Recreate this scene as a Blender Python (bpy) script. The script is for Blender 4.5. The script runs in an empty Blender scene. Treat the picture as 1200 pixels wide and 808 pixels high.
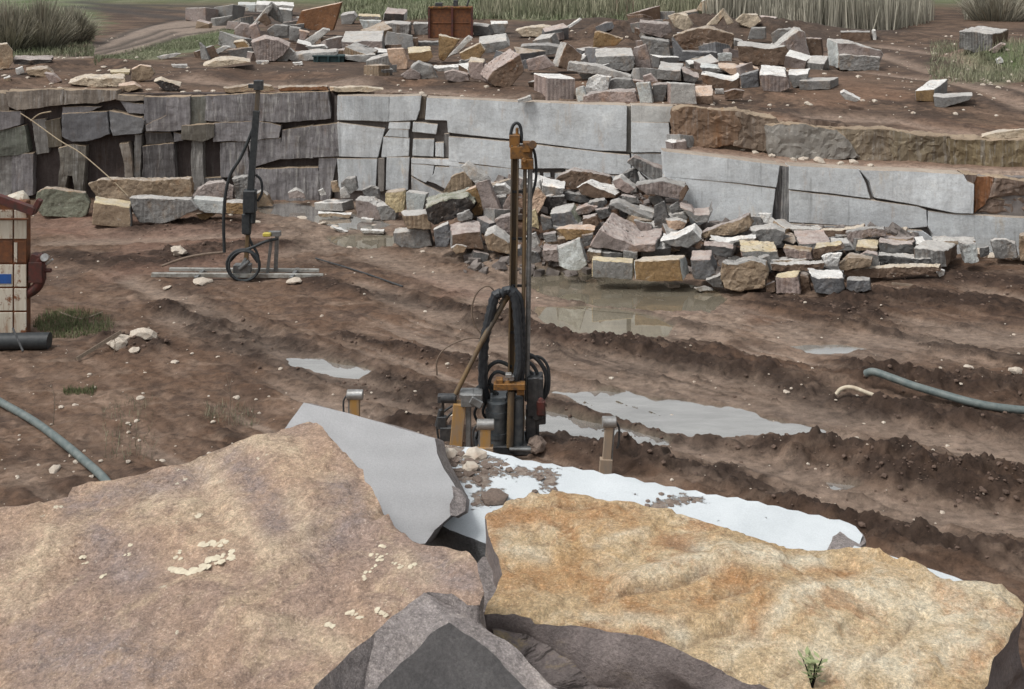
import bpy, bmesh, math, random
import numpy as np
from mathutils import Vector, Matrix, noise as mnoise
random.seed(7)
F, CX, H, HY = 1300.0, 600.0, 7.9, -50.0     # focal length in photo pixels, centre, eye height, horizon row
scn = bpy.context.scene
col = scn.collection

def P(x, y, Y):
    return Vector(((x-CX)/F*Y, Y, H-(y-HY)/F*Y))
def G(x, y, z=0.0):
    return P(x, y, (H-z)*F/(y-HY))
def px_of(X, Y, Z):
    return CX+F*X/Y, HY+(H-Z)*F/Y

# ------------------------------------------------------------------ node helpers
class NT:
    def __init__(s, name):
        s.m = bpy.data.materials.new(name); s.m.use_nodes = True
        s.t = s.m.node_tree; s.t.nodes.clear()
        s.out = s.t.nodes.new('ShaderNodeOutputMaterial')
        s.b = s.t.nodes.new('ShaderNodeBsdfPrincipled')
        s.t.links.new(s.b.outputs[0], s.out.inputs[0])
    def n(s, kind, **kw):
        nd = s.t.nodes.new('ShaderNode'+kind)
        for k, v in kw.items(): setattr(nd, k, v)
        return nd
    def l(s, a, b): s.t.links.new(a, b)
    def set(s, inp, v):
        if hasattr(v, 'links') or isinstance(v, bpy.types.NodeSocket): s.l(v, inp)
        else: inp.default_value = v
    def coord(s, scale=(1,1,1), kind='Object'):
        tc = s.n('TexCoord'); mp = s.n('Mapping'); mp.inputs['Scale'].default_value = scale
        s.l(tc.outputs[kind], mp.inputs[0]); return mp.outputs[0]
    def pos(s, scale=(1,1,1), rot=(0,0,0)):
        g = s.n('NewGeometry'); mp = s.n('Mapping'); mp.inputs['Scale'].default_value = scale
        mp.inputs['Rotation'].default_value = rot
        s.l(g.outputs['Position'], mp.inputs[0]); return mp.outputs[0]
    def noise(s, vec, scale, detail=5, rough=.6, dist=0.0):
        nd = s.n('TexNoise'); nd.inputs['Scale'].default_value = scale
        nd.inputs['Detail'].default_value = detail; nd.inputs['Roughness'].default_value = rough
        nd.inputs['Distortion'].default_value = dist
        s.l(vec, nd.inputs['Vector']); return nd.outputs['Fac']
    def ramp(s, fac, stops, interp='LINEAR'):
        r = s.n('ValToRGB'); r.color_ramp.interpolation = interp
        e = r.color_ramp.elements
        while len(e) < len(stops): e.new(0.5)
        for q, (p, c) in zip(e, stops):
            q.position = p
            q.color = (c, c, c, 1) if isinstance(c, (int, float)) else tuple(c)+((1,) if len(c) == 3 else ())
        s.l(fac, r.inputs[0]); return r.outputs[0]
    def mix(s, fac, a, b, mode='MIX'):
        m = s.n('Mix', data_type='RGBA', blend_type=mode)
        s.set(m.inputs[0], fac)
        for i, v in ((6, a), (7, b)):
            if isinstance(v, tuple) and len(v) == 3: v = v+(1,)
            s.set(m.inputs[i], v)
        return m.outputs[2]
    def math(s, op, a, b=0.0):
        m = s.n('Math', operation=op); s.set(m.inputs[0], a); s.set(m.inputs[1], b); return m.outputs[0]
    def bump(s, h, strength=.5, dist=.02, prev=None):
        b = s.n('Bump'); b.inputs['Strength'].default_value = strength; b.inputs['Distance'].default_value = dist
        s.l(h, b.inputs['Height'])
        if prev is not None: s.l(prev, b.inputs['Normal'])
        return b.outputs[0]
    def done(s, color, rough=.8, normal=None, metal=0.0, spec=.4):
        s.set(s.b.inputs['Base Color'], color if not (isinstance(color, tuple) and len(color) == 3) else color+(1,))
        s.set(s.b.inputs['Roughness'], rough); s.set(s.b.inputs['Metallic'], metal)
        s.b.inputs['Specular IOR Level'].default_value = spec
        if normal is not None: s.l(normal, s.b.inputs['Normal'])
        return s.m

def mat_granite():
    """All loose blocks: colour and drill marks come from the face attribute, the rest is procedural."""
    n = NT('granite')
    at = n.n('Attribute', attribute_name='Col')
    p = n.pos()
    big = n.noise(p, 1.7, 5, .65)
    c = n.mix(n.ramp(big, [(.3, 0), (.7, 1)]), n.mix(1.0, at.outputs['Color'], (.70, .68, .67), 'MULTIPLY'),
              n.mix(1.0, at.outputs['Color'], (1.15, 1.13, 1.1), 'MULTIPLY'))
    st = n.ramp(n.noise(n.pos((1, 1, .5)), 2.3, 6, .7), [(.54, 0), (.68, .55)])
    c = n.mix(st, c, n.mix(1.0, c, (1.05, .78, .55), 'MULTIPLY'))
    fine = n.ramp(n.noise(p, 26, 4, .7), [(.3, .72), (.7, 1.22)])
    c = n.mix(1.0, c, fine, 'MULTIPLY')
    # vertical half-round drill marks
    w = n.n('TexWave', wave_type='BANDS', bands_direction='X'); w.inputs['Scale'].default_value = 1.0
    w.inputs['Distortion'].default_value = .35; w.inputs['Detail'].default_value = 1
    n.l(n.pos((2.6, 1.7, .12)), w.inputs['Vector'])
    dr = n.math('MULTIPLY', n.ramp(w.outputs['Fac'], [(.25, 0), (.55, 1)]), at.outputs['Alpha'])
    drn = n.math('MULTIPLY', dr, n.ramp(n.noise(n.pos((1, 1, .4)), 2.0, 3), [(.35, .15), (.6, 1)]))
    c = n.mix(n.math('MULTIPLY', drn, .55), c, n.mix(1.0, c, (.42, .40, .40), 'MULTIPLY'))
    # smeared mud and rusty seams
    md = n.ramp(n.noise(n.pos((1, 1, 1.6)), 4.2, 7, .75, .4), [(.56, 0), (.66, .65)])
    c = n.mix(md, c, (.135, .098, .075))
    pc = n.ramp(n.noise(p, 5.5, 6, .75, .6), [(.60, 0), (.68, .5)])
    c = n.mix(pc, c, (.50, .47, .43))
    # dust film on what faces up, wet dark foot
    g = n.n('NewGeometry'); sx = n.n('SeparateXYZ'); n.l(g.outputs['Normal'], sx.inputs[0])
    up = n.math('MULTIPLY', n.ramp(sx.outputs['Z'], [(.45, 0), (.9, .45)]), n.ramp(n.noise(p, 3.5, 5, .7), [(.4, 1), (.62, .1)]))
    c = n.mix(up, c, (.60, .575, .54))
    nb = n.bump(n.noise(p, 7, 7, .7), .7, .06)
    nb = n.bump(n.noise(p, 45, 3, .7), .35, .01, nb)
    nb = n.bump(drn, .5, .04, nb)
    return n.done(c, .85, nb, spec=.25)

def simple(name, c1, c2=None, scale=8, rough=.7, metal=0.0, bump=.3, dist=.01, lo=.35, hi=.65, streak=None, spec=.4):
    n = NT(name); p = n.coord(streak or (1, 1, 1)); f = n.noise(p, scale, 6, .65)
    c = n.mix(n.ramp(f, [(lo, 0), (hi, 1)]), c1, c2 or c1)
    return n.done(c, rough, n.bump(n.noise(p, scale*3, 4, .7), bump, dist), metal, spec)

M = {}
M['granite'] = mat_granite()
M['rust'] = simple('rusty_steel', (.22, .085, .035), (.10, .05, .03), 6, .8)
M['ochre_steel'] = simple('ochre_painted_steel', (.27, .13, .035), (.10, .06, .035), 7, .6, .1, lo=.42, hi=.6)
M['mast'] = simple('worn_mast_steel', (.20, .135, .07), (.10, .085, .07), 5, .55, .2, lo=.4, hi=.62, streak=(1, 1, .25))
M['yellow'] = simple('yellow_weathered_paint', (.42, .235, .07), (.30, .225, .16), 6, .7, lo=.38, hi=.58, streak=(1, 1, .3))
M['greysteel'] = simple('grey_steel', (.30, .31, .31), (.17, .17, .165), 7, .45, .5)
M['chrome'] = simple('bright_roller_steel', (.50, .50, .49), (.30, .29, .27), 9, .3, .6)
M['darksteel'] = simple('dark_oily_steel', (.045, .05, .055), (.10, .10, .10), 9, .45, .4)
M['slate_steel'] = simple('blue_grey_steel', (.075, .09, .10), (.16, .17, .175), 8, .5, .3)
M['black'] = simple('black_rubber', (.022, .026, .03), (.045, .05, .052), 12, .55, bump=.2)
M['corr'] = simple('corrugated_black_hose', (.02, .024, .03), (.05, .055, .06), 12, .5)
M['greenhose'] = simple('grey_green_hose', (.095, .125, .125), (.18, .205, .195), 9, .5)
M['brownhose'] = simple('brown_thin_hose', (.14, .10, .075), (.20, .15, .11), 9, .7)
M['redpaint'] = simple('dull_red_paint', (.13, .035, .028), (.055, .035, .03), 6, .55)
M['rail'] = simple('pale_aluminium_rail', (.42, .42, .39), (.25, .23, .2), 5, .5, .2, lo=.45, hi=.6)
M['cream_pipe'] = simple('cream_plastic', (.62, .56, .44), (.45, .37, .27), 9, .6)
M['wood'] = simple('weathered_timber', (.30, .24, .18), (.17, .13, .10), 5, .85, streak=(1, 8, 8))
M['rope'] = simple('tan_cable', (.42, .35, .25), (.32, .25, .17), 9, .9)
M['blue'] = simple('blue_mark_paint', (.02, .10, .36), (.03, .08, .25), 9, .6)
M['teal'] = simple('dark_teal_painted_steel', (.018, .05, .055), (.035, .06, .06), 4, .5)
M['yellowp'] = simple('yellow_plastic', (.6, .5, .08), (.5, .42, .1), 9, .5)
def mat_rustywhite():
    n = NT('rusty_white_paint'); p = n.coord((1, 1, 1))
    a = n.ramp(n.noise(p, 3.2, 7, .72), [(.55, 0), (.62, 1)])
    s = n.ramp(n.noise(n.coord((5, 5, .7)), 2.0, 5, .7), [(.54, 0), (.66, .6)])
    c = n.mix(n.ramp(n.noise(n.coord((6, 6, .6)), 1.4, 6, .7), [(.4, 0), (.66, .7)]), (.64, .60, .51), (.45, .37, .27))
    c = n.mix(a, c, (.20, .075, .03))
    c = n.mix(s, c, (.27, .12, .055))
    return n.done(c, .7, n.bump(a, .3, .01))
M['rustywhite'] = mat_rustywhite()
def mat_leaf(name, c1, c2, rough=.8):
    n = NT(name); oi = n.n('Attribute', attribute_name='Col')
    f = n.ramp(n.noise(n.pos(), .5, 3), [(.35, 0), (.65, 1)])
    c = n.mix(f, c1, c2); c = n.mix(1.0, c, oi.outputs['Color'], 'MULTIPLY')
    return n.done(c, rough, spec=.15)
M['reed'] = mat_leaf('dry_reed', (.36, .345, .28), (.50, .47, .385))
M['grass'] = mat_leaf('green_grass', (.125, .165, .07), (.21, .22, .125))
M['fieldgrass'] = mat_leaf('dull_field_grass', (.20, .225, .135), (.30, .30, .21))
M['posttan'] = simple('grey_tan_worn_post', (.36, .27, .19), (.25, .215, .18), 6, .8, streak=(1, 1, .3))
M['drygrass'] = mat_leaf('dull_dry_grass', (.22, .235, .15), (.34, .32, .23))
M['twig'] = mat_leaf('dry_twigs', (.33, .31, .24), (.44, .41, .33))

def water_mat(name='bright_puddle_water', colr=(.60, .575, .53), mt=.72):
    n = NT(name)
    b = n.bump(n.noise(n.pos((1, 1, 1)), 5, 3, .5), .03, .01)
    k = n.ramp(n.noise(n.pos((.5, 1.6, 1)), 1.6, 5, .65), [(.35, .82), (.65, 1.05)])
    return n.done(n.mix(1.0, colr, k, 'MULTIPLY'), .03, b, metal=mt, spec=.8)
M['water'] = water_mat('bright_puddle_water', (.72, .70, .66), .8)
M['pool'] = water_mat('brown_pool_water', (.42, .37, .28), .62)

# ------------------------------------------------------------------ object helpers
def tag(o, label=None, cat=None, group=None, kind=None):
    if label: o['label'] = label
    if cat: o['category'] = cat
    if group: o['group'] = group
    if kind: o['kind'] = kind
    return o
def empty(name, loc, label, cat, group=None):
    o = bpy.data.objects.new(name, None); col.objects.link(o); o.location = loc
    return tag(o, label, cat, group)
def link(name, me, mat, parent=None, origin=None):
    """link a mesh whose vertices are in world space; put the origin where it stands"""
    o = bpy.data.objects.new(name, me); col.objects.link(o)
    if mat and not me.materials: me.materials.append(mat)
    base = Vector(parent['_w']) if parent is not None else Vector((0, 0, 0))
    if origin is None:
        origin = base if parent is not None else Vector((0, 0, 0))
    origin = Vector(origin)
    me.transform(Matrix.Translation(-origin))
    if parent is not None:
        o.parent = parent; o.location = origin-base
        o['_w'] = tuple(origin)
    else:
        o.location = origin; o['_w'] = tuple(origin)
    return o
def thing(name, loc, label, cat, group=None):
    o = empty(name, loc, label, cat, group); o['_w'] = tuple(loc); return o

class MB:
    def __init__(s): s.v = []; s.f = []
    def add(s, v, f):
        o = len(s.v); s.v += [tuple(q) for q in v]; s.f += [[o+i for i in a] for a in f]; return s
    def box(s, c, size, rz=0, rx=0, ry=0, taper=1.0):
        m = Matrix.Rotation(rz, 3, 'Z') @ Matrix.Rotation(ry, 3, 'Y') @ Matrix.Rotation(rx, 3, 'X')
        v = []
        for z in (-.5, .5):
            t = taper if z > 0 else 1
            for x, y in ((-.5, -.5), (.5, -.5), (.5, .5), (-.5, .5)):
                v.append(Vector(c)+m @ Vector((x*size[0]*t, y*size[1]*t, z*size[2])))
        return s.add(v, [[3, 2, 1, 0], [4, 5, 6, 7], [0, 1, 5, 4], [1, 2, 6, 5], [2, 3, 7, 6], [3, 0, 4, 7]])
    def bar(s, a, b, w, d, roll=0):
        """rectangular bar from a to b"""
        a, b = Vector(a), Vector(b); z = (b-a).normalized()
        x = z.cross(Vector((0, 1, 0)));
        if x.length < .05: x = z.cross(Vector((1, 0, 0)))
        x.normalize(); y = z.cross(x)
        v = [p+x*i*w/2+y*j*d/2 for p in (a, b) for i, j in ((-1, -1), (1, -1), (1, 1), (-1, 1))]
        return s.add(v, [[3, 2, 1, 0], [4, 5, 6, 7], [0, 1, 5, 4], [1, 2, 6, 5], [2, 3, 7, 6], [3, 0, 4, 7]])
    def tube(s, pts, r, seg=10, ridges=0, smooth=3):
        pts = [Vector(p) for p in pts]
        if len(pts) > 2 and smooth:
            q = []
            ext = [pts[0]*2-pts[1]]+pts+[pts[-1]*2-pts[-2]]
            for i in range(1, len(ext)-2):
                p0, p1, p2, p3 = ext[i-1:i+3]
                for k in range(smooth):
                    t = k/smooth
                    q.append(.5*((2*p1)+(p2-p0)*t+(2*p0-5*p1+4*p2-p3)*t*t+(3*p1-p0-3*p2+p3)*t**3))
            q.append(pts[-1]); pts = q
        if ridges:
            q = []
            for a, b in zip(pts[:-1], pts[1:]):
                k = max(1, int((b-a).length/ridges))
                for j in range(k): q.append(a.lerp(b, j/k))
            q.append(pts[-1]); pts = q
        rr = r if isinstance(r, (list, tuple)) else None
        up = None; v = []; f = []
        for i, p in enumerate(pts):
            d = (pts[min(i+1, len(pts)-1)]-pts[max(i-1, 0)]).normalized()
            if up is None:
                up = d.cross(Vector((0, 1, 0)))
                if up.length < .1: up = d.cross(Vector((1, 0, 0)))
                up.normalize()
            else:
                up = (up-d*up.dot(d)).normalized()
            w = d.cross(up)
            R = r if rr is None else rr[0]+(rr[1]-rr[0])*i/(len(pts)-1)
            if ridges and i % 2: R *= .82
            for k in range(seg):
                a = 2*math.pi*k/seg; v.append(p+up*math.cos(a)*R+w*math.sin(a)*R)
        n = len(pts)
        for i in range(n-1):
            for k in range(seg):
                a = i*seg+k; b = i*seg+(k+1) % seg
                f.append([a, b, b+seg, a+seg])
        f.append(list(range(seg))[::-1]); f.append([(n-1)*seg+k for k in range(seg)])
        return s.add(v, f)
    def cyl(s, a, b, r, seg=16): return s.tube([a, b], r, seg)
    def ring(s, c, R, r, axis='Y', n=28, squash=1.0):
        pts = []
        for k in range(n+1):
            a = 2*math.pi*k/n; u, w = math.cos(a)*R, math.sin(a)*R*squash
            pts.append(Vector(c)+(Vector((u, 0, w)) if axis == 'Y' else Vector((0, u, w)) if axis == 'X' else Vector((u, w, 0))))
        return s.tube(pts, r, 8, smooth=0)
    def mesh(s, name, smooth=True, bevel=0.0):
        me = bpy.data.meshes.new(name)
        me.from_pydata(s.v, [], s.f)
        bm = bmesh.new(); bm.from_mesh(me)
        bmesh.ops.recalc_face_normals(bm, faces=bm.faces)
        if bevel:
            ed = [e for e in bm.edges if len(e.link_faces) == 2 and e.calc_face_angle(0) > .6]
            bmesh.ops.bevel(bm, geom=ed, offset=bevel, segments=1, affect='EDGES', clamp_overlap=True)
        for f in bm.faces: f.smooth = smooth
        for e in bm.edges:
            if len(e.link_faces) == 2 and e.calc_face_angle(0) > .6: e.smooth = False
        bm.to_mesh(me); bm.free(); return me
    def build(s, name, mat, parent=None, origin=None, bevel=0.0, smooth=True):
        return link(name, s.mesh(name, smooth, bevel), mat, parent, origin)

# ------------------------------------------------------------------ colours of stone (linear)
C = dict(g=(.27, .27, .265), dg=(.15, .15, .15), pg=(.31, .265, .25), pk=(.40, .325, .30), br=(.19, .135, .10),
         tn=(.34, .265, .19), oc=(.31, .21, .11), orr=(.25, .13, .07), pl=(.47, .465, .45), wh=(.80, .81, .80),
         ye=(.58, .49, .31), sl=(.17, .175, .185), gn=(.24, .255, .20), dk=(.055, .05, .048), cr=(.56, .48, .37),
         pe=(.60, .44, .33), bw=(.58, .62, .62))
def cc(k): return C[k] if isinstance(k, str) else k

def subdiv_to(bm, L, rounds=7):
    bmesh.ops.triangulate(bm, faces=bm.faces[:])
    for _ in range(rounds):
        ed = [e for e in bm.edges if e.calc_length() > L]
        if not ed: break
        bmesh.ops.subdivide_edges(bm, edges=ed, cuts=1)
        bmesh.ops.triangulate(bm, faces=[f for f in bm.faces if len(f.verts) > 3])

def nv(co, f, seed=0.0):
    q = co*f+Vector((seed, seed*1.7, -seed))
    return mnoise.noise_vector(q)

def finish_stone(bm, colf, L, amp, seed, drill=0.0, frq=1.3):
    lay = bm.loops.layers.float_color.new('Col')
    bm.normal_update()
    subdiv_to(bm, L)
    bm.normal_update()
    for f in bm.faces:
        c = colf(f.normal, f.calc_center_median())
        al = drill if abs(f.normal.z) < .55 else 0.0
        for lp in f.loops: lp[lay] = (c[0], c[1], c[2], al)
    for v in bm.verts:
        co = v.co.copy()
        v.co = co+nv(co, frq, seed)*amp*.8+nv(co, frq*3.3, seed+5)*amp*.35+nv(co, frq*8.5, seed+9)*amp*.30
    bm.normal_update()
    for f in bm.faces: f.smooth = True
    for e in bm.edges:
        if len(e.link_faces) == 2 and e.calc_face_angle(0) > .30: e.smooth = False

def prism(front, back):
    bm = bmesh.new()
    a = [bm.verts.new(p) for p in front]; b = [bm.verts.new(p) for p in back]
    n = len(a)
    bm.faces.new(a); bm.faces.new(b[::-1])
    for i in range(n):
        j = (i+1) % n
        bm.faces.new([a[j], a[i], b[i], b[j]])
    bmesh.ops.recalc_face_normals(bm, faces=bm.faces)
    return bm

def interp(x, pts):
    pts = sorted(pts)
    if x <= pts[0][0]: return pts[0][1]
    for (a, b), (c, d) in zip(pts[:-1], pts[1:]):
        if x <= c: return b+(d-b)*(x-a)/(c-a)
    return pts[-1][1]
def iinv(x, x0, y0, x1, y1):       # a straight wall in plan: 1/Y is linear in the picture column
    t = (x-x0)/(x1-x0); return 1/((1/y0)*(1-t)+(1/y1)*t)
def Y_left(x): return 36.0
def Y_mid(x): return iinv(x, 392, 36.0, 790, 32.9)
def Y_low(x): return iinv(x, 785, 30.8, 1165, 29.3)
def Y_up(x): return iinv(x, 790, 32.1, 1200, 30.6)
ZPL = [(790, 3.46), (900, 3.25), (1000, 3.03), (1110, 2.86), (1200, 2.78)]
ZTR = [(785, 2.49), (850, 2.37), (913, 2.24), (1014, 2.18), (1165, 2.13)]
def z_plain(x): return interp(x, ZPL)
def z_terr(x): return interp(x, ZTR)
HM = [(345, 26.0), (325, 27.0), (295, 28.4), (270, 29.4), (240, 30.2), (215, 31.2), (195, 31.8)]
HR = [(345, 26.0), (320, 27.4), (300, 28.3), (280, 28.8), (260, 29.3), (250, 29.6)]
def depth(x, y, g):
    if g == 'L': return min(G(x, y).y, 35.3)
    if g == 'M':
        Y = interp(y, HM)
        return min(Y, (Y_low(x) if x > 790 else Y_mid(x))-.7)
    if g == 'R':
        return min(interp(y, HR), Y_low(x)-.4) if y < 345 else G(x, y).y
    if g == 'U':
        z = z_plain(x); z = z+(3.47-z)*min(1, max(0, (160-y)/40.0))
        return G(x, y, z).y

GROUPS = {'L': 'granite blocks lying below the dark left wall', 'M': 'granite blocks in the heap behind the drill',
          'R': 'granite blocks in the row below the right pale wall', 'U': 'granite blocks dumped on the upper level'}
def R(g, label, poly, dx=0, dy=4, cf='g', ct='pl', cs=None, Y=None, D=None, drill=0.0, amp=1.0, name=None, bev=1.0, frac=.55):
    xs = [p[0] for p in poly]; ys = [p[1] for p in poly]
    xc, yb, yt = (min(xs)+max(xs))/2, max(ys), min(ys)
    Y0 = Y or depth(xc, yb, g)
    Yh = 14.0                        # where the sight line through its foot meets the ground
    while Yh < 100 and P(xc, yb, Yh).z > ground_z(P(xc, yb, Yh).x, Yh)+.01: Yh += .1
    Y0 = min(Y0, Yh+.05)
    wpx = max(xs)-min(xs); hpx = yb-yt
    w = wpx*Y0/F; h = hpx*Y0/F
    ytop = yt
    flat = Y0*dy/max(1.0, (ytop-HY-dy))
    if D is None:
        D = min(max(flat, .45*min(w, h)+.12), max(w, h)*1.05+.15)
    fr = [P(x, y, Y0) for x, y in poly]
    # shift that takes the top of the front face to the top of the back face
    t0 = P(xc, ytop, Y0); t1 = P(xc+dx, ytop-dy, Y0+D)
    V = t1-t0
    zb = min(p.z for p in fr); zt = max(p.z for p in fr)
    bk = []
    for p in fr:
        k = (p.z-zb)/max(1e-4, zt-zb)
        bk.append(Vector((p.x+V.x, p.y+D, p.z+V.z*min(1, k*1.2))))
    bm = prism(fr, bk)
    s = min(w, h, D)
    b = min(.022, s*.035)*bev
    if b > .004:
        bmesh.ops.bevel(bm, geom=bm.edges[:], offset=b, segments=1, affect='EDGES', clamp_overlap=True)
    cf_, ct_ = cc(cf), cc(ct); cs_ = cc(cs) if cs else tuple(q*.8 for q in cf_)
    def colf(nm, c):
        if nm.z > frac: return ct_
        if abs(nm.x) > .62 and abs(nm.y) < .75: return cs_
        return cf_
    L = max(.06, Y0*3.0/F)
    finish_stone(bm, colf, L, min(.075, .042+s*.025)*amp, random.uniform(0, 50), drill, 1.5 if s > .4 else 2.5)
    me = bpy.data.meshes.new(name or 'granite_block'); bm.to_mesh(me); bm.free()
    nm = name or ('granite_slab' if h < .3*w or 'slab' in label or 'plate' in label else 'granite_boulder' if 'boulder' in label or 'lump' in label else 'granite_block')
    o = link(nm, me, M['granite'], None, Vector(((xc-CX)/F*Y0, Y0+D/2, zb)))
    tag(o, label, 'rock' if 'boulder' in nm else 'stone slab' if 'slab' in nm else 'stone block', GROUPS[g])
    return o
SKY, SUN = 0.135, 1.8
# ================================================================== terrain sheet
rng = np.random.RandomState(3)
def _h(ix, iy, seed):
    n = (ix.astype(np.int64)*374761393+iy.astype(np.int64)*668265263+seed*974634777) & 0xffffffff
    n = ((n ^ (n >> 13))*1274126177) & 0xffffffff
    n = n ^ (n >> 16)
    return (n & 0xffff)/32767.5-1
def vn(x, y, seed=0):
    xi = np.floor(x); yi = np.floor(y); fx = x-xi; fy = y-yi
    fx = fx*fx*fx*(fx*(fx*6-15)+10); fy = fy*fy*fy*(fy*(fy*6-15)+10)
    a = _h(xi, yi, seed); b = _h(xi+1, yi, seed); c = _h(xi, yi+1, seed); d = _h(xi+1, yi+1, seed)
    return (a*(1-fx)+b*fx)*(1-fy)+(c*(1-fx)+d*fx)*fy
def fbm(x, y, o=4, seed=0, g=.55):
    s = 0; a = 1; t = 0
    for i in range(o):
        s = s+a*vn(x*2**i+i*17.3, y*2**i-i*9.1, seed+i); t += a; a *= g
    return s/t
def sst(a, b, x):
    t = np.clip((x-a)/(b-a), 0, 1); return t*t*(3-2*t)

xs = np.concatenate([-np.geomspace(700, 62, 16), -np.geomspace(60, 18.1, 150), np.arange(-18, -9, .075), np.arange(-9, 9.6, .038), np.arange(9.6, 18, .075), np.geomspace(18.1, 60, 110), np.geomspace(63, 700, 18)])
ys = np.concatenate([np.linspace(-30, 11, 34)[:-1], np.geomspace(11, 23, 360)[:-1], np.geomspace(23, 37.5, 330)[:-1], np.geomspace(37.5, 110, 380)[:-1], np.geomspace(110, 900, 25)])
X, Yg = np.meshgrid(xs, ys)
sh = X.shape
Ys = np.maximum(Yg, 1.0)
px = CX+F*X/Ys
def vint(x, pts):
    pts = sorted(pts); return np.interp(x, [p[0] for p in pts], [p[1] for p in pts])
def viinv(x, x0, y0, x1, y1):
    t = np.clip((x-x0)/(x1-x0), -.4, 1.6); return 1/((1/y0)*(1-t)+(1/y1)*t)
inpit = Ys < 60
ymid = np.where(px < 392, 36.0, viinv(px, 392, 36.0, 790, 32.9))
ylow = viinv(px, 785, 30.8, 1165, 29.3); yup = viinv(px, 790, 32.1, 1200, 30.6)
zp = vint(px, ZPL); zt = vint(px, ZTR)
back = sst(0, 7, Yg-yup); zpl = zp+(3.47-zp)*back
wob = .05*fbm(X*1.3, Yg*1.3, 3, 5)
left = px < 788
edge = np.where(left, ymid, yup)+.42+wob
plain = np.where(Yg > edge, 1.0, 0.0)
terr = np.where((~left) & (Yg > ylow+.42), 1.0, 0.0)*(1-plain)
# soft far slope for the broken right end of the pale wall
Z = np.zeros(sh)
Z = Z*(1-terr)+(zt)*terr
Z = Z*(1-plain)+zpl*plain
pit = (1-plain)*(1-terr)
# brown collapsed corner beyond the orange break
def seg_bump(pts, w, z=0.0, h=1.0):
    """distance to a polyline given by picture points on the level z, in metres"""
    q = [G(a, b, z) for a, b in pts]
    dmin = np.full(sh, 1e9); tt = np.zeros(sh)
    for a, b in zip(q[:-1], q[1:]):
        ax, ay, bx, by = a.x, a.y, b.x, b.y
        L2 = (bx-ax)**2+(by-ay)**2
        t = np.clip(((X-ax)*(bx-ax)+(Yg-ay)*(by-ay))/L2, 0, 1)
        d = np.hypot(X-ax-t*(bx-ax), Yg-ay-t*(by-ay))
        dmin = np.minimum(dmin, d)
    return dmin
def inpoly(pts, z, feather, noise=.25, seed=0):
    """signed distance to a polygon on level z (metres, positive inside), softened"""
    q = [G(a, b, z) for a, b in pts]; n = len(q)
    x0 = min(p.x for p in q)-3; x1 = max(p.x for p in q)+3; y0 = min(p.y for p in q)-3; y1 = max(p.y for p in q)+3
    out = np.zeros(sh)
    ii = np.where((ys > y0) & (ys < y1))[0]; jj = np.where((xs > x0) & (xs < x1))[0]
    if len(ii) == 0 or len(jj) == 0: return out
    sl = (slice(ii[0], ii[-1]+1), slice(jj[0], jj[-1]+1))
    x = X[sl]; y = Yg[sl]; ins = np.zeros(x.shape, bool); dm = np.full(x.shape, 1e9)
    for i in range(n):
        a, b = q[i], q[(i+1) % n]
        c = ((a.y > y) != (b.y > y)) & (x < (b.x-a.x)*(y-a.y)/((b.y-a.y) if abs(b.y-a.y) > 1e-9 else 1e-9)+a.x)
        ins ^= c
        L2 = (b.x-a.x)**2+(b.y-a.y)**2+1e-9
        t = np.clip(((x-a.x)*(b.x-a.x)+(y-a.y)*(b.y-a.y))/L2, 0, 1)
        dm = np.minimum(dm, np.hypot(x-a.x-t*(b.x-a.x), y-a.y-t*(b.y-a.y)))
    sd = np.where(ins, dm, -dm)+noise*fbm(x*1.1, y*1.1, 4, 40+seed)
    out[sl] = sst(-feather, feather, sd)
    return out

near = np.clip((45-Yg)/10, 0, 1)
# direction of travel of the machines
ang = math.atan2(-7.9, 9.1)
s_ = X*math.cos(ang)+Yg*math.sin(ang); t_ = -X*math.sin(ang)+Yg*math.cos(ang)
N1 = fbm(X*.45, Yg*.45, 4, 1); N2 = fbm(s_*.6, t_*2.2, 5, 2, .6); N3 = fbm(X*3.5, Yg*3.5, 4, 3, .65); N4 = fbm(X*9, Yg*9, 2, 4)
N5 = 1-np.abs(fbm(s_*1.6, t_*3.4, 4, 12, .6))*2
N6 = fbm(X*1.6, Yg*3.2, 5, 14, .62)
mud = .05*N1+.05*N2+.034*N3+.016*N4+.02*N5+.05*N6
flat = pit
Zm = mud*pit+(.05*N1+.035*N3)*terr+(.12*fbm(X*.12, Yg*.12, 3, 8)+.035*N3*near)*plain
dark = np.zeros(sh); pale = np.zeros(sh); red = np.zeros(sh)
ridges = [  # churned ridges: points, width, height
    ([(190,360),(300,395),(400,425),(500,462),(600,492),(720,530)], .42, .13),
    ([(225,385),(330,430),(420,452),(520,480)], .25, .07),
    ([(560,378),(640,392),(720,402),(800,425),(900,440),(1000,478),(1100,490),(1230,512)], .55, .16),
    ([(640,470),(720,492),(800,515),(880,524),(960,530),(1060,545)], .30, .13),
    ([(720,528),(800,548),(860,565),(920,588),(980,612),(1030,632),(1120,645),(1230,655)], .38, .20),
    ([(960,535),(1040,548),(1120,562),(1230,575)], .52, .26),
    ([(1020,560),(1100,575),(1230,590)], .40, .16),
    ([(1020,440),(1100,452),(1230,462)], .75, .20),
    ([(700,405),(760,400),(820,412)], .3, .10),
    ([(360,330),(440,345),(540,362),(600,375)], .35, .07),
    ([(180,300),(260,292),(330,288)], .5, .12),
    ([(160,270),(220,262),(280,268)], .5, .10),
    ([(60,300),(160,310),(240,300)], .6, .09),
    ([(400,395),(470,408),(560,430)], .28, .08),
    ([(1000,355),(1080,350),(1180,362)], .8, .16),
    ([(900,350),(960,362),(1030,372)], .5, .08),
    ([(130,398),(160,402),(190,408)], .35, .14),
    ([(1080,330),(1130,325),(1190,335)], .8, .10),
    ([(470,495),(560,510),(660,520),(760,545)], .4, .12),
]
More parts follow.
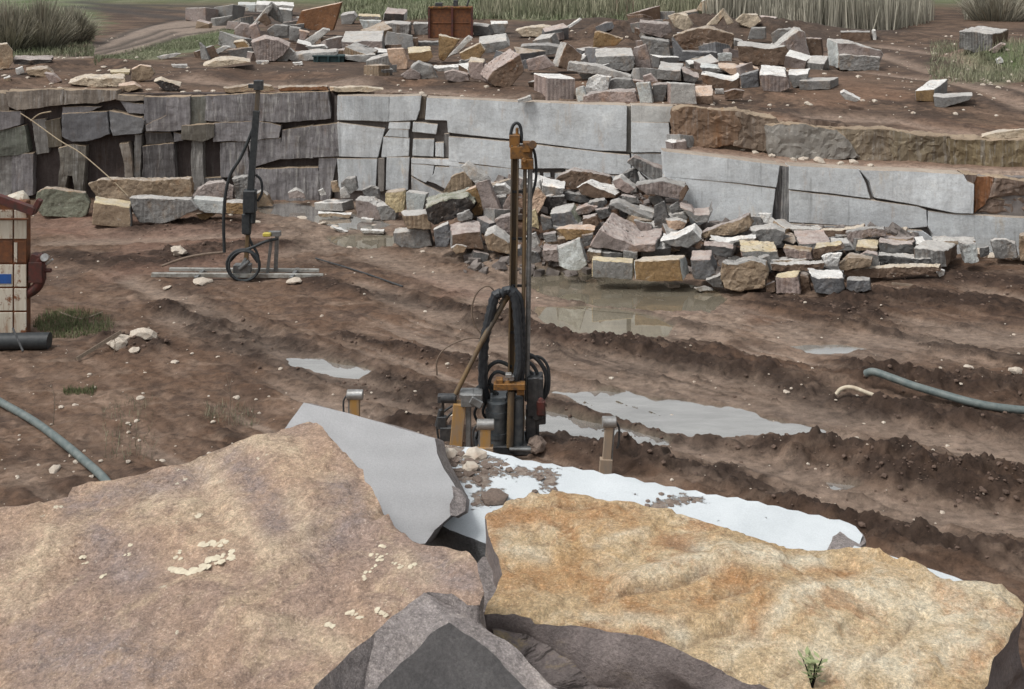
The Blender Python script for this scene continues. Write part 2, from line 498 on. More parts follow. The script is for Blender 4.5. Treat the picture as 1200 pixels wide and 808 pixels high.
for k, (pts, w, h) in enumerate(ridges):
    d = seg_bump(pts, w)
    ww = w*(1+.35*fbm(X*1.1, Yg*1.1, 3, 60+k))
    b = np.exp(-(d/ww)**2)
    lump = .65+.8*fbm(X*3.4, Yg*3.4, 4, 70+k, .66)
    Zm += h*1.35*b*lump*pit
    dark = np.maximum(dark, np.clip(b*1.25*(.75+.5*N3), 0, 1))
ruts = [([(210,372),(330,412),(470,462),(520,480)], .55), ([(640,450),(760,480),(900,505),(1010,525)], .6), ([(760,510),(900,550),(1020,590),(1230,625)], .55),
        ([(560,352),(700,385),(820,398)], .5), ([(900,470),(1050,500),(1230,540)], .5), ([(700,420),(850,445),(980,468)], .5),
        ([(440,300),(560,338),(640,352)], .6)]
flatten = np.zeros(sh)
ruts += [([(150,330),(260,372),(400,440),(460,470)], .3), ([(560,400),(700,440),(900,478),(1230,540)], .3), ([(420,335),(560,385),(700,425),(860,462)], .35), ([(560,500),(700,520),(850,565),(1000,600)], .3), ([(1000,395),(1100,400),(1230,395)], .5), ([(60,285),(200,280),(330,275)], .4)]
for k, (pts, w) in enumerate(ruts):
    d = seg_bump(pts, w); b = np.exp(-(d/w)**2)
    bm_ = np.exp(-((d-1.45*w)/(.35*w))**2)*(.6+.6*N3)
    Zm += .06*bm_*pit; dark = np.maximum(dark, np.clip(bm_, 0, 1)*.55*(1-b))
    Zm -= .09*b*pit; pale = np.maximum(pale, b*.6); flatten = np.maximum(flatten, b*.75)
    # grouser marks across the rut
    Zm += .012*np.sin(s_*26+3*N3)*b*pit
# pale clay and wet light ground
claysets = [([(380,240),(470,285),(560,330),(640,352),(700,372),(840,400),(880,372),(840,350),(640,322),(560,300),(480,290),(440,262),(400,242)], .85),
            ([(590,325),(660,330),(860,360),(900,372),(860,385),(700,358),(600,345)], .7),
            ([(300,240),(420,235),(470,262),(440,300),(330,300),(310,270)], .75),
            ([(880,385),(1000,378),(1230,385),(1230,430),(1000,425),(900,410)], .55),
            ([(330,420),(420,425),(500,470),(420,460)], .5), ([(1000,600),(1100,598),(1230,615),(1230,640),(1100,632)], .35),
            ([(100,262),(200,262),(300,262),(300,275),(120,275)], .4)]
for k, (pl_, a) in enumerate(claysets):
    m = inpoly(pl_, 0, .45, .7, k)
    pale = np.maximum(pale, m*a*(.7+.5*N3)*(1-dark*.8))
redsets = [([(130,275),(300,262),(340,290),(260,320),(120,330)], .5), ([(480,320),(580,335),(640,352),(720,372),(640,365),(520,345)], .8), ([(650,335),(860,365),(900,372),(700,352)], .9),
           ([(40,250),(300,262),(200,285),(40,275)], .6), ([(620,372),(720,400),(640,405),(600,385)], .4)]
for k, (pl_, a) in enumerate(redsets):
    red = np.maximum(red, inpoly(pl_, 0, .5, .6, 20+k)*a)
# puddles
ZW = -.05
nt = fbm(s_*.20, t_*2.3, 5, 210, .6); band = sst(13, 15, Yg)*(1-sst(25.5, 27.5, Yg))*pit*sst(-8, -3.5, X+.5*(18-Yg))
rd = sst(.16, .36, nt)*band; Zm += .07*rd*(.55+.7*np.abs(fbm(X*3.2, Yg*3.2, 4, 215, .65)*2)); Zm -= .05*sst(.08, .3, -nt)*band
dark = np.maximum(dark, rd*.95*(.75+.5*N3)); pale = np.maximum(pale, sst(.12, .32, -nt)*band*.6*(1-dark))
puddles = [
    ('long grey puddle right of the near drill', [(640,456),(672,455),(730,459),(800,467),(862,478),(905,488),(982,503),(960,512),(900,508),(838,514),(800,506),(752,498),(712,482),(668,468)]),
    ('narrow puddle in the rut by the foot of the near drill', [(610,484),(640,480),(700,490),(745,503),(770,516),(738,516),(690,511),(640,506),(615,500)]),
    ('reflecting pool in the clay nearest the middle heap', [(628,358),(680,357),(730,362),(775,370),(792,380),(780,391),(740,395),(700,388),(660,388),(640,376)]),
    ('long still pool along the foot of the middle heap', [(612,312),(640,316),(680,318),(745,326),(800,330),(838,338),(852,350),(830,364),(770,363),(700,356),(650,347),(618,334)]),
    ('bright puddle in the mud left of the near drill', [(335,418),(372,418),(412,426),(434,433),(420,439),(380,433),(345,428)]),
    ('wet shallow puddle below the corner of the walls', [(384,277),(430,272),(470,276),(458,288),(420,291),(395,287)]),
    ('small shallow puddle far right in the mud', [(925,404),(1005,404),(1030,408),(985,413),(945,411)]),
    ('shallow wet streak near the left drill', [(296,240),(340,236),(368,240),(400,246),(440,256),(462,262),(440,270),(400,268),(360,258),(330,254),(305,249)]),
    ('thin puddle in the rut at the lower right', [(962,561),(1003,565),(1010,570),(975,570)]),
]
pm = np.zeros(sh)
for k, (nm, pl_) in enumerate(puddles):
    m = inpoly(pl_, 0, .10, .30 if k < 2 else .17, 80+k); pm = np.maximum(pm, m)
wide = np.zeros(sh)
for k, (nm, pl_) in enumerate(puddles):
    wide = np.maximum(wide, inpoly(pl_, 0, .8, .3, 90+k))
Zm = np.where(pit > 0, Zm*(1-flatten*.5*(1-np.clip(dark, 0, 1))), Zm)
Zm = np.where(pit > 0, np.maximum(Zm, ZW+.022+.012*N3+.01*N4+.0*X), Zm)
Zm = np.where(pit > 0, Zm*(1-wide*.75)+wide*.75*(ZW+.03+.012*N3), Zm)
isl = np.clip(fbm(s_*1.1, t_*5.0, 5, 111, .65)*3-.75, 0, 1)
Zm = Zm*(1-pm)+pm*(ZW-.05+.075*isl)
pale = np.maximum(pale, wide*.55*(1-pm)); dark = dark*(1-wide*.8)
# heaps of spoil under the piles of blocks (their tops carry the blocks)
zhm = np.interp(Yg, [27.2, 28.4, 29.4, 30.2, 31.2, 31.9, 40], [0, .28, .58, 1.0, 1.25, 1.15, 1.1])-.10
wm = sst(510, 600, px)*(1-sst(790, 830, px))
zhr = np.interp(Yg, [27.0, 28.3, 28.8, 29.3, 29.7, 40], [0, .22, .45, .68, .70, .70])-.14
wr = sst(805, 830, px)*(1-sst(1060, 1110, px))
Zm += pit*(np.maximum(zhm, 0)*wm+np.maximum(zhr, 0)*wr)*(1+.1*N3)
# the spoil bank the photographer's slabs rest on
bank = 3.15*(1-sst(7.3, 11.6, Yg+.25*N1)); Zm += pit*bank
# upper level relief
def ubump(pts, w, h, z=3.47):
    d = seg_bump(pts, w, z); return h*np.exp(-(d/w)**2)
Zm += plain*(ubump([(400,104),(480,98),(560,103),(640,113)], .7, .16)+ubump([(240,92),(300,84),(360,92),(420,98)], 1.2, .28)
             +ubump([(60,84),(110,80),(150,82)], 1.0, .35)+ubump([(730,46),(770,40),(820,36),(880,42)], 3.2, .9)*(.8+.7*fbm(X*.9, Yg*.9, 4, 91, .65))
             +ubump([(660,36),(700,34)], 2.0, .6)+ubump([(890,46),(960,44),(1060,46)], 2.2, .45)+ubump([(1170,72),(1230,70)], 2.0, .7)
             +ubump([(870,108),(920,112),(960,118)], .7, .16)+ubump([(10,100),(40,92),(70,96)], .8, .2))
Zm += plain*.035*fbm(s_*.8+Yg*.1, t_*3, 4, 33)*near
Z = Z+Zm
PXX, PYY = px, HY+(H-Z)*F/Ys

# colours
def lin(a, b, t): return a*(1-t)[..., None]+np.array(b)*t[..., None]
Cg = np.zeros(sh+(3,))+np.array((.125, .076, .050))
cn = fbm(X*.8, Yg*.8, 5, 21, .6); cn2 = fbm(s_*.9, t_*3.2, 5, 22, .65); cn3 = fbm(X*5, Yg*5, 3, 23, .7)
Cg = lin(Cg, (.225, .155, .113), np.clip(cn2*1.6+.05, 0, 1)*.8)
Cg = lin(Cg, (.075, .048, .035), sst(.06, .34, -cn-.25*cn3)*.6)
ch = fbm(X*.55, Yg*2.1, 5, 26, .65)
Cg = lin(Cg, (.27, .195, .145), sst(.18, .42, ch)*.5)
Cg = lin(Cg, (.075, .048, .036), sst(.14, .38, -ch-.2*cn3)*.6)
Cg = lin(Cg, (.25, .145, .11), red*.75)
Cg = lin(Cg, (.345, .27, .213), np.clip(pale, 0, 1)*(.78+.25*cn3))
Cg = lin(Cg, (.036, .023, .017), np.clip(dark*1.15, 0, 1)*.9*(1-plain))
Cg = lin(Cg, (.13, .115, .085), pm*.85)
hollow = np.clip(-(Zm-.05)*8, 0, 1)*pit*(1-pm); Cg = lin(Cg, (.25, .19, .15), hollow*.3)
# terrace
Cg = lin(Cg, (.21, .135, .095), terr*.8)
lip = np.exp(-np.abs(Yg-ylow-.5)/.35)*terr; Cg = lin(Cg, (.42, .33, .27), np.clip(lip, 0, 1)*.8)
# upper level
up = plain
Cu = np.zeros(sh+(3,))+np.array((.125, .083, .058))
Cu = lin(Cu, (.23, .155, .112), np.clip(cn2*1.7+.05, 0, 1)*.75); Cu = lin(Cu, (.055, .038, .029), sst(0, .3, -cn-.3*cn3)*.75)
chu = fbm(X*.22, Yg*.55, 5, 27, .65); Cu = lin(Cu, (.06, .043, .034), sst(.08, .3, chu)*.6)
Cu = lin(Cu, (.24, .14, .09), np.clip(fbm(X*.5, Yg*.5, 3, 55)*2, 0, 1)*.5*near)
lip = np.exp(-np.abs(Yg-edge)/.25); Cu = lin(Cu, (.36, .27, .21), np.clip(lip, 0, 1)*.6*np.clip(cn3*2+.6, 0, 1))
def upoly(pts, f=1.0, n=.9, s=0): return inpoly(pts, 3.47, f, n, 130+s)
gm = np.maximum.reduce([upoly([(0,0),(110,0),(120,30),(60,62),(30,66),(-60,62),(-60,0)], 1.2, 1.5, 1), upoly([(120,66),(200,44),(275,30),(300,40),(240,60),(170,72),(130,74)], .8, 1.2, 2),
      upoly([(395,-8),(900,-8),(900,14),(680,26),(560,22),(400,20)], 2.5, 3, 3), upoly([(1120,75),(1230,60),(1230,92),(1150,100),(1110,88)], .8, 1.5, 4), sst(90, 120, Yg)*plain])
gc = fbm(X*.35, Yg*.35, 4, 77, .65)
Cu = Cu*(1-(gm*.85)[..., None])+(np.array((.105, .145, .062))*(1-np.clip(gc+.35, 0, 1))[..., None]+np.array((.22, .225, .15))*np.clip(gc+.35, 0, 1)[..., None])*(gm*.85)[..., None]
trk = upoly([(40,66),(90,60),(160,34),(230,22),(300,24),(280,34),(200,46),(150,64),(90,70)], .6, .5, 5)
Cu = lin(Cu, (.27, .215, .175), trk*.9)
for pts in ([(60,63),(110,56),(150,38),(200,24),(230,20)], [(90,64),(140,54),(190,36),(240,30)], [(110,68),(170,58),(210,42),(270,34)], [(80,66),(120,62),(170,50),(205,38)]):
    d = seg_bump(pts, .3, 3.47); b = np.exp(-(d/.28)**2)*plain; Cu = lin(Cu, (.055, .045, .038), b*.8); Z -= .06*b
for pts in ([(90,2),(160,10),(230,14),(330,22)], [(90,8),(160,16),(240,24),(320,28)], [(160,6),(240,8),(330,16)]):
    d = seg_bump(pts, .3, 3.47); b = np.exp(-(d/1.5)**2)*plain; Cu = lin(Cu, (.05, .045, .042), b*.8)
dk = np.maximum(upoly([(720,48),(760,30),(820,22),(900,28),(900,45),(740,60)], 1.2, 1.5, 6), upoly([(560,40),(620,26),(720,20),(740,45),(600,50)], 1.2, 1.2, 7)*.8)
dk = np.maximum(dk, upoly([(890,36),(960,32),(1070,34),(1080,46),(960,52),(900,50)], 1, 1, 8)*.9)
dk = np.maximum(dk, upoly([(230,74),(300,68),(420,74),(560,90),(560,98),(420,94),(260,90)], .6, 1, 9)*.5)
Cu = lin(Cu, (.070, .052, .042), dk*.8)
Cu = lin(Cu, (.24, .15, .09), upoly([(750,34),(800,20),(840,18),(800,40)], 1, 1, 10)*.6)
for k, pts in enumerate(([(930,72),(1020,64),(1110,92),(1230,115)], [(960,84),(1040,90),(1120,100),(1200,120)], [(1010,55),(1080,64),(1150,84)], [(950,128),(1050,128),(1200,142)], [(400,108),(520,112),(620,122)], [(220,98),(300,102),(420,106)])):
    d = seg_bump(pts, .3, 3.4); b = np.exp(-(d/(.5+.3*cn))**2)*plain; Cu = lin(Cu, (.28, .21, .165), b*.7)
    b2 = np.exp(-((d-.8)/.3)**2)*plain; Cu = lin(Cu, (.07, .05, .04), b2*.6); Z += plain*(.05*b2-.04*b)
Cg = Cg*(1-up)[..., None]+Cu*up[..., None]
Cg = np.clip(Cg*(1+.16*cn3[..., None]+.10*N4[..., None]*near[..., None]), .01, .8)
wet = np.clip(pale*.6+wide*.8+cn2*.4+.05, 0, 1)*(1-dark*.7)*pit

nr, nc = sh
co = np.stack([X, Yg, Z], -1).reshape(-1, 3).astype(np.float32)
idx = np.arange(nr*nc).reshape(nr, nc)
fc = np.stack([idx[:-1, :-1], idx[:-1, 1:], idx[1:, 1:], idx[1:, :-1]], -1).reshape(-1, 4)
def np_mesh(name, co, fc, smooth=True, colors=None):
    me = bpy.data.meshes.new(name); k = fc.shape[1]
    me.vertices.add(len(co)); me.vertices.foreach_set('co', np.ascontiguousarray(co, np.float32).ravel())
    me.loops.add(fc.size); me.loops.foreach_set('vertex_index', fc.astype(np.int32).ravel())
    me.polygons.add(len(fc)); me.polygons.foreach_set('loop_start', (np.arange(len(fc))*k).astype(np.int32))
    me.polygons.foreach_set('use_smooth', np.full(len(fc), smooth))
    me.update(calc_edges=True)
    if colors is not None:
        a = me.color_attributes.new('Col', 'FLOAT_COLOR', 'POINT'); a.data.foreach_set('color', np.ascontiguousarray(colors, np.float32).ravel())
    return me
cols = np.concatenate([Cg.reshape(-1, 3), wet.reshape(-1, 1)], 1)
gme = np_mesh('ground', co, fc, True, cols)
n = NT('mud_and_earth'); at = n.n('Attribute', attribute_name='Col')
p = n.pos(); f1 = n.ramp(n.noise(p, 9, 6, .75), [(.3, .80), (.7, 1.18)]); f2 = n.ramp(n.noise(p, 38, 4, .75), [(.3, .86), (.7, 1.14)])
c = n.mix(1.0, n.mix(1.0, at.outputs['Color'], f1, 'MULTIPLY'), f2, 'MULTIPLY')
nb = n.bump(n.noise(p, 8, 8, .72), .6, .05); nb = n.bump(n.noise(p, 40, 4, .8), .35, .015, nb)
rg = n.ramp(at.outputs['Alpha'], [(0, .85), (1, .30)])
cl = n.ramp(n.noise(n.pos((1, 1.6, 1)), 4.5, 7, .8), [(.38, .60), (.50, 1.0), (.64, 1.15)])
c = n.mix(1.0, c, cl, 'MULTIPLY')
M['ground'] = n.done(c, rg, nb, spec=.22)
ground = link('ground', gme, M['ground']); tag(ground, kind='structure')

def ground_z(x, y):
    j = int(np.clip(np.searchsorted(xs, x), 1, nc-1)); i = int(np.clip(np.searchsorted(ys, y), 1, nr-1))
    return float(Z[i, j])

for kp, (nm, pl_) in enumerate(puddles):
    ZW_ = ZW+.004*(kp % 5)
    q = [G(a, b, 0) for a, b in pl_]; cx_ = sum(p.x for p in q)/len(q); cy_ = sum(p.y for p in q)/len(q)
    v = []
    for p_ in q:
        d = Vector((p_.x-cx_, p_.y-cy_, 0)); d = d*(1+.40/max(.4, d.length)); v.append((cx_+d.x, cy_+d.y, ZW_))
    mb = MB(); mb.add(v, [list(range(len(v)))]); 
    o = mb.build('puddle', M['pool'] if 'pool' in nm or 'reflecting' in nm or 'corner' in nm else M['water'], None, (cx_, cy_, ZW_)); tag(o, nm, 'puddle', kind='structure')

# ================================================================== quarry faces
def wall_block(parent, poly, Yf, cf, drill=.6, thick=.5, off=0.0, amp=.5, ct='tn', L=.12, bev=.010, grow=.95):
    # clean polygon to metres on the wall face and push back
    cxp = sum(p[0] for p in poly)/len(poly); cyp = sum(p[1] for p in poly)/len(poly)
    fr = []
    for x, y in poly:
        x2 = x+grow*(-1 if x < cxp else 1); y2 = y+grow*(-1 if y < cyp else 1)
        Y = Yf(x2)-off; fr.append(P(x2, y2, Y))
    bk = [Vector((p.x, p.y+thick, p.z)) for p in fr]
    bm = prism(fr, bk)
    bmesh.ops.bevel(bm, geom=bm.edges[:], offset=bev, segments=1, affect='EDGES', clamp_overlap=True)
    cf_ = cc(cf); ct_ = cc(ct)
    v = random.uniform(.92, 1.08); cf_ = tuple(q*v for q in cf_)
    finish_stone(bm, lambda nm, c: ct_ if nm.z > .6 else cf_, L, .045*amp, random.uniform(0, 60), drill, 1.1)
    me = bpy.data.meshes.new('stone_block'); bm.to_mesh(me); bm.free()
    return link('stone_block', me, M['wallstone'], parent)

def mat_wall():
    n = NT('quarried_face')
    at = n.n('Attribute', attribute_name='Col'); p = n.pos()
    c = at.outputs['Color']
    c = n.mix(n.ramp(n.noise(p, .8, 5, .65), [(.35, 0), (.65, 1)]), n.mix(1.0, c, (.84, .83, .82), 'MULTIPLY'), n.mix(1.0, c, (1.1, 1.1, 1.1), 'MULTIPLY'))
    sv = n.noise(n.pos((5, 5, .55)), 1.6, 6, .7)
    k = n.math('MULTIPLY', n.ramp(sv, [(.42, 0), (.62, 1)]), at.outputs['Alpha'])
    c = n.mix(n.math('MULTIPLY', k, .75), c, n.mix(1.0, c, (.33, .32, .31), 'MULTIPLY'))
    k2 = n.math('MULTIPLY', n.ramp(n.noise(n.pos((9, 9, .8)), 1.3, 5, .7), [(.52, 0), (.66, 1)]), at.outputs['Alpha'])
    c = n.mix(n.math('MULTIPLY', k2, .8), c, (.50, .485, .46))
    rs = n.ramp(n.noise(n.pos((2.2, 2.2, .5), ), 1.1, 6, .7), [(.60, 0), (.70, .4)])
    c = n.mix(rs, c, n.mix(1.0, c, (.85, .6, .42), 'MULTIPLY'))
    hb = n.ramp(n.noise(n.pos((.5, .5, 3.5)), 1.6, 6, .7, .3), [(.52, 0), (.66, .6)])
    aw = n.math('MINIMUM', n.math('ADD', n.math('MULTIPLY', at.outputs['Alpha'], 1.3), .22), 1.0)
    c = n.mix(n.math('MULTIPLY', hb, aw), c, n.mix(1.0, c, (.66, .62, .58), 'MULTIPLY'))
    ds = n.ramp(n.noise(n.pos((3, 3, .28)), 1.2, 6, .7), [(.58, 0), (.68, .55)])
    c = n.mix(ds, c, n.mix(1.0, c, (.55, .54, .53), 'MULTIPLY'))
    # diagonal saw/flow marks seen on the pale face
    dg = n.ramp(n.noise(n.pos((.9, .9, .35), (0, .7, 0)), 3.0, 5, .65), [(.5, 1), (.7, .86)])
    c = n.mix(1.0, c, dg, 'MULTIPLY')
    st = n.ramp(n.noise(n.pos((1, 1, .22), (0, .35, 0)), 1.3, 6, .7, .5), [(.46, 0), (.62, .7)])
    c = n.mix(n.math('MULTIPLY', st, aw), c, n.mix(1.0, c, (.62, .60, .60), 'MULTIPLY'))
    sw = n.ramp(n.noise(n.pos((.45, .45, 1.1), (0, .75, 0)), 1.1, 4, .55), [(.40, 0), (.62, .5)])
    c = n.mix(sw, c, n.mix(1.0, c, (.80, .81, .83), 'MULTIPLY'))
    pl = n.ramp(n.noise(n.pos((1, 1, .5), (0, .9, 0)), 2.6, 7, .75, .3), [(.54, 0), (.66, .5)])
    c = n.mix(pl, c, n.mix(1.0, c, (1.3, 1.28, 1.25), 'MULTIPLY'))
    oc = n.ramp(n.noise(n.pos((1, 1, .35)), .9, 6, .75), [(.60, 0), (.70, .55)])
    c = n.mix(oc, c, n.mix(1.0, c, (.92, .72, .50), 'MULTIPLY'))
    ck = n.ramp(n.noise(n.pos((1, 1, 1)), 1.6, 8, .65, 1.2), [(.492, 0), (.50, 1), (.508, 0)])
    c = n.mix(n.math('MULTIPLY', ck, .35), c, (.10, .09, .085))
    nb = n.bump(n.math('MULTIPLY', sv, at.outputs['Alpha']), .6, .06)
    nb = n.bump(n.noise(p, 6, 7, .7), .45, .05, nb)
    c = n.mix(1.0, c, n.ramp(n.noise(p, 20, 4, .7), [(.3, .91), (.7, 1.08)]), 'MULTIPLY')
    return n.done(c, .85, nb, spec=.25)
M['wallstone'] = mat_wall()

def backing(parent, x0, x1, Yf, ztop, colr, off=.28, n_=24, zb=-.3, drl=.1):
    """rough dark rock standing behind the joints of the face"""
    fr = []; cols_ = 40; rows = 10
    v = []; f = []
    for j in range(rows+1):
        for i in range(cols_+1):
            x = x0+(x1-x0)*i/cols_; Y = Yf(x)+off
            zt_ = ztop(x)-.02; z = zb+(zt_-zb)*j/rows
            q = Vector(((x-CX)/F*Y, Y, z)); q += Vector((0, 1, 0))*mnoise.noise(q*1.7)*.05
            v.append(q)
    w = cols_+1
    for j in range(rows):
        for i in range(cols_): a = j*w+i; f.append([a, a+1, a+w+1, a+w])
    # top return back over the sheet edge
    o = len(v)
    for i in range(w):
        q = v[rows*w+i]; v.append(Vector((q.x, q.y+.35, q.z)))
    for i in range(cols_): f.append([rows*w+i, rows*w+i+1, o+i+1, o+i])
    me = bpy.data.meshes.new('rock_face'); me.from_pydata([tuple(q) for q in v], [], f)
    a = me.color_attributes.new('Col', 'FLOAT_COLOR', 'POINT')
    for d in a.data: d.color = (*colr, drl)
    return link('rock_face', me, M['wallstone'], parent)

zt36 = lambda x: 3.52
WL = thing('quarry_wall', (P(190, 235, 36).x, 36.0, 0), 'dark grey stained quarry wall with deep gaps between its blocks, at the left', 'quarry wall')
backing(WL, -260, 395, Y_left, lambda x: 3.46, (.085, .068, .064))
gA, gB, gC, gD = (.30, .285, .29), (.24, .232, .24), (.33, .285, .24), (.265, .255, .24)
for poly, c_, dr, of in [
  ([(-60,110),(-2,109),(8,112),(9,129),(-60,130)], gC, .4, 0), ([(7,108),(73,106),(73,122),(45,126),(20,128),(11,124)], gC, .7, .08), ([(74,106),(135,107),(135,116),(110,121),(74,122)], gC, .8, .05),
  ([(137,112),(168,113),(168,118),(137,117)], gC, .2, 0), ([(-60,131),(24,131),(23,145),(0,152),(-60,156)], gA, .3, .04), ([(-60,157),(0,153),(28,147),(33,178),(18,182),(-60,184)], (.17, .18, .15), .3, .02),
  ([(74,126),(118,126),(100,132),(74,133)], gB, .2, .0), ([(73,135),(125,131),(127,156),(100,165),(85,166),(74,160)], (.20, .20, .21), .15, .10), ([(129,131),(165,138),(168,142),(165,155),(133,159),(129,150)], (.215, .215, .22), .1, .08),
  ([(140,120),(166,123),(168,134),(150,132)], gB, .3, .0),
  ([(170,115),(196,114),(196,135),(170,146)], gB, .5, .0), ([(196,114),(222,114),(222,150),(200,153),(171,153),(171,146),(196,136)], gA, .6, .06), ([(223,114),(240,113),(240,146),(223,150)], (.19, .19, .165), .4, -.02),
  ([(241,113),(300,111),(301,141),(262,143),(241,141)], gA, .9, .02), ([(301,111),(384,109),(386,139),(335,144),(302,141)], gA, .9, .04),
  ([(213,148),(250,146),(250,160),(238,165),(213,162)], (.17, .155, .13), .4, .12), ([(251,145),(300,143),(328,149),(326,161),(295,165),(251,166)], gA, .6, .08), ([(331,154),(365,148),(366,185),(330,186)], gA, .9, 0), ([(367,148),(400,145),(402,183),(372,184),(367,184)], gA, .9, .03),
  ([(15,182),(38,180),(37,228),(15,230)], gA, .6, .0), ([(-60,185),(14,182),(13,230),(-60,232)], gD, .5, -.03), ([(68,175),(84,170),(100,172),(99,190),(95,228),(88,226),(84,205),(80,205),(78,227),(70,227),(70,190)], (.23, .215, .185), .8, .05),
  ([(38,142),(52,140),(56,178),(44,180)], gD, .5, -.08), ([(54,143),(70,140),(71,170),(57,172)], (.15, .13, .10), .4, -.10),
  ([(140,170),(149,168),(154,190),(155,210),(148,210),(146,190)], gC, .4, .05), ([(160,158),(166,158),(164,214),(159,214)], gD, .4, -.04), ([(168,172),(203,168),(205,214),(168,214)], (.175, .165, .165), .6, .02),
  ([(170,156),(200,156),(204,166),(172,169)], (.12, .11, .105), .4, -.05), ([(205,156),(212,158),(214,164),(206,166)], gB, .4, 0),
  ([(225,166),(237,166),(238,222),(226,222)], gD, .8, .0), ([(259,168),(290,167),(292,204),(280,206),(260,208)], gA, 1, -.02), ([(292,166),(328,163),(328,185),(296,197)], gA, .8, .02), ([(300,199),(372,197),(374,238),(301,238)], gA, .8, .03), ([(374,187),(395,185),(386,234),(375,236)], gA, .8, .0),
  ([(293,200),(299,199),(299,236),(288,236)], gB, .5, -.06)]:
    wall_block(WL, poly, Y_left, c_, dr, off=of, amp=1.15)
for poly in ([(196,211),(260,209),(262,240),(200,240)], [(-262,110),(-150,109),(-148,150),(-262,152)], [(-148,109),(-62,110),(-62,140),(-148,150)], [(-262,154),(-180,152),(-182,235),(-262,235)], [(-178,152),(-62,143),(-62,184),(-178,190)], [(-178,192),(-100,188),(-100,235),(-178,235)]):
    wall_block(WL, poly, Y_left, (.16, .15, .145), .5, off=-.03)

WM = thing('quarry_wall', (P(590, 250, 34).x, 34.2, 0), 'tall pale grey quarry wall with cracked joints behind the middle heap', 'quarry wall')
backing(WM, 392, 792, Y_mid, lambda x: 3.40, (.17, .15, .14), off=.16)
pA, pB = (.66, .69, .705), (.59, .62, .635)
for poly, c_, dr, of in [
  ([(396,113),(455,114),(455,142),(396,140)], pB, .35, .05), ([(456,114),(493,113),(491,128),(487,140),(456,142)], pA, .2, .03), ([(494,113),(499,114),(497,138),(491,139)], (.16, .13, .10), .2, -.08),
  ([(501,115),(600,120),(734,124),(733,177),(700,176),(600,163),(526,155),(525,143),(499,142)], pA, .12, .04), ([(741,124),(795,126),(790,143),(741,143)], (.55, .55, .53), .1, .04), ([(741,144),(783,145),(785,178),(741,178)], pA, .1, .05),
  ([(735,125),(740,125),(740,179),(735,178)], (.22, .21, .19), .5, -.08),
  ([(396,144),(450,152),(442,184),(398,183)], pA, .3, .04), ([(457,144),(480,144),(479,151),(456,150)], pA, .2, .03), ([(485,144),(512,147),(510,157),(484,154)], pA, .1, .05), ([(458,152),(478,153),(478,161),(452,159)], pB, .2, .03),
  ([(450,161),(479,163),(478,182),(448,184)], pA, .2, .02), ([(485,164),(508,164),(507,183),(484,182)], pB, .2, .03), ([(511,168),(519,168),(519,184),(511,183)], pB, .2, .02), ([(521,158),(526,157),(526,184),(521,184)], (.15, .14, .135), .4, -.06),
  ([(396,187),(441,187),(439,224),(398,222)], pB, .3, .05), ([(443,187),(450,186),(449,224),(444,224)], (.26, .24, .22), .3, .0), ([(454,185),(479,185),(477,222),(453,222)], pB, .3, .03),
  ([(483,186),(535,188),(538,195),(512,193),(483,191)], pA, .15, .05), ([(483,193),(508,195),(506,206),(498,214),(483,205)], pA, .1, .03), ([(511,196),(540,198),(540,232),(512,215),(502,212),(509,205)], pB, .2, .04), ([(483,208),(500,218),(538,235),(538,250),(483,250)], pB, .3, .02),
  ([(527,161),(600,167),(700,179),(737,183),(740,206),(700,202),(660,197),(600,197),(527,188)], pA, .1, .05), ([(527,191),(600,199),(622,200),(622,262),(530,262)], pB, .2, .04), ([(664,200),(700,205),(740,209),(740,262),(664,262)], pB, .3, .03), ([(741,181),(786,181),(790,262),(742,262)], pB, .3, .02),
  ([(627,203),(632,203),(633,262),(628,262)], pB, .5, -.02), ([(638,203),(644,203),(645,262),(639,262)], pA, .5, -.02), ([(651,204),(657,203),(658,262),(652,262)], pB, .5, -.02)]:
    wall_block(WM, poly, Y_mid, c_, dr, off=of, amp=.35, bev=.015, ct=(.42,.36,.30))

WR = thing('quarry_wall', (P(985, 300, 30).x, 30.0, 0), 'low pale grey quarry wall with a dark vertical gap, at the right', 'quarry wall')
backing(WR, 786, 1330, Y_low, lambda x: z_terr(x)-.04, (.22, .20, .19), off=.16)
for poly, c_, dr, of in [
  ([(778,178),(850,186),(913,194),(909,219),(850,213),(780,207)], pA, .12, .04), ([(780,208),(850,215),(908,222),(902,268),(780,268)], pA, .12, .03), ([(911,195),(917,195),(914,268),(904,268)], (.17, .165, .165), .8, -.10), ([(918,195),(924,196),(924,268),(916,268)], (.24, .24, .24), .7, -.03),
  ([(926,195),(1005,199),(1014,214),(1019,232),(926,221)], pA, .1, .04), ([(1008,200),(1050,201),(1128,205),(1132,213),(1141,217),(1140,250),(1118,249),(1075,240),(1026,231),(1020,214)], pA, .2, .05),
  ([(926,224),(1020,235),(1075,243),(1085,247),(1086,265),(1060,268),(926,260)], pA, .1, .03), ([(926,263),(1080,271),(1092,280),(1092,320),(926,320)], pB, .2, .05), ([(1089,248),(1118,252),(1200,256),(1330,262),(1330,330),(1096,330),(1094,276),(1088,266)], pB, .15, .02)]:
    wall_block(WR, poly, Y_low, c_, dr, off=of, amp=.35, bev=.015, ct=(.42,.36,.30))
wall_block(WR, [(1143,208),(1166,208),(1160,230),(1143,250)], Y_low, (.27, .125, .06), .5, off=-.04, amp=2.2)
wall_block(WR, [(1130,205),(1143,206),(1141,215),(1132,212)], Y_low, (.16, .12, .10), .3, off=-.02, amp=1.5)
for poly in ([(1166,208),(1230,212),(1240,226),(1160,232)], [(1160,233),(1250,228),(1330,234),(1330,258),(1142,251)], [(1230,212),(1330,216),(1330,232),(1242,226)]):
    wall_block(WR, poly, Y_low, (.22, .16, .125), .3, off=-.12, amp=3.0, ct='tn', bev=.05)

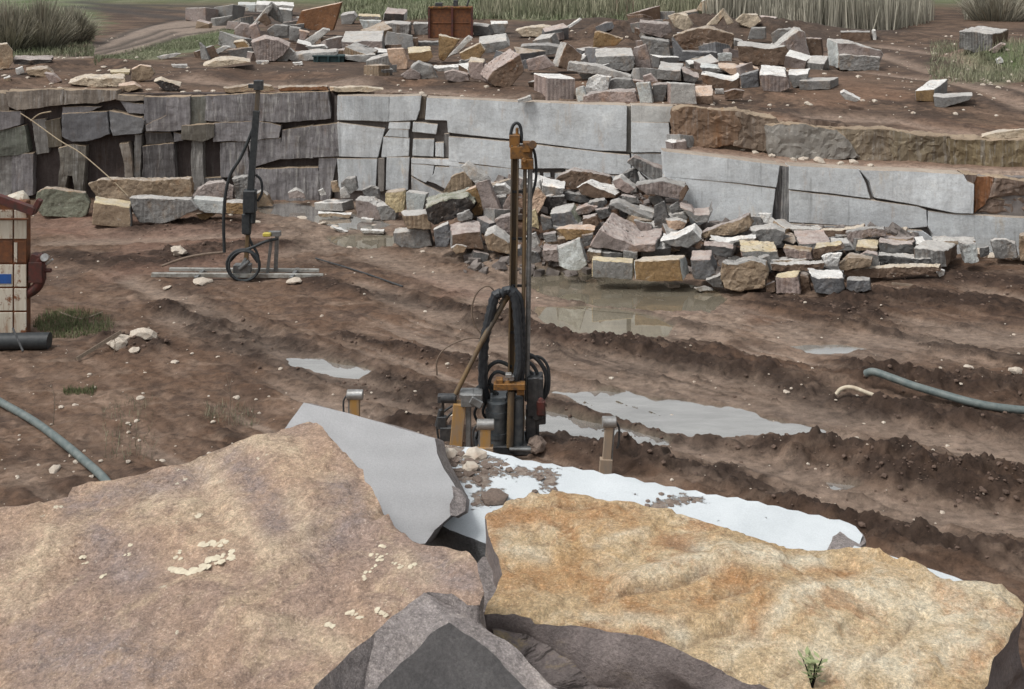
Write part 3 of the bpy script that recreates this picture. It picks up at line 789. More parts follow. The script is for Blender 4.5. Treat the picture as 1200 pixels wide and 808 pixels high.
WU = thing('quarry_wall', (P(1000, 185, 31.3).x, 31.4, 2.3), 'brown mossy upper ledge wall above the right pale wall', 'quarry wall')
backing(WU, 792, 1330, Y_up, lambda x: z_plain(x)-.03, (.14, .105, .075), off=.16, zb=1.9)
for poly, c_, dr, of in [
  ([(790,134),(800,129),(830,130),(864,131),(866,150),(862,170),(830,172),(800,172),(790,180)], (.25, .165, .11), .3, .06), ([(862,133),(884,136),(908,139),(912,152),(900,178),(880,174),(862,170)], (.24, .185, .14), .3, .0),
  ([(900,151),(945,150),(975,153),(990,166),(1005,184),(960,186),(905,181)], (.26, .245, .22), .2, .10), ([(975,152),(1010,153),(1046,155),(1048,175),(1046,192),(1010,188),(995,170)], (.26, .21, .15), .4, -.01),
  ([(1046,155),(1090,159),(1112,163),(1113,196),(1080,195),(1046,192)], (.25, .205, .14), .4, .04), ([(1112,163),(1150,165),(1200,168),(1260,171),(1330,176),(1330,215),(1200,205),(1113,197)], (.27, .215, .13), .5, .05)]:
    wall_block(WU, poly, Y_up, c_, dr, off=of, amp=3.0, bev=.02, ct='tn', grow=2.2)

# flat capping stones along the wall edges
cap = [('U', 'thin reddish plank shaped stone on the edge of the dark wall', [(325,103),(384,102),(385,106),(327,107)], 0,2,'orr','tn'),
       ('U', 'pale flat stone on the edge where the dark and pale walls meet', [(386,103),(430,102),(450,105),(432,108),(388,107)], 0,2,'cr','cr'),
       ('U', 'pale strip of rock on the edge above the left hose', [(262,104),(300,99),(318,101),(322,106),(264,109)], 0,2,'tn','tn'),
       ('U', 'cream flat rock lying on the mossy ledge at the far right', [(1150,160),(1175,154),(1210,152),(1230,156),(1228,162),(1160,163)], 0,2,'cr','cr'),
       ('U', 'thin cream flake of rock on the edge of the mossy ledge', [(975,152),(1003,151),(1010,154),(978,155)], 0,2,'cr','cr'),
       ('U', 'tan flake of rock on the middle edge of the mossy ledge', [(1062,158),(1090,158),(1098,162),(1066,162)], 0,2,'cr','pe'),
       ('U', 'cream crust of rock on the brown left end of the mossy ledge', [(803,131),(830,128),(860,128),(862,131),(806,133)], 0,1,'cr','pe')]
for a in cap: 
    xc_ = (a[2][0][0]+a[2][2][0])/2
    R(*a, Y=(Y_up(xc_)+.25 if xc_ > 790 else Y_mid(xc_)+.25 if xc_ > 392 else 36.2), D=.5)
# small bright rubble at the foot of the mossy ledge and below the collapsed corner
# ================================================================== loose blocks, left foot of the wall
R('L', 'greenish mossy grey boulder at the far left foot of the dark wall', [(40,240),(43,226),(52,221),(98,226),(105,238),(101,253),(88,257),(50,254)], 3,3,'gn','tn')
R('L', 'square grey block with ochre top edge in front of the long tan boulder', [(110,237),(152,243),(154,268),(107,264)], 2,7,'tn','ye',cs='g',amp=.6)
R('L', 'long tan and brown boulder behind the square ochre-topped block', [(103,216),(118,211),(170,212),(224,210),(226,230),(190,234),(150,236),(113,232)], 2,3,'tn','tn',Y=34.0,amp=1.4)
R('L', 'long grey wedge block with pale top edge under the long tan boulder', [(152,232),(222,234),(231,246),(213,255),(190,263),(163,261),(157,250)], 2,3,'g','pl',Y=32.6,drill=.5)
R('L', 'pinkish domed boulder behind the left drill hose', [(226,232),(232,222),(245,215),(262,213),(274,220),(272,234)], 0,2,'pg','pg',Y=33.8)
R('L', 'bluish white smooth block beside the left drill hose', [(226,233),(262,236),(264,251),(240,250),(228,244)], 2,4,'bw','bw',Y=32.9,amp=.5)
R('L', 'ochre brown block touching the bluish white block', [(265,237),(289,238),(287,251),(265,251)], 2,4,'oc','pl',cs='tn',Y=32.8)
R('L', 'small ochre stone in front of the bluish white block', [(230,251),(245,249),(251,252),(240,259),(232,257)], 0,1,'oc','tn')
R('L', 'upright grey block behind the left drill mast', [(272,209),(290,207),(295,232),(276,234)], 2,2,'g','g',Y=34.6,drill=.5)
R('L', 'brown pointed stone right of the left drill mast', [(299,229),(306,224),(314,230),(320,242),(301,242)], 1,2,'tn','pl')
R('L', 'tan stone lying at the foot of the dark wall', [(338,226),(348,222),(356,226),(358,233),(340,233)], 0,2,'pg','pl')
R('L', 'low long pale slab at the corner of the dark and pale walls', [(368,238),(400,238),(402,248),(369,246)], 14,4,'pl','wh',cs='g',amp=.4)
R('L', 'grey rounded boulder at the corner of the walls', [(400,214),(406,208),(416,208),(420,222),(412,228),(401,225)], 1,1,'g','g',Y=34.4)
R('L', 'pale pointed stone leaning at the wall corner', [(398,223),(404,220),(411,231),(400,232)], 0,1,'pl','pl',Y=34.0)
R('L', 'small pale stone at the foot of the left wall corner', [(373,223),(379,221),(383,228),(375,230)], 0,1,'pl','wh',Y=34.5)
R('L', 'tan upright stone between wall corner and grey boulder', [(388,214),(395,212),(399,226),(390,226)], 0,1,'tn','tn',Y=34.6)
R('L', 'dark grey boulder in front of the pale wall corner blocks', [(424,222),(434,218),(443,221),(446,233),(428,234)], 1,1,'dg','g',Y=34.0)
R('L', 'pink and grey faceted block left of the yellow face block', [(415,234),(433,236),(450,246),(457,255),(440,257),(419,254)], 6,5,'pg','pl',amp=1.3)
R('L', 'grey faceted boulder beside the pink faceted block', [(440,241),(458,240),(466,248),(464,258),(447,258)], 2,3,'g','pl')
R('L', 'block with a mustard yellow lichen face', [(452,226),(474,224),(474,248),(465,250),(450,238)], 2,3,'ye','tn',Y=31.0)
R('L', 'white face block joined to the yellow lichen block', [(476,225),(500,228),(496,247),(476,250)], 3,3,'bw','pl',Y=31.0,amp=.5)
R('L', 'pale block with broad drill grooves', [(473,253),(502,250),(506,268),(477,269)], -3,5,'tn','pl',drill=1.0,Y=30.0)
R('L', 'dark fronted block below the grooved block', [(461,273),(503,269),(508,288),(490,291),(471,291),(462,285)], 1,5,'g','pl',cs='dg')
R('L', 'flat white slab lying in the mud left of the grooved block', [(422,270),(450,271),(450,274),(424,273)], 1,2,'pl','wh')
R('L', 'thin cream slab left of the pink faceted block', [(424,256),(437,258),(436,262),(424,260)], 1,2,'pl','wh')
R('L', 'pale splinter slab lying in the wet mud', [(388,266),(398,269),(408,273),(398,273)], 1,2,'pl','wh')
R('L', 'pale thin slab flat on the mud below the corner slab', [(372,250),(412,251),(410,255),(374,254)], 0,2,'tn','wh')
# ================================================================== middle heap
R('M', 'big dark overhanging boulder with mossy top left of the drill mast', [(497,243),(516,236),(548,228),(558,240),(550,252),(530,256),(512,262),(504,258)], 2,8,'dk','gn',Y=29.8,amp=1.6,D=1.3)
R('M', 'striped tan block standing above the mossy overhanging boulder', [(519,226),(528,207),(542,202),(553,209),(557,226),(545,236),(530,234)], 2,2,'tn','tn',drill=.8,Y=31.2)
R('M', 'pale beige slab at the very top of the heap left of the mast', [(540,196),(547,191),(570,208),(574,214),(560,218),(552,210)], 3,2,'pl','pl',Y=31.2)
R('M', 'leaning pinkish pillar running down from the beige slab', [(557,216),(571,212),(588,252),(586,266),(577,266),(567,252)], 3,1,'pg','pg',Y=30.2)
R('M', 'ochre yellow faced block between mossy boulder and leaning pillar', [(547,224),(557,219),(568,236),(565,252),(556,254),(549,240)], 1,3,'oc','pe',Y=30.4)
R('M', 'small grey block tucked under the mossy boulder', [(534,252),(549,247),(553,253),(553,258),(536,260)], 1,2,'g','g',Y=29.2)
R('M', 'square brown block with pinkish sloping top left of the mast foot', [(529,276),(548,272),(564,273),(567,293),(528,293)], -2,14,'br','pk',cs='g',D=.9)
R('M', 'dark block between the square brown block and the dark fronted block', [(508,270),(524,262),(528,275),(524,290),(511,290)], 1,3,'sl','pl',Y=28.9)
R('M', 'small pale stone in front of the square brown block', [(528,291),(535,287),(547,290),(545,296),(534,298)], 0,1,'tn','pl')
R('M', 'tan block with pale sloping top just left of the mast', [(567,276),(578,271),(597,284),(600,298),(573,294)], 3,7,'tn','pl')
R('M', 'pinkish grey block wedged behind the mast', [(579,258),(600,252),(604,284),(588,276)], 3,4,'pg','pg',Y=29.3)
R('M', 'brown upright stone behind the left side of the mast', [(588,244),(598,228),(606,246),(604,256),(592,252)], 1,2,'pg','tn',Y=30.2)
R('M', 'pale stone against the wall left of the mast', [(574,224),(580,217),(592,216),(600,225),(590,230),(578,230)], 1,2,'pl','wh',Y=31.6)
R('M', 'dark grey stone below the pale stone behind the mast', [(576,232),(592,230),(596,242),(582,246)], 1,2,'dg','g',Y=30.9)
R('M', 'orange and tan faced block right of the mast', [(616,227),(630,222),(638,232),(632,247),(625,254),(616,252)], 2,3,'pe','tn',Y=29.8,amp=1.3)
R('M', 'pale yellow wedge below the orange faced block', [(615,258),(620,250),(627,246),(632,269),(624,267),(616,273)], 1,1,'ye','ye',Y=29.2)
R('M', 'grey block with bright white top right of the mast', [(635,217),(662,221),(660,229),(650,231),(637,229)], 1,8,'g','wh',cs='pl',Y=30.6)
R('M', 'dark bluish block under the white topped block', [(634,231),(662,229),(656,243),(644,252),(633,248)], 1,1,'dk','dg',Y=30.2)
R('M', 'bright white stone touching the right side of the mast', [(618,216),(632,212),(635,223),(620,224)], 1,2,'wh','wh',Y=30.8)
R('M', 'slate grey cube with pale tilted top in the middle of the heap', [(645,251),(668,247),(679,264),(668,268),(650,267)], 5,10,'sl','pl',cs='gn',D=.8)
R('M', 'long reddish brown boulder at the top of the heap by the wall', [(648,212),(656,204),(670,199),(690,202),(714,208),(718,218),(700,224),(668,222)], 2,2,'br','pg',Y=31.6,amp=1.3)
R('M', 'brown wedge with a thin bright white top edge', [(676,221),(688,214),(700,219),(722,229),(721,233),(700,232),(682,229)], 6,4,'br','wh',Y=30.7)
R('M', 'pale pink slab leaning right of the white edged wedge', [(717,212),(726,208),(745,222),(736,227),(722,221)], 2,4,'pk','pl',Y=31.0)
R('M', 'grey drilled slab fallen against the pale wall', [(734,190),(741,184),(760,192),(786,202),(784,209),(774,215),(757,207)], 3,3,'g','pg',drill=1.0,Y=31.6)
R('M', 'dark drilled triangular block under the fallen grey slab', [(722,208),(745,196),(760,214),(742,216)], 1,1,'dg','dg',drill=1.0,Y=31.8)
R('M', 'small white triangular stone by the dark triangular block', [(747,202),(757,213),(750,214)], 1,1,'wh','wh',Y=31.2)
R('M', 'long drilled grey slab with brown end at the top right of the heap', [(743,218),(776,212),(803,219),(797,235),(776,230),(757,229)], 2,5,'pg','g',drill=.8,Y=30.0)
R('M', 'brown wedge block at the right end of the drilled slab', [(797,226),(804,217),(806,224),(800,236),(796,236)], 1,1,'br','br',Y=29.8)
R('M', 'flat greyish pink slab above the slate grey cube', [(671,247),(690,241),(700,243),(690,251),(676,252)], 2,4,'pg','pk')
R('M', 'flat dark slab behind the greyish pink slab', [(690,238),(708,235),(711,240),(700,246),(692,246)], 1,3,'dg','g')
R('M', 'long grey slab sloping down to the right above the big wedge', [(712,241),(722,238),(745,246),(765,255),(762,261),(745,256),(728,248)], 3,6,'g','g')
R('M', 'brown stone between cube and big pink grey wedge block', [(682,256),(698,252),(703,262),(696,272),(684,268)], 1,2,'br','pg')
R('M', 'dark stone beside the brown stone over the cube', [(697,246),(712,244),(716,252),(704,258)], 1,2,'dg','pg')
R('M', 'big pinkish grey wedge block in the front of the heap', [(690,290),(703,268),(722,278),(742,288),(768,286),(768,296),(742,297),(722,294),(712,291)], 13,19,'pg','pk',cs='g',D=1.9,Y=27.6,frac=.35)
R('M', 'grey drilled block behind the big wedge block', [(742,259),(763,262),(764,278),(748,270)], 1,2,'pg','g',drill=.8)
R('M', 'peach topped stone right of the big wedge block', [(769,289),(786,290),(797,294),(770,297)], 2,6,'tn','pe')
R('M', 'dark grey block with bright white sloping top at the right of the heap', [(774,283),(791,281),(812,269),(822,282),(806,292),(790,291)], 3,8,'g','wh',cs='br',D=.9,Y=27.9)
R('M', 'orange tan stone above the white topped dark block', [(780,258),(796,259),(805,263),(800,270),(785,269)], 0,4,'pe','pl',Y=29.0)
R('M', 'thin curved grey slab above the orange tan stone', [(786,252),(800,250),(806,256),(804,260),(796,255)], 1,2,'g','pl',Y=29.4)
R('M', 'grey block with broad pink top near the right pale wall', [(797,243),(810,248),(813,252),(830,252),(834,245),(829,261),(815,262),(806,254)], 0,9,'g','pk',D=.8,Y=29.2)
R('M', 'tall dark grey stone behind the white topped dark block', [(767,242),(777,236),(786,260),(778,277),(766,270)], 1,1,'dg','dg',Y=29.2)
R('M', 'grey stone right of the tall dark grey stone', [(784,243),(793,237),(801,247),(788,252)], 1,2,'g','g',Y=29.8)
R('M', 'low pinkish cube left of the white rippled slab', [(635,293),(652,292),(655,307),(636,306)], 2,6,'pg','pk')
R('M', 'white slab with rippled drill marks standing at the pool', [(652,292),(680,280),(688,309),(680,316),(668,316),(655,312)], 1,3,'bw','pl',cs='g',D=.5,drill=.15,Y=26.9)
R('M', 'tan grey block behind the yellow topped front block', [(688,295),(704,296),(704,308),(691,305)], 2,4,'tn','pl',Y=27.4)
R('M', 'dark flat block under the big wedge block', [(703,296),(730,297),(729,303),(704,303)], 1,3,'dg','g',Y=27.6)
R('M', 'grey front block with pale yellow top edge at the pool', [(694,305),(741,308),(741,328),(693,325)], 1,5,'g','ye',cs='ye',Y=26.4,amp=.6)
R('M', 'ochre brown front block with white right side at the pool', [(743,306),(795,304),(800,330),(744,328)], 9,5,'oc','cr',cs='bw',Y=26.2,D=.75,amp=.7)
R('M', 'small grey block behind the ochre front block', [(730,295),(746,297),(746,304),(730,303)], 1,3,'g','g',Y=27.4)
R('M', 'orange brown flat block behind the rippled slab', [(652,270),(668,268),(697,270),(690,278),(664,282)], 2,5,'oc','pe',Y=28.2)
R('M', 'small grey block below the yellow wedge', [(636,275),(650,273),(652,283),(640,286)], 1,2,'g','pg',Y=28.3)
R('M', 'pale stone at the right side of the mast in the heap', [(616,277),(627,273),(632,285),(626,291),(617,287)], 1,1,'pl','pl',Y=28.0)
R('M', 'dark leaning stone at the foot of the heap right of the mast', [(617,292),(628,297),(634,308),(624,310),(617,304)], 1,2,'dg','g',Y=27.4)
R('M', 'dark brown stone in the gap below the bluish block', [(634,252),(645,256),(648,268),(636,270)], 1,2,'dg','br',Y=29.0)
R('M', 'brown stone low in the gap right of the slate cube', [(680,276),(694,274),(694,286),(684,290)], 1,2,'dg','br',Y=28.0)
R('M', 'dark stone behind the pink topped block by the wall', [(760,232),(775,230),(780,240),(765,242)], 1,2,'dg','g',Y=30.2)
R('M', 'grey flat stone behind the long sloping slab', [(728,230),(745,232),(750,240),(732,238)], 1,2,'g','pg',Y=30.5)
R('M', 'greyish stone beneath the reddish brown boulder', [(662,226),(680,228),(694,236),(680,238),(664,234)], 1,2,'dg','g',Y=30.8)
# ================================================================== right row
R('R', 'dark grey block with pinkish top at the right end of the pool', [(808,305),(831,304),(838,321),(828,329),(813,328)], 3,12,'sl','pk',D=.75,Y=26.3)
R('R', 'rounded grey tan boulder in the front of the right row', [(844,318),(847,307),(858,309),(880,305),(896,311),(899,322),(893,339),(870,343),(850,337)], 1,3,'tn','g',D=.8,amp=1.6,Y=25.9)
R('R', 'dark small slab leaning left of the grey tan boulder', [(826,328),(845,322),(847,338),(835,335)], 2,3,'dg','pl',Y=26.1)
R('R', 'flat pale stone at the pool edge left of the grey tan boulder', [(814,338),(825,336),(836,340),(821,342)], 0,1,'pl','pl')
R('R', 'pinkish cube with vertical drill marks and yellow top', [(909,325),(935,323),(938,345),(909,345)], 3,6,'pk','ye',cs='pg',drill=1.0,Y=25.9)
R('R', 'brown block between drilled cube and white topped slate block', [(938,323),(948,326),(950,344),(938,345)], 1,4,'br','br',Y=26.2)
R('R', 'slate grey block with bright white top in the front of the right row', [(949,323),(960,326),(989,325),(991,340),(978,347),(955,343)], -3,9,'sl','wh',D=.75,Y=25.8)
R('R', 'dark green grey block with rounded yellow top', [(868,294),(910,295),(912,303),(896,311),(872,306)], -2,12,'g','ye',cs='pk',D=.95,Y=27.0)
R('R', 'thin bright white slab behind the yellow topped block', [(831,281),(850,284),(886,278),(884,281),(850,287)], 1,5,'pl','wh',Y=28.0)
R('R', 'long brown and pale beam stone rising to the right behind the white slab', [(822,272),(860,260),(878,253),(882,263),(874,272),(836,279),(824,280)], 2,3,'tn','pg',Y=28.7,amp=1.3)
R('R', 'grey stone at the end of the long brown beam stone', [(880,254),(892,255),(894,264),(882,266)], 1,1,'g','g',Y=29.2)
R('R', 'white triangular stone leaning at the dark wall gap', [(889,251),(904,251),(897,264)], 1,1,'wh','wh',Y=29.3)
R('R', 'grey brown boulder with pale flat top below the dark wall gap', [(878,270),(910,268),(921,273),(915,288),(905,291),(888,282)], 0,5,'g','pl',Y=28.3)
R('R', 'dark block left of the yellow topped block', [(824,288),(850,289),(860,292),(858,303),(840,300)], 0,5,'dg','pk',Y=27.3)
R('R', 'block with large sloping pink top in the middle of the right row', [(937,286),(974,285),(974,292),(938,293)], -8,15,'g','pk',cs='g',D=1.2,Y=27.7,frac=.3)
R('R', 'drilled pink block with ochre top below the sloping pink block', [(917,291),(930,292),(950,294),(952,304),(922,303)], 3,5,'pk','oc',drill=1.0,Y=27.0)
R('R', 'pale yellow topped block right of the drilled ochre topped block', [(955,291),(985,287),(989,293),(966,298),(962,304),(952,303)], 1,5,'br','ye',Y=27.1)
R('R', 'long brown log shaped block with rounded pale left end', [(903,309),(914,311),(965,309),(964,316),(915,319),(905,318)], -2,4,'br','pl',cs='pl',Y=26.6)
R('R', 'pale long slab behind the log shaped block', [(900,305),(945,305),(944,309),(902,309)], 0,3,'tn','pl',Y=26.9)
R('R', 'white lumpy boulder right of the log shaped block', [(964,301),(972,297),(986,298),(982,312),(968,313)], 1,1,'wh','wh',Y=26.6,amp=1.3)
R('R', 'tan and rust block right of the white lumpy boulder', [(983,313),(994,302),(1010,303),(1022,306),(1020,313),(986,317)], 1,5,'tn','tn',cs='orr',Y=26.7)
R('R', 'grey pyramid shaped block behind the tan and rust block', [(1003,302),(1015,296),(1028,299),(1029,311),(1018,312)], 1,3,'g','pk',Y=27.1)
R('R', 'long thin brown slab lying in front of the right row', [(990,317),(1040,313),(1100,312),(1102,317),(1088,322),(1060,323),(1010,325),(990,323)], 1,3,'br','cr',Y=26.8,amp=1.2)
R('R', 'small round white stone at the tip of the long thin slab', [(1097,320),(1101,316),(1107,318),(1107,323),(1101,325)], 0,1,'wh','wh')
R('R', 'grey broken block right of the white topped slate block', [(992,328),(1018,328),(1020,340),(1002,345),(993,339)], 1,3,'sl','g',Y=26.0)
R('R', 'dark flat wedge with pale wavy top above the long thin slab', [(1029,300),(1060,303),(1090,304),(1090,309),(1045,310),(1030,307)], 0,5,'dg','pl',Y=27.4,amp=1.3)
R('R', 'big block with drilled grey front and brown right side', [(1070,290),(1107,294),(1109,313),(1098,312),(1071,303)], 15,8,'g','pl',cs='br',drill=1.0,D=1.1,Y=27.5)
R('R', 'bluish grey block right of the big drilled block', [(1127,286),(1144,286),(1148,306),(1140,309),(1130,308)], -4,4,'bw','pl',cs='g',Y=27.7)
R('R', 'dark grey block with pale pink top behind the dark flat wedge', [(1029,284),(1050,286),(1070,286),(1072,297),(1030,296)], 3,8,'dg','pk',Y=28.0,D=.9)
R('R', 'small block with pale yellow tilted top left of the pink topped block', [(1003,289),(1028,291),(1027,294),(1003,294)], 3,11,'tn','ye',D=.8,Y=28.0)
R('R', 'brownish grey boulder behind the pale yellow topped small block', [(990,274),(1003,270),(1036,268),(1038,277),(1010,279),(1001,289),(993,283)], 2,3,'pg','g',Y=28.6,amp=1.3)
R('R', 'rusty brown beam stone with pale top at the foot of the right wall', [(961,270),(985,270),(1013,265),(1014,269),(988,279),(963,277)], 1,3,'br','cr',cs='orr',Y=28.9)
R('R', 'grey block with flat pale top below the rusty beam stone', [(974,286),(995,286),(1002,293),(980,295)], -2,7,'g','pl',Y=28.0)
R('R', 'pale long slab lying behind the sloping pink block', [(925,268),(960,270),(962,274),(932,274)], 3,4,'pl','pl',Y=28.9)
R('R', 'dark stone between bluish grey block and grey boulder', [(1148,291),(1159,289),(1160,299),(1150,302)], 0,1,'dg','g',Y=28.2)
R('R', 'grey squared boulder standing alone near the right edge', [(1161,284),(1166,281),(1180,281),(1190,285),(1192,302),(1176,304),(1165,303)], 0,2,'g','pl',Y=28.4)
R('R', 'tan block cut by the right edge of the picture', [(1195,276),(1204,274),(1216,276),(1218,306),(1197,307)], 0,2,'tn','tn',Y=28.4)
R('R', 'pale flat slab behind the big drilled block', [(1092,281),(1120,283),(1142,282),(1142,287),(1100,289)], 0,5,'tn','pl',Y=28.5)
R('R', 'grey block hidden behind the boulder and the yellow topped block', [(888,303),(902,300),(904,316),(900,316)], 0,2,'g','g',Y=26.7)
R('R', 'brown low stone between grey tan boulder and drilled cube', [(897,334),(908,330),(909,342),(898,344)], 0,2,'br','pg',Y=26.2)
# ================================================================== upper level, left
R('U', 'tan rounded boulder cut by the left edge of the picture', [(-6,54),(8,51),(15,60),(16,72),(10,80),(-6,82)], 0,1,'tn','cr')
R('U', 'long grey slab lying flat at the upper left, the shaded gap below painted on its front', [(15,70),(60,70),(60,73),(52,76),(16,76)], 3,5,'dk','pg',D=1.2)  # near black front colour stands in for the shaded gap beneath
R('U', 'tan flat stone in the left rubble strip', [(30,82),(55,80),(62,86),(56,91),(34,88)], 1,3,'tn','tn')
R('U', 'pale pink pointed stone in the left rubble strip', [(52,86),(63,88),(72,96),(60,98)], 1,2,'pk','pk')
R('U', 'white lump left of the tan flat stone', [(18,82),(26,79),(28,85),(20,88)], 0,1,'pl','wh')
R('U', 'small pale stone near the left edge rubble', [(4,92),(12,90),(13,95),(5,96)], 0,1,'tn','pl')
R('U', 'long cream slab lying on the wall edge at the upper left', [(80,98),(98,92),(146,92),(147,96),(136,103),(104,102)], 1,5,'cr','cr',amp=1.3)
R('U', 'round tan boulder beside the long cream slab', [(153,92),(155,81),(165,76),(177,78),(182,86),(176,93),(160,97)], 1,1,'tn','pe',amp=1.3)
R('U', 'yellowish flat stone behind the long cream slab', [(129,85),(152,84),(151,87),(131,88)], 1,3,'ye','ye')
R('U', 'cream slab tilting over a dark gap right of the round tan boulder', [(180,96),(188,93),(212,101),(208,106),(194,107)], 1,3,'dk','cr')  # dark front colour imitates the shade under the tilted slab
R('U', 'pinkish tan flat stone under the round tan boulder', [(138,101),(158,99),(165,104),(150,108)], 1,3,'tn','pe')
R('U', 'thin pale branch shaped stone on the grassy bank', [(183,67),(205,63),(211,64),(205,67),(190,70)], 1,1,'pl','pl')
R('U', 'low pale stone right of the grassy bank', [(201,76),(220,77),(220,80),(203,79)], 0,1,'pl','pl')
# upper heap, left cluster
R('U', 'large rust orange plate standing upright', [(346,30),(353,13),(378,8),(400,3),(390,36),(376,37),(364,35)], 2,1,'orr','pe',D=.5,Y=62,amp=.6)
R('U', 'drilled grey plate leaning with a pointed top', [(310,12),(317,3),(325,9),(331,22),(331,27),(322,24)], 1,1,'g','g',drill=.6,Y=62)
R('U', 'pale thin blade stone leaning left of the drilled plate', [(296,29),(312,10),(318,6),(319,10),(302,30)], 1,1,'pl','pl',Y=61)
R('U', 'brown triangular stone under the leaning drilled plate', [(302,24),(311,15),(318,27),(312,31)], 1,1,'br','br',Y=60)
R('U', 'far bluish white block at the top left of the dump', [(279,5),(300,6),(298,14),(281,13)], 0,3,'bw','bw',Y=84)
R('U', 'far white block behind the drilled leaning plate', [(300,5),(345,7),(343,12),(301,15)], 0,4,'pl','wh',Y=82)
R('U', 'grey block behind the rust plate', [(325,11),(342,12),(341,28),(331,28)], 1,2,'g','wh',Y=66)
R('U', 'pinkish grey rounded boulder left of the big drilled boulder', [(275,34),(282,27),(291,29),(298,38),(290,50),(277,46)], 1,1,'pg','pg',Y=58)
R('U', 'pinkish tan block above the big drilled boulder', [(290,32),(300,28),(306,42),(296,50)], 1,2,'pk','pk',Y=57)
R('U', 'big drilled pinkish boulder in the left cluster', [(294,50),(310,45),(326,48),(340,54),(333,64),(322,71),(300,73)], 1,4,'pg','pk',drill=.9,Y=49)
R('U', 'grey boulder behind the big drilled boulder', [(312,36),(322,29),(337,31),(337,42),(318,44)], 1,1,'g','g',Y=58)
R('U', 'grey stone below the foot of the rust plate', [(339,32),(352,34),(350,50),(339,47)], 1,1,'g','g',Y=57)
R('U', 'pink stone right of the grey stone below the rust plate', [(350,36),(362,39),(357,49),(351,47)], 1,2,'pk','pe',Y=56)
R('U', 'pale beam stone leaning over the left cluster', [(352,52),(378,34),(386,36),(364,55)], 2,2,'pl','pl',Y=54)
R('U', 'white flat block under the leaning pale beam', [(358,55),(380,54),(384,57),(362,60)], 1,2,'g','wh',Y=53)
R('U', 'peach flat stone right of the leaning pale beam', [(375,46),(392,46),(391,51),(385,56),(377,52)], 1,3,'pe','pe',Y=55)
R('U', 'long whitish slab in front of the left cluster', [(335,67),(362,62),(394,61),(396,64),(382,70),(342,72)], 2,4,'pl','pl',Y=50)
R('U', 'white jagged stone left of the long whitish slab', [(321,68),(326,60),(340,57),(346,62),(336,72),(326,72)], 1,1,'pl','wh',Y=49)
R('U', 'ochre stone left of the big drilled boulder', [(273,50),(285,48),(292,55),(280,60)], 1,2,'oc','cr',Y=53)
R('U', 'thin pale plank stone at the left of the cluster', [(246,63),(263,54),(270,55),(256,64)], 1,1,'pl','pl',Y=52)
R('U', 'grey wedge stone at the far left of the cluster', [(233,50),(240,56),(246,70),(236,70)], 1,1,'g','g',Y=50)
R('U', 'cream flat slab in front of the left cluster', [(238,78),(252,71),(272,70),(294,73),(272,76),(250,80)], 0,4,'cr','cr')
R('U', 'dark brown stone below the big drilled boulder', [(264,60),(280,57),(296,56),(298,70),(276,71)], 1,1,'dg','br',Y=49.5)
R('U', 'small pale slab before the cream flat slab', [(300,72),(315,72),(314,75),(302,75)], 0,1,'pl','pl')
R('U', 'white slab fragment beside the dark green skip', [(343,74),(354,73),(355,76),(345,77)], 0,1,'wh','wh')
# upper heap, centre
R('U', 'grey far block right of the rust plate', [(399,18),(414,16),(418,21),(412,29),(400,29)], 2,3,'g','pl')
R('U', 'far pale yellow topped slab beside the white box stone', [(420,19),(446,20),(442,24),(421,23)], 0,3,'g','ye',Y=74)
R('U', 'white box stone below the far pale yellow slab', [(421,24),(447,25),(440,34),(426,34)], 0,1,'bw','bw',Y=68)
R('U', 'far block with pinkish top and white right side', [(450,15),(474,17),(473,25),(449,24)], 4,6,'dk','pk',cs='bw',Y=72)
R('U', 'grey drilled block in front of the far white sided block', [(443,30),(457,27),(480,29),(479,43),(456,44),(444,39)], 3,3,'g','pl',drill=.8,Y=63)
R('U', 'small grey brown block left of the rusty container', [(484,28),(502,28),(502,41),(486,41)], 1,2,'g','pl',Y=66)
R('U', 'large grey block with broad pale top left of the centre', [(400,49),(448,48),(450,63),(402,63)], 3,12,'pg','pl',cs='g',D=2.2,Y=50)
R('U', 'pale slab under the large broad topped block', [(404,66),(440,64),(441,72),(425,73),(405,70)], 0,2,'g','pl',Y=47)
R('U', 'peach coloured plate standing on edge', [(453,58),(472,57),(478,72),(477,81),(465,82),(456,72)], 1,1,'pe','pe',D=.6,Y=44,amp=.6)
R('U', 'ochre sided block with pale yellow top beside the peach plate', [(478,62),(505,60),(507,67),(500,73),(481,70)], -1,6,'oc','ye',Y=45.5)
R('U', 'long dark beam lying behind the yellow topped block', [(455,50),(520,50),(520,54),(455,54)], 0,2,'dg','g',Y=56)
R('U', 'grey domed boulder in front of the yellow topped block', [(480,80),(490,73),(506,78),(514,93),(494,93)], 1,2,'g','g')
R('U', 'dark brown stone left of the grey domed boulder', [(469,89),(481,80),(492,86),(492,94),(474,93)], 1,1,'pg','pg')
R('U', 'white flat slab right of the grey domed boulder', [(507,80),(545,78),(546,82),(515,84)], 1,3,'pl','wh')
R('U', 'pinkish grey low block below the white flat slab', [(520,86),(530,83),(549,88),(550,95),(536,97),(523,94)], 1,2,'pg','pk')
R('U', 'upright ochre leaf shaped stone below the rusty container', [(514,41),(539,47),(533,56),(520,72),(515,70)], 1,1,'oc','cr',D=.6,Y=46)
R('U', 'pale narrow ridge stone leaning right of the ochre leaf', [(524,68),(549,42),(554,45),(537,63)], 1,1,'pl','pl',Y=45)
R('U', 'ochre block with pale edge right of the narrow ridge stone', [(538,63),(562,51),(569,60),(562,70),(543,73)], 1,2,'oc','cr',Y=44.5)
R('U', 'pale tilted plate with dark underside', [(562,52),(594,48),(598,54),(580,62),(570,63)], -1,9,'g','pl',D=.9,Y=47,frac=.2)
R('U', 'tan block behind the big tilted block', [(549,72),(566,74),(571,96),(551,92)], 3,5,'pk','cr',Y=41)
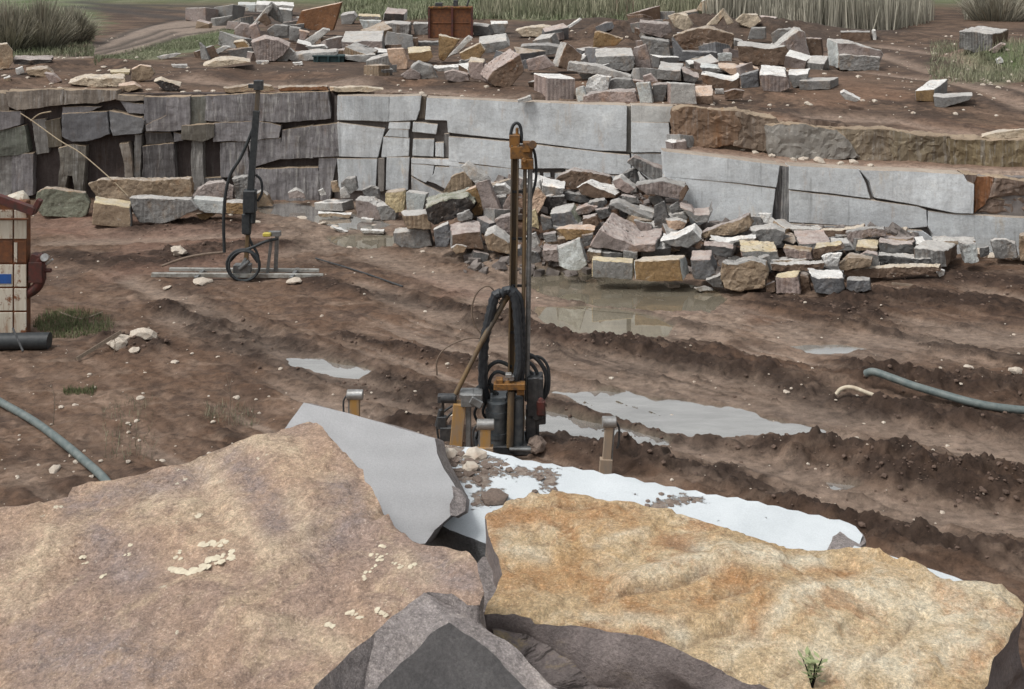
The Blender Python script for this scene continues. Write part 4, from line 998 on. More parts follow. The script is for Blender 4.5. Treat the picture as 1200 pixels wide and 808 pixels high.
R('U', 'big tilted pinkish brown block with pale sloping top', [(578,83),(608,64),(615,83),(597,102),(581,102),(572,94)], -11,8,'br','pk',cs='pg',D=1.3,Y=38.6,frac=.4)
R('U', 'pink brown rounded block right of the big tilted block', [(617,71),(638,66),(650,78),(636,83),(619,85)], 1,2,'pk','pg',Y=41.5)
R('U', 'grey low block behind the pink brown rounded block', [(610,55),(640,53),(664,57),(650,64),(613,68)], 1,3,'g','g',Y=48)
R('U', 'pyramid shaped brown block with pale left face', [(653,79),(665,50),(683,65),(681,76),(666,81)], -8,1,'br','pg',cs='pl',D=.8,Y=42)
R('U', 'grey beam with a white end lying across the centre', [(664,84),(666,73),(700,78),(740,90),(735,95),(700,88)], 2,2,'pl','pl',D=.6,Y=40.5)
R('U', 'drilled block with pink left side and white top at the wall edge', [(641,91),(674,92),(673,121),(641,121)], -16,5,'pg','wh',cs='pk',drill=1.0,D=1.2,Y=34.4,amp=.5)
R('U', 'low pale stone left of the drilled white topped block', [(606,117),(622,113),(624,118),(608,120)], 0,1,'pl','pl')
R('U', 'white jagged plate leaning in the centre', [(685,108),(690,93),(700,88),(715,91),(712,106),(700,111)], 1,1,'wh','wh',D=.4,Y=35.2,amp=1.3)
R('U', 'pale upright stone right of the drilled white topped block', [(674,104),(683,101),(690,120),(676,121)], 1,1,'bw','pl',D=.5,Y=34.6)
R('U', 'pinkish brown block under the white jagged plate', [(684,112),(712,108),(744,107),(748,121),(684,121)], 1,3,'pk','pg',Y=34.7)
R('U', 'pale greenish white plate standing at the wall edge', [(745,98),(761,97),(765,121),(750,121)], 2,1,'bw','bw',D=.4,Y=34.3,amp=.5)
R('U', 'grey stone behind the pinkish brown block', [(708,98),(720,93),(740,93),(745,105),(715,107)], 1,2,'g','g',Y=35.6)
R('U', 'grey block with pale broad top in the centre right', [(698,67),(712,66),(742,66),(744,80),(736,85),(702,79)], -1,10,'g','pl',D=1.5,Y=41)
R('U', 'orange tan plate standing behind the broad topped grey block', [(695,56),(696,38),(701,37),(730,46),(722,54)], 1,1,'oc','oc',D=.6,Y=51)
R('U', 'upright pinkish grey block right of the broad topped grey block', [(742,57),(757,53),(765,82),(745,82)], 1,1,'pg','pg',D=.8,Y=42)
R('U', 'pinkish grey block lying on top of the grey stack', [(749,26),(783,29),(787,38),(775,45),(750,38)], 1,3,'pg','pg',Y=55)
R('U', 'grey block under the topmost pinkish grey block', [(750,44),(784,48),(785,68),(768,73),(758,62)], 1,2,'g','g',Y=47)
R('U', 'cream rounded boulder on the brown earth heap', [(783,20),(792,16),(805,18),(812,30),(805,37),(790,32)], 1,1,'cr','cr',Y=58,amp=1.4)
R('U', 'large brown boulder in the right of the stack', [(788,43),(806,36),(828,32),(842,36),(860,41),(859,60),(840,59),(800,59)], 1,2,'br','tn',Y=50,amp=1.4)
R('U', 'cream horn shaped stone above the large brown boulder', [(827,30),(840,18),(847,10),(859,28),(852,30),(848,20),(840,30)], 1,1,'cr','cr',D=.8,Y=56)
R('U', 'cream boulder at the top of the brown earth heap', [(816,12),(822,2),(832,-2),(840,4),(840,12),(828,14)], 1,1,'cr','wh',Y=76)
R('U', 'cream ring shaped boulder right of the earth heap', [(862,23),(870,16),(887,18),(891,26),(880,34),(868,30)], 1,1,'cr','cr',Y=64,amp=1.8)
R('U', 'grey small block below the cream ring shaped boulder', [(880,33),(897,33),(897,46),(876,46)], 1,1,'g','g',Y=56)
R('U', 'slate block under the large brown boulder', [(787,44),(799,60),(840,62),(840,71),(790,73)], 1,1,'sl','sl',Y=48)
R('U', 'small greenish pale block at the foot of the large brown boulder', [(841,63),(858,63),(857,72),(841,71)], 0,1,'bw','bw',Y=47.5)
R('U', 'brown block with thin pale top left of the great wedge', [(864,53),(904,57),(920,54),(930,76),(892,78),(866,71)], 0,5,'br','pl',Y=46)
R('U', 'great pinkish wedge block with a sloping pale left top', [(908,58),(936,35),(943,37),(950,75),(926,77)], -6,4,'pg','pl',cs='pl',D=1.3,Y=45)
R('U', 'pink brown block right of the great wedge', [(944,45),(962,46),(965,76),(948,76)], 1,1,'br','pk',Y=46)
R('U', 'grey block behind the great wedge', [(904,40),(912,34),(930,34),(918,50),(905,51)], 1,1,'g','g',Y=52)
R('U', 'grey block with corrugated pale top near the centre right', [(771,81),(798,83),(799,95),(771,94)], 3,9,'g','pl',D=1.2,Y=38.8)
R('U', 'dark block with pink top right of the corrugated topped block', [(800,84),(815,90),(821,91),(815,98),(803,96)], -2,7,'dg','pk',Y=38.6,D=.9)
R('U', 'brown block with bright white top in the right centre', [(822,88),(858,94),(866,90),(866,103),(842,106),(824,98)], 0,5,'br','wh',cs='br',D=1.2,Y=37.4)
R('U', 'pale bluish flat block behind the white topped brown block', [(820,79),(838,80),(850,84),(840,86),(824,84)], 1,5,'g','bw',Y=41)
R('U', 'peach flat slab behind the white topped brown block', [(843,80),(862,80),(876,84),(872,87),(856,87)], -3,6,'pe','pe',Y=40.6,D=1.2)
R('U', 'second peach flat slab right of the first one', [(868,78),(880,79),(890,82),(880,83)], -2,4,'pe','pe',Y=41.5)
R('U', 'slate block right of the white topped brown block', [(867,90),(888,83),(890,103),(870,104)], 1,2,'sl','sl',Y=38)
R('U', 'drilled block with bright white top right of the slate block', [(891,87),(921,89),(926,103),(912,108),(894,107)], 0,11,'pg','wh',drill=1.0,D=1.3,Y=37.2)
R('U', 'grey block with white flat top behind the long low box block', [(923,88),(948,86),(945,96),(930,104)], 2,6,'g','wh',Y=38.8)
R('U', 'long low grey box block on the brown mud', [(936,95),(973,95),(973,105),(937,106)], 10,4,'g','pl',cs='g',Y=37.1,amp=.4)
R('U', 'pale grey square plate standing at the wall edge', [(785,97),(815,99),(817,123),(785,123)], -5,1,'pl','pl',cs='pk',D=.7,Y=34.0,amp=.4)
R('U', 'brown stone with bright peach top beside the square plate', [(813,113),(835,112),(836,122),(816,122)], 0,12,'br','pe',D=.8,Y=34.2)
R('U', 'small pale stone right of the peach topped stone', [(838,105),(848,105),(848,110),(838,110)], 0,1,'pl','pl')
R('U', 'low brown boulder right of the peach topped stone', [(848,108),(860,105),(872,107),(870,115),(850,116)], 1,1,'br','pg')
R('U', 'pinkish small stone behind the greenish white plate', [(753,90),(762,88),(770,96),(756,98)], 1,1,'pk','pk',Y=37)
R('U', 'dark stone between the two plates at the wall edge', [(765,100),(782,98),(780,112),(777,120),(767,120)], 1,2,'dg','pg',Y=34.8)
R('U', 'pale splinter lying across the dark stone between the plates', [(763,104),(768,102),(780,112),(776,114)], 1,1,'pl','pl',Y=34.4,D=.3)
# upper right
R('U', 'tall block with white left face and pale sloping top', [(981,50),(1000,51),(1033,60),(1035,64),(1030,82),(982,80)], -12,5,'pg','pl',cs='bw',D=1.3,Y=46)
R('U', 'ochre and grey block in front of the white faced block', [(983,65),(1031,67),(1030,84),(984,82)], 0,2,'g','pl',cs='oc',D=.4,Y=43.8)
R('U', 'far low pale slab behind the white faced block', [(985,38),(1020,38),(1021,48),(986,48)], 0,2,'br','g',Y=62)
R('U', 'small bright white upright stone behind the white faced block', [(1022,36),(1026,36),(1027,47),(1023,47)], 0,1,'wh','wh',Y=62)
R('U', 'ochre block with bright white tilted top at the right', [(1073,106),(1095,105),(1094,120),(1073,118)], 16,12,'oc','wh',cs='g',D=1.3,Y=36.8,amp=.5)
R('U', 'low grey block in front of the ochre white topped block', [(1094,113),(1106,114),(1140,112),(1136,118),(1118,123),(1106,127),(1095,125)], 0,4,'g','pl',D=.8,Y=35.4,amp=.4)
R('U', 'thin white slab lying in the brown mud', [(984,109),(989,107),(1008,117),(1002,120),(990,117)], 1,2,'pl','wh')
R('U', 'large grey drilled cube with brown right side near the right edge', [(1124,36),(1163,40),(1161,62),(1140,62),(1124,57)], 20,5,'g','pl',cs='br',drill=1.0,D=2.2,Y=54)
R('U', 'small pale pink stone in front of the large drilled cube', [(1158,60),(1172,51),(1178,53),(1166,63)], 1,1,'pk','pk',Y=51)
R('U', 'white small stone below the pale pink stone', [(1166,70),(1172,68),(1176,73),(1168,75)], 0,1,'wh','wh',Y=48)
R('U', 'cream flat rock lying before the green field', [(604,36),(616,33),(635,31),(650,34),(655,38),(635,44),(612,43)], 1,2,'cr','cr',Y=66,amp=1.5)
R('U', 'thin white splinter leaning on the dark bank', [(661,33),(679,22),(681,24),(664,35)], 1,1,'wh','wh',D=.3,Y=66)
R('U', 'dark block with pale top right of the rusty container', [(553,30),(572,32),(577,41),(556,42)], 2,4,'dg','pl',Y=62)
R('U', 'far grey block with white top right of the rusty container', [(575,28),(595,28),(590,40),(578,40)], 0,3,'g','wh',Y=64)
# ================================================================== foreground slabs
def mat_rough(name, ca, cb, cdp, cpale, spots=.0, scale=1.0, rusty=None, vein=((.62, .49, .35), (.30, .24, .22), (.12, .085, .065))):
    n = NT(name); p = n.coord()
    big = n.noise(p, 1.5*scale, 6, .62, .4)
    c = n.mix(n.ramp(big, [(.36, 0), (.64, 1)]), ca, cb)
    b2 = n.noise(p, 3.3*scale, 7, .72, .7)
    c = n.mix(n.ramp(b2, [(.50, 0), (.68, .75)]), c, cpale)
    b3 = n.noise(n.coord((1, 1.6, 1)), 6.5*scale, 7, .75, .5)
    c = n.mix(n.ramp(b3, [(.54, 0), (.66, .6)]), c, cdp)
    if rusty: c = n.mix(n.ramp(n.noise(p, 2.1, 5, .7, 1.0), [(.52, 0), (.62, .65)]), c, rusty)
    at = n.n('Attribute', attribute_name='Col'); sc = n.n('SeparateColor'); n.l(at.outputs['Color'], sc.inputs[0])
    brk = n.ramp(n.noise(p, 9, 7, .75, .4), [(.36, .1), (.6, 1)])
    c = n.mix(n.math('MULTIPLY', sc.outputs[0], brk), c, vein[0])
    c = n.mix(n.math('MULTIPLY', sc.outputs[1], brk), c, vein[1])
    c = n.mix(n.math('MULTIPLY', sc.outputs[2], .45), c, vein[2])
    fine = n.noise(p, 55, 6, .8)
    c = n.mix(1.0, c, n.ramp(fine, [(.32, .58), (.68, 1.42)]), 'MULTIPLY')
    mid = n.noise(p, 19, 5, .8, .6)
    c = n.mix(1.0, c, n.ramp(mid, [(.3, .72), (.7, 1.26)]), 'MULTIPLY')
    vo = n.n('TexVoronoi'); vo.inputs['Scale'].default_value = 120; n.l(p, vo.inputs['Vector'])
    c = n.mix(n.ramp(n.noise(p, 110, 2, .6), [(.62, 0), (.72, .45)]), c, (.75, .68, .58))
    if spots:
        s1 = n.ramp(n.noise(p, 13, 5, .65, .4), [(.665, 0), (.69, 1)])
        s2 = n.ramp(n.noise(p, 2.3, 2, .5), [(.50, 0), (.58, 1)])
        sp = n.math('MULTIPLY', n.math('MULTIPLY', s1, s2), spots); c = n.mix(sp, c, (.74, .68, .54))
    l1 = n.noise(n.coord((1, 1.5, 1)), 1.9, 8, .62, .9); l2 = n.noise(n.coord((1.3, 1, 1)), 3.4, 8, .66, 1.2)
    k1 = n.ramp(l1, [(.488, 0), (.5, 1), (.512, 0)]); k2 = n.ramp(l2, [(.490, 0), (.5, 1), (.510, 0)])
    gate = n.ramp(n.noise(p, 1.1, 3, .5), [(.48, 0), (.58, 1)])
    ks = n.math('MULTIPLY', n.math('MAXIMUM', k1, k2), gate)
    c = n.mix(n.math('MULTIPLY', ks, .6), c, n.mix(1.0, c, (.36, .30, .26), 'MULTIPLY'))
    gr = n.noise(p, 150, 3, .9); c = n.mix(1.0, c, n.ramp(gr, [(.33, .74), (.5, 1), (.67, 1.25)]), 'MULTIPLY')
    nb = n.bump(l1, .9, .06); nb = n.bump(ks, -.5, .02, nb); nb = n.bump(b3, .6, .05, nb); nb = n.bump(mid, .6, .02, nb); nb = n.bump(fine, .6, .008, nb)
    return n.done(c, .88, nb, spec=.25)
def mat_sawn(name, base, dark, dirt=None, patch=0.0):
    n = NT(name); p = n.coord()
    c = n.mix(n.ramp(n.noise(p, 2.2, 5, .6), [(.35, 0), (.65, 1)]), base, tuple(q*.90 for q in base))
    c = n.mix(1.0, c, n.ramp(n.noise(p, 130, 3, .8), [(.3, .86), (.7, 1.12)]), 'MULTIPLY')
    c = n.mix(n.ramp(n.noise(p, 14, 6, .75), [(.60, 0), (.72, .25)]), c, dark)
    w = n.n('TexWave', wave_type='RINGS', rings_direction='Z'); w.inputs['Scale'].default_value = 1.6; w.inputs['Distortion'].default_value = 2; n.l(p, w.inputs['Vector'])
    c = n.mix(1.0, c, n.ramp(w.outputs['Fac'], [(0, .965), (1, 1.02)]), 'MULTIPLY')
    nb = n.bump(n.noise(p, 60, 5, .8), .35, .006); nb = n.bump(n.noise(p, 9, 5, .7), .3, .02, nb)
    return n.done(c, .8, nb, spec=.3)
def mat_break(name, a, b, pale):
    n = NT(name); p = n.coord()
    c = n.mix(n.ramp(n.noise(p, 2.5, 7, .7, .5), [(.35, 0), (.65, 1)]), a, b)
    c = n.mix(n.ramp(n.noise(n.coord((1, 1, 3)), 4, 7, .75), [(.58, 0), (.72, .5)]), c, pale)
    c = n.mix(1.0, c, n.ramp(n.noise(p, 60, 5, .8), [(.3, .7), (.7, 1.3)]), 'MULTIPLY')
    nb = n.bump(n.noise(p, 7, 8, .75), .8, .05); nb = n.bump(n.noise(p, 50, 4, .8), .5, .01, nb)
    return n.done(c, .85, nb, spec=.3)
M['rockA'] = mat_rough('pinkish_brown_weathered_granite', (.46, .32, .225), (.33, .24, .195), (.20, .145, .12), (.62, .48, .33), .85)
M['rockD'] = mat_rough('ochre_weathered_granite', (.50, .34, .18), (.58, .455, .29), (.25, .15, .085), (.70, .60, .44), .2, 1.15, (.40, .20, .09), ((.70, .62, .47), (.42, .235, .11), (.16, .10, .07)))
M['greyrim'] = mat_rough('grey_mauve_granite', (.34, .30, .285), (.27, .245, .24), (.17, .15, .145), (.44, .385, .35), .0)
M['sawngrey'] = mat_sawn('sawn_grey_granite', (.43, .43, .435), (.30, .30, .30))
M['sawnwhite'] = mat_sawn('dusty_white_granite', (.66, .70, .715), (.50, .50, .49))
n = NT('dusty_white_granite_with_dirt'); p = n.coord()
c = n.mix(n.ramp(n.noise(p, 2.0, 6, .65), [(.35, 0), (.65, 1)]), (.64, .68, .70), (.55, .59, .61))
c = n.mix(1.0, c, n.ramp(n.noise(p, 100, 3, .8), [(.3, .9), (.7, 1.08)]), 'MULTIPLY')
at = n.n('Attribute', attribute_name='Col'); sc = n.n('SeparateColor'); n.l(at.outputs['Color'], sc.inputs[0])
dn = n.noise(p, 7.5, 8, .78, .3)
df = n.ramp(n.math('ADD', dn, n.math('MULTIPLY', sc.outputs[0], .24)), [(.675, 0), (.705, 1)])
dc = n.mix(n.ramp(n.noise(p, 22, 6, .8), [(.35, 0), (.65, 1)]), (.20, .145, .115), (.46, .39, .33))
c = n.mix(df, c, dc)
nb = n.bump(n.noise(p, 60, 5, .8), .3, .006); nb = n.bump(n.math('MULTIPLY', df, n.noise(p, 20, 6, .8)), .9, .04, nb)
M['sawndirty'] = n.done(c, .82, nb, spec=.3)
M['breakdark'] = mat_break('dark_broken_granite', (.17, .145, .14), (.29, .245, .23), (.42, .35, .27))
n = NT('layered_dark_granite'); p = n.coord()
c = n.mix(n.ramp(n.noise(p, 2.6, 7, .72, .6), [(.36, 0), (.62, 1)]), (.17, .145, .138), (.30, .255, .24))
c = n.mix(n.ramp(n.noise(n.coord((1.2, 1.2, 6), 'Object'), 1.5, 7, .75, .5), [(.52, 0), (.60, .8)]), c, (.40, .31, .17))
c = n.mix(n.ramp(n.noise(n.coord((1, 1, 9)), 2.5, 6, .75, .8), [(.42, .85), (.47, 0)]), c, (.035, .028, .026))
c = n.mix(1.0, c, n.ramp(n.noise(p, 60, 5, .8), [(.3, .7), (.7, 1.3)]), 'MULTIPLY')
nb = n.bump(n.noise(n.coord((1, 1, 5)), 5, 8, .75), .9, .06); nb = n.bump(n.noise(p, 40, 4, .8), .5, .01, nb)
M['breaklayer'] = n.done(c, .85, nb, spec=.3)
M['breakblack'] = mat_break('near_black_broken_granite', (.075, .071, .071), (.125, .118, .116), (.23, .215, .205))  # near black tone for the broken face of the wedge boulder
M['sidegrey'] = mat_break('grey_drilled_side', (.20, .205, .21), (.28, .285, .29), (.36, .36, .36))
M['dirt'] = mat_break('crumbled_brown_spoil', (.26, .20, .165), (.17, .13, .105), (.45, .38, .31))

def plane3(a, b, c):
    pa, pb, pc = P(*a), P(*b), P(*c); nn = (pb-pa).cross(pc-pa).normalized()
    if nn.z < 0: nn = -nn
    return pa, nn
def onplane(x, y, pl_):
    o = Vector((0, 0, H)); d = P(x, y, 1.0)-o; t = (pl_[0]-o).dot(pl_[1])/d.dot(pl_[1]); return o+d*t
HB = {}; KEEP = []
from mathutils.bvhtree import BVHTree
from mathutils.geometry import delaunay_2d_cdt as cdt
def pdist(co, pts):
    """distance of a surface point to a vein drawn on the slab, both seen from the eye point, in photo pixels"""
    x, y = px_of(co.x, co.y, co.z); best = 1e9
    for (ax, ay), (bx, by) in zip(pts[:-1], pts[1:]):
        L2 = (bx-ax)**2+(by-ay)**2; t = max(0, min(1, ((x-ax)*(bx-ax)+(y-ay)*(by-ay))/L2)); best = min(best, math.hypot(x-ax-t*(bx-ax), y-ay-t*(by-ay)))
    return best
def hero(name, label, outline, pl_, down, mats, L=.03, amp=.03, edgeamp=.02, seed=0.0, steps=0.0, frq=1.2, side=1.0, paint=()):
    """a slab: outline on a tilted plane (fine triangulation), sides pushed down by `down`; mats = (top, side)"""
    top = [onplane(x, y, pl_) for x, y in outline]; N = pl_[1]; down = Vector(down)
    ux = N.cross(Vector((0, 1, 0))).normalized(); uy = N.cross(ux)
    O = top[0]; to2 = lambda p: Vector(((p-O).dot(ux), (p-O).dot(uy)))
    ring = []
    for p, q in zip(top, top[1:]+top[:1]):
        k = max(1, int(round((q-p).length/L)))
        ring += [p.lerp(q, i/k) for i in range(k)]
    r2 = [to2(p) for p in ring]; nR = len(r2)
    ax = np.array([tuple(q) for q in r2]); bx = np.roll(ax, -1, 0)
    x0, y0 = ax.min(0); x1, y1 = ax.max(0)
    gx, gy = np.meshgrid(np.arange(x0, x1, L), np.arange(y0, y1, L*.87)); gx[1::2] += L/2
    pts = np.stack([gx.ravel(), gy.ravel()], 1)+np.random.RandomState(int(seed*7)).uniform(-.22, .22, (gx.size, 2))*L
    ins = np.zeros(len(pts), bool); dm = np.full(len(pts), 1e9)
    for (px_, py_), (qx_, qy_) in zip(ax, bx):
        if abs(qy_-py_) > 1e-12:
            c_ = ((py_ > pts[:, 1]) != (qy_ > pts[:, 1])) & (pts[:, 0] < (qx_-px_)*(pts[:, 1]-py_)/(qy_-py_)+px_); ins ^= c_
        L2 = (qx_-px_)**2+(qy_-py_)**2+1e-12
        t = np.clip(((pts[:, 0]-px_)*(qx_-px_)+(pts[:, 1]-py_)*(qy_-py_))/L2, 0, 1)
        dm = np.minimum(dm, np.hypot(pts[:, 0]-px_-t*(qx_-px_), pts[:, 1]-py_-t*(qy_-py_)))
    pts = pts[ins & (dm > .55*L)]
    v2 = r2+[Vector((float(a_), float(b_))) for a_, b_ in pts]
    vo, eo, fo, *_r = cdt(v2, [(i, (i+1) % nR) for i in range(nR)], [], 1, 1e-6)
    ovm = _r[0]
    isb = [any(k < nR for k in o_) for o_ in ovm]
    V = []; F_ = []; MI = []; CO = []
    def topmove(co, edge):
        d = mnoise.fractal(co*frq*1.4+Vector((seed, seed, 0)), 1.0, 2.1, 7)*amp
        if steps:
            q = mnoise.fractal(co*.9+Vector((seed*2, 3, 1)), 1.0, 2.0, 6)*3.2
            fl = math.floor(q); fr2 = q-fl; d += steps*(fl+(fr2/.12 if fr2 < .12 else 1))*.5
        for pts_, w_, ch_, dd_ in paint:
            if dd_:
                k_ = pdist(co, pts_)/w_
                if k_ < 2.5: d += dd_*math.exp(-k_*k_)
        r = co+N*d
        if edge: r = r+nv(co, 2.3, seed)*edgeamp+nv(co, 7, seed+4)*edgeamp*.55+nv(co, 17, seed+7)*edgeamp*.3
        return r
    def colour(co):
        c_ = [0, 0, 0, 1]
        for pts_, w_, ch_, dd_ in paint:
            if ch_ >= 0:
                k_ = pdist(co, pts_)/w_
                if k_ < 2.5: c_[ch_] = max(c_[ch_], math.exp(-k_*k_))
        return c_
    for q, e_ in zip(vo, isb):
        co = O+ux*q.x+uy*q.y; V.append(topmove(co, e_)); CO.append(colour(co) if paint else (0, 0, 0, 1))
    F_ = [list(f) for f in fo]
    if F_:
        a_, b_, c_ = (V[i] for i in F_[len(F_)//2][:3])
        if (b_-a_).cross(c_-a_).dot(N) < 0: F_ = [f[::-1] for f in F_]
    MI = [0]*len(F_)
    # sides, each with its own copy of the rim so that the rim stays crisp
    rows = max(2, int(down.length/(L*1.6))); rimi = {}
    for i, o_ in enumerate(ovm):
        for k in o_:
            if k < nR: rimi[k] = i
    base = len(V)
    for j in range(rows+1):
        t = j/rows
        for k in range(nR):
            co = ring[k]+down*t
            if j == 0: V.append(V[rimi[k]].copy())
            else:
                sf = min(1.0, down.length*t/.22)*side
                lay_ = sf*math.sin(co.z*22+mnoise.noise(co*1.5)*5)*.012
                r = co+(V[base+k]-ring[k])*max(0, 1-down.length*t/.25)
                V.append(r+(nv(co, 1.6, seed)*edgeamp*1.6+nv(co, 4.5, seed+4)*edgeamp+nv(co, 12, seed+7)*edgeamp*.45)*sf+Vector((0, lay_, 0)))
            CO.append((0, 0, 0, 1))
    for j in range(rows):
        for k in range(nR):
            k2 = (k+1) % nR; q0 = base+j*nR
            F_.append([q0+k, q0+nR+k, q0+nR+k2, q0+k2]); MI.append(1)
    me = bpy.data.meshes.new(name); me.from_pydata([tuple(q) for q in V], [], F_)
    me.polygons.foreach_set('material_index', MI); me.polygons.foreach_set('use_smooth', [True]*len(F_))
    ca = me.color_attributes.new('Col', 'FLOAT_COLOR', 'POINT'); ca.data.foreach_set('color', np.array(CO, np.float32).ravel())
    for m in mats: me.materials.append(m)
    # orientation of the side strip
    c0_ = sum(ring, Vector())/nR; f_ = F_[-nR*rows+0]; nn = (V[f_[1]]-V[f_[0]]).cross(V[f_[2]]-V[f_[0]])
    KEEP.append(pl_)
    HB[id(pl_)] = BVHTree.FromPolygons(V[:base], F_[:len(fo)])
    bm = bmesh.new(); bm.from_mesh(me)
    sd_ = [f for f in bm.faces if f.material_index == 1]; bmesh.ops.recalc_face_normals(bm, faces=sd_)
    out = sum(((f.calc_center_median()-c0_).dot(f.normal) for f in sd_))
    if out < 0: bmesh.ops.reverse_faces(bm, faces=sd_)
    bm.to_mesh(me); bm.free(); me.update()
    c = sum((ring[k]+down for k in range(nR)), Vector())/nR; o = link(name, me, None, None, c)
    return tag(o, label, 'boulder' if 'boulder' in name else 'stone chip' if 'chip' in name else 'stone slab')

plA = plane3((350, 500, 6.3), (300, 808, 4.35), (0, 603, 5.75))
boulderA = hero('granite_boulder', 'huge pinkish brown weathered boulder with cream spots in the left foreground',
  [(-90,650),(-40,618),(0,604),(30,600),(62,592),(82,588),(86,577),(100,572),(135,568),(172,560),(178,556),(215,549),(258,538),(295,520),(330,506),(352,502),(370,497),(377,503),(386,514),(400,528),(412,540),(425,553),(427,566),(440,582),(450,598),(462,612),(474,622),(490,636),(520,646),(545,652),(559,662),(562,680),(566,700),(560,716),(545,716),(525,704),(500,699),(480,716),(455,738),(425,765),(398,788),(366,812),(340,900),(-120,960)],
  plA, (.05, .1, -1.6), (M['rockA'], M['greyrim']), L=.021, amp=.028, edgeamp=.024, seed=3.3, steps=.034, side=1.5, paint=(
   ([(230,545),(262,588),(290,640),(322,655)], 17, 0, .0), ([(275,520),(345,532)], 14, 0, .0), ([(170,600),(250,596)], 18, 0, 0), ([(345,600),(360,640)], 16, 0, 0), ([(300,740),(345,735),(400,760)], 16, 0, 0), ([(10,700),(60,640)], 22, 0, 0), ([(470,660),(500,676)], 14, 0, 0),
   ([(85,597),(140,585),(200,572),(235,560)], 15, 1, 0), ([(275,550),(310,590),(325,620)], 22, 1, 0), ([(505,665),(545,690)], 20, 1, 0), ([(120,640),(160,680)], 26, 1, 0), ([(380,640),(420,610),(400,580)], 22, 1, 0), ([(40,760),(180,790)], 40, 1, 0),
   ([(438,612),(450,604),(452,598)], 3.5, 2, -.03), ([(390,700),(430,690),(470,700)], 4, -1, -.02), ([(225,545),(250,600),(300,650)], 12, -1, -.02), ([(300,520),(330,560),(380,600)], 20, -1, .022), ([(60,640),(160,620),(230,640)], 18, -1, .018), ([(120,720),(240,700),(330,740)], 16, -1, .018)))

plB = plane3((500, 637, 6.25), (355, 472, 7.15), (511, 515, 7.1))
hero('granite_block', 'smooth light grey sawn face block leaning behind the left foreground boulder',
  [(300,540),(335,500),(346,486),(356,472),(400,483),(455,498),(509,514),(512,532),(520,550),(530,566),(541,583),(536,597),(520,612),(510,622),(499,638),(470,640),(420,600)],
  plB, (.02, .75, -.35), (M['sawngrey'], M['greyrim']), L=.04, amp=.004, edgeamp=.007, seed=8.1)
hero('granite_chip', 'dark mauve chip standing on the broken corner of the smooth grey block',
  [(529,568),(536,572),(546,584),(544,598),(533,605),(527,603),(526,590),(530,582)],
  plane3((536, 570, 6.48), (530, 605, 6.26), (546, 586, 6.42)), (.02, .12, -.08), (M['greyrim'], M['greyrim']), L=.03, amp=.01, edgeamp=.012, seed=2.1)

ZC = 4.42
def GC(x, y): g = G(x, y, ZC); return (x, y, g.y)
plC = plane3(GC(560, 525), GC(990, 612), GC(540, 625))
farC = []
for i in range(0, 34):      # scalloped edge left by the drill holes
    t = i/33; x = 600+t*395; y = 535+t*(612-535)+(-2.0*math.sin(t*math.pi)) ; y += (1.2 if i % 2 else -1.0); farC.append((x, y))
outC = [(470,528),(515,520),(538,523),(560,525),(580,531)]+farC+[(1003,617),(1011,627),(1006,638),(985,652),(900,672),(760,680),(640,668),(600,648),(583,641),(553,630),(526,621),(500,606),(470,570)]
hero('granite_slab', 'dusty white slab with a scalloped drilled edge between the two foreground boulders',
  outC, plC, (0, .03, -.95), (M['sawndirty'], M['sidegrey']), L=.04, amp=.010, edgeamp=.008, seed=5.2, paint=(
   ([(525,530),(550,545),(585,548)], 16, 0, .0), ([(530,560),(570,556),(560,585)], 12, 0, 0), ([(610,552),(650,556),(640,575)], 11, 0, 0), ([(765,592),(800,584),(820,586)], 8, 0, 0), ([(575,590),(590,575)], 7, 0, 0)))
hero('granite_chip', 'ragged grey broken corner at the right tip of the dusty white slab',
  [(968,643),(976,632),(986,622),(998,616),(1008,622),(1013,634),(1008,645),(990,648)],
  plane3((968, 643, 6.45), (1000, 616, 6.84), (1010, 645, 6.5)), (0, .05, -.5), (M['greyrim'], M['greyrim']), L=.03, amp=.02, edgeamp=.02, seed=7.7)
hero('granite_slab', 'narrow pale slab edge showing behind the ochre boulder at the right',
  [(985,668),(1000,640),(1040,651),(1080,664),(1118,676),(1150,690),(1130,720),(1040,700)],
  plane3((1000, 640, 6.5), (1130, 690, 5.95), (1040, 700, 5.8)), (0, .03, -.9), (M['sawnwhite'], M['sidegrey']), L=.05, amp=.008, edgeamp=.008, seed=1.2)

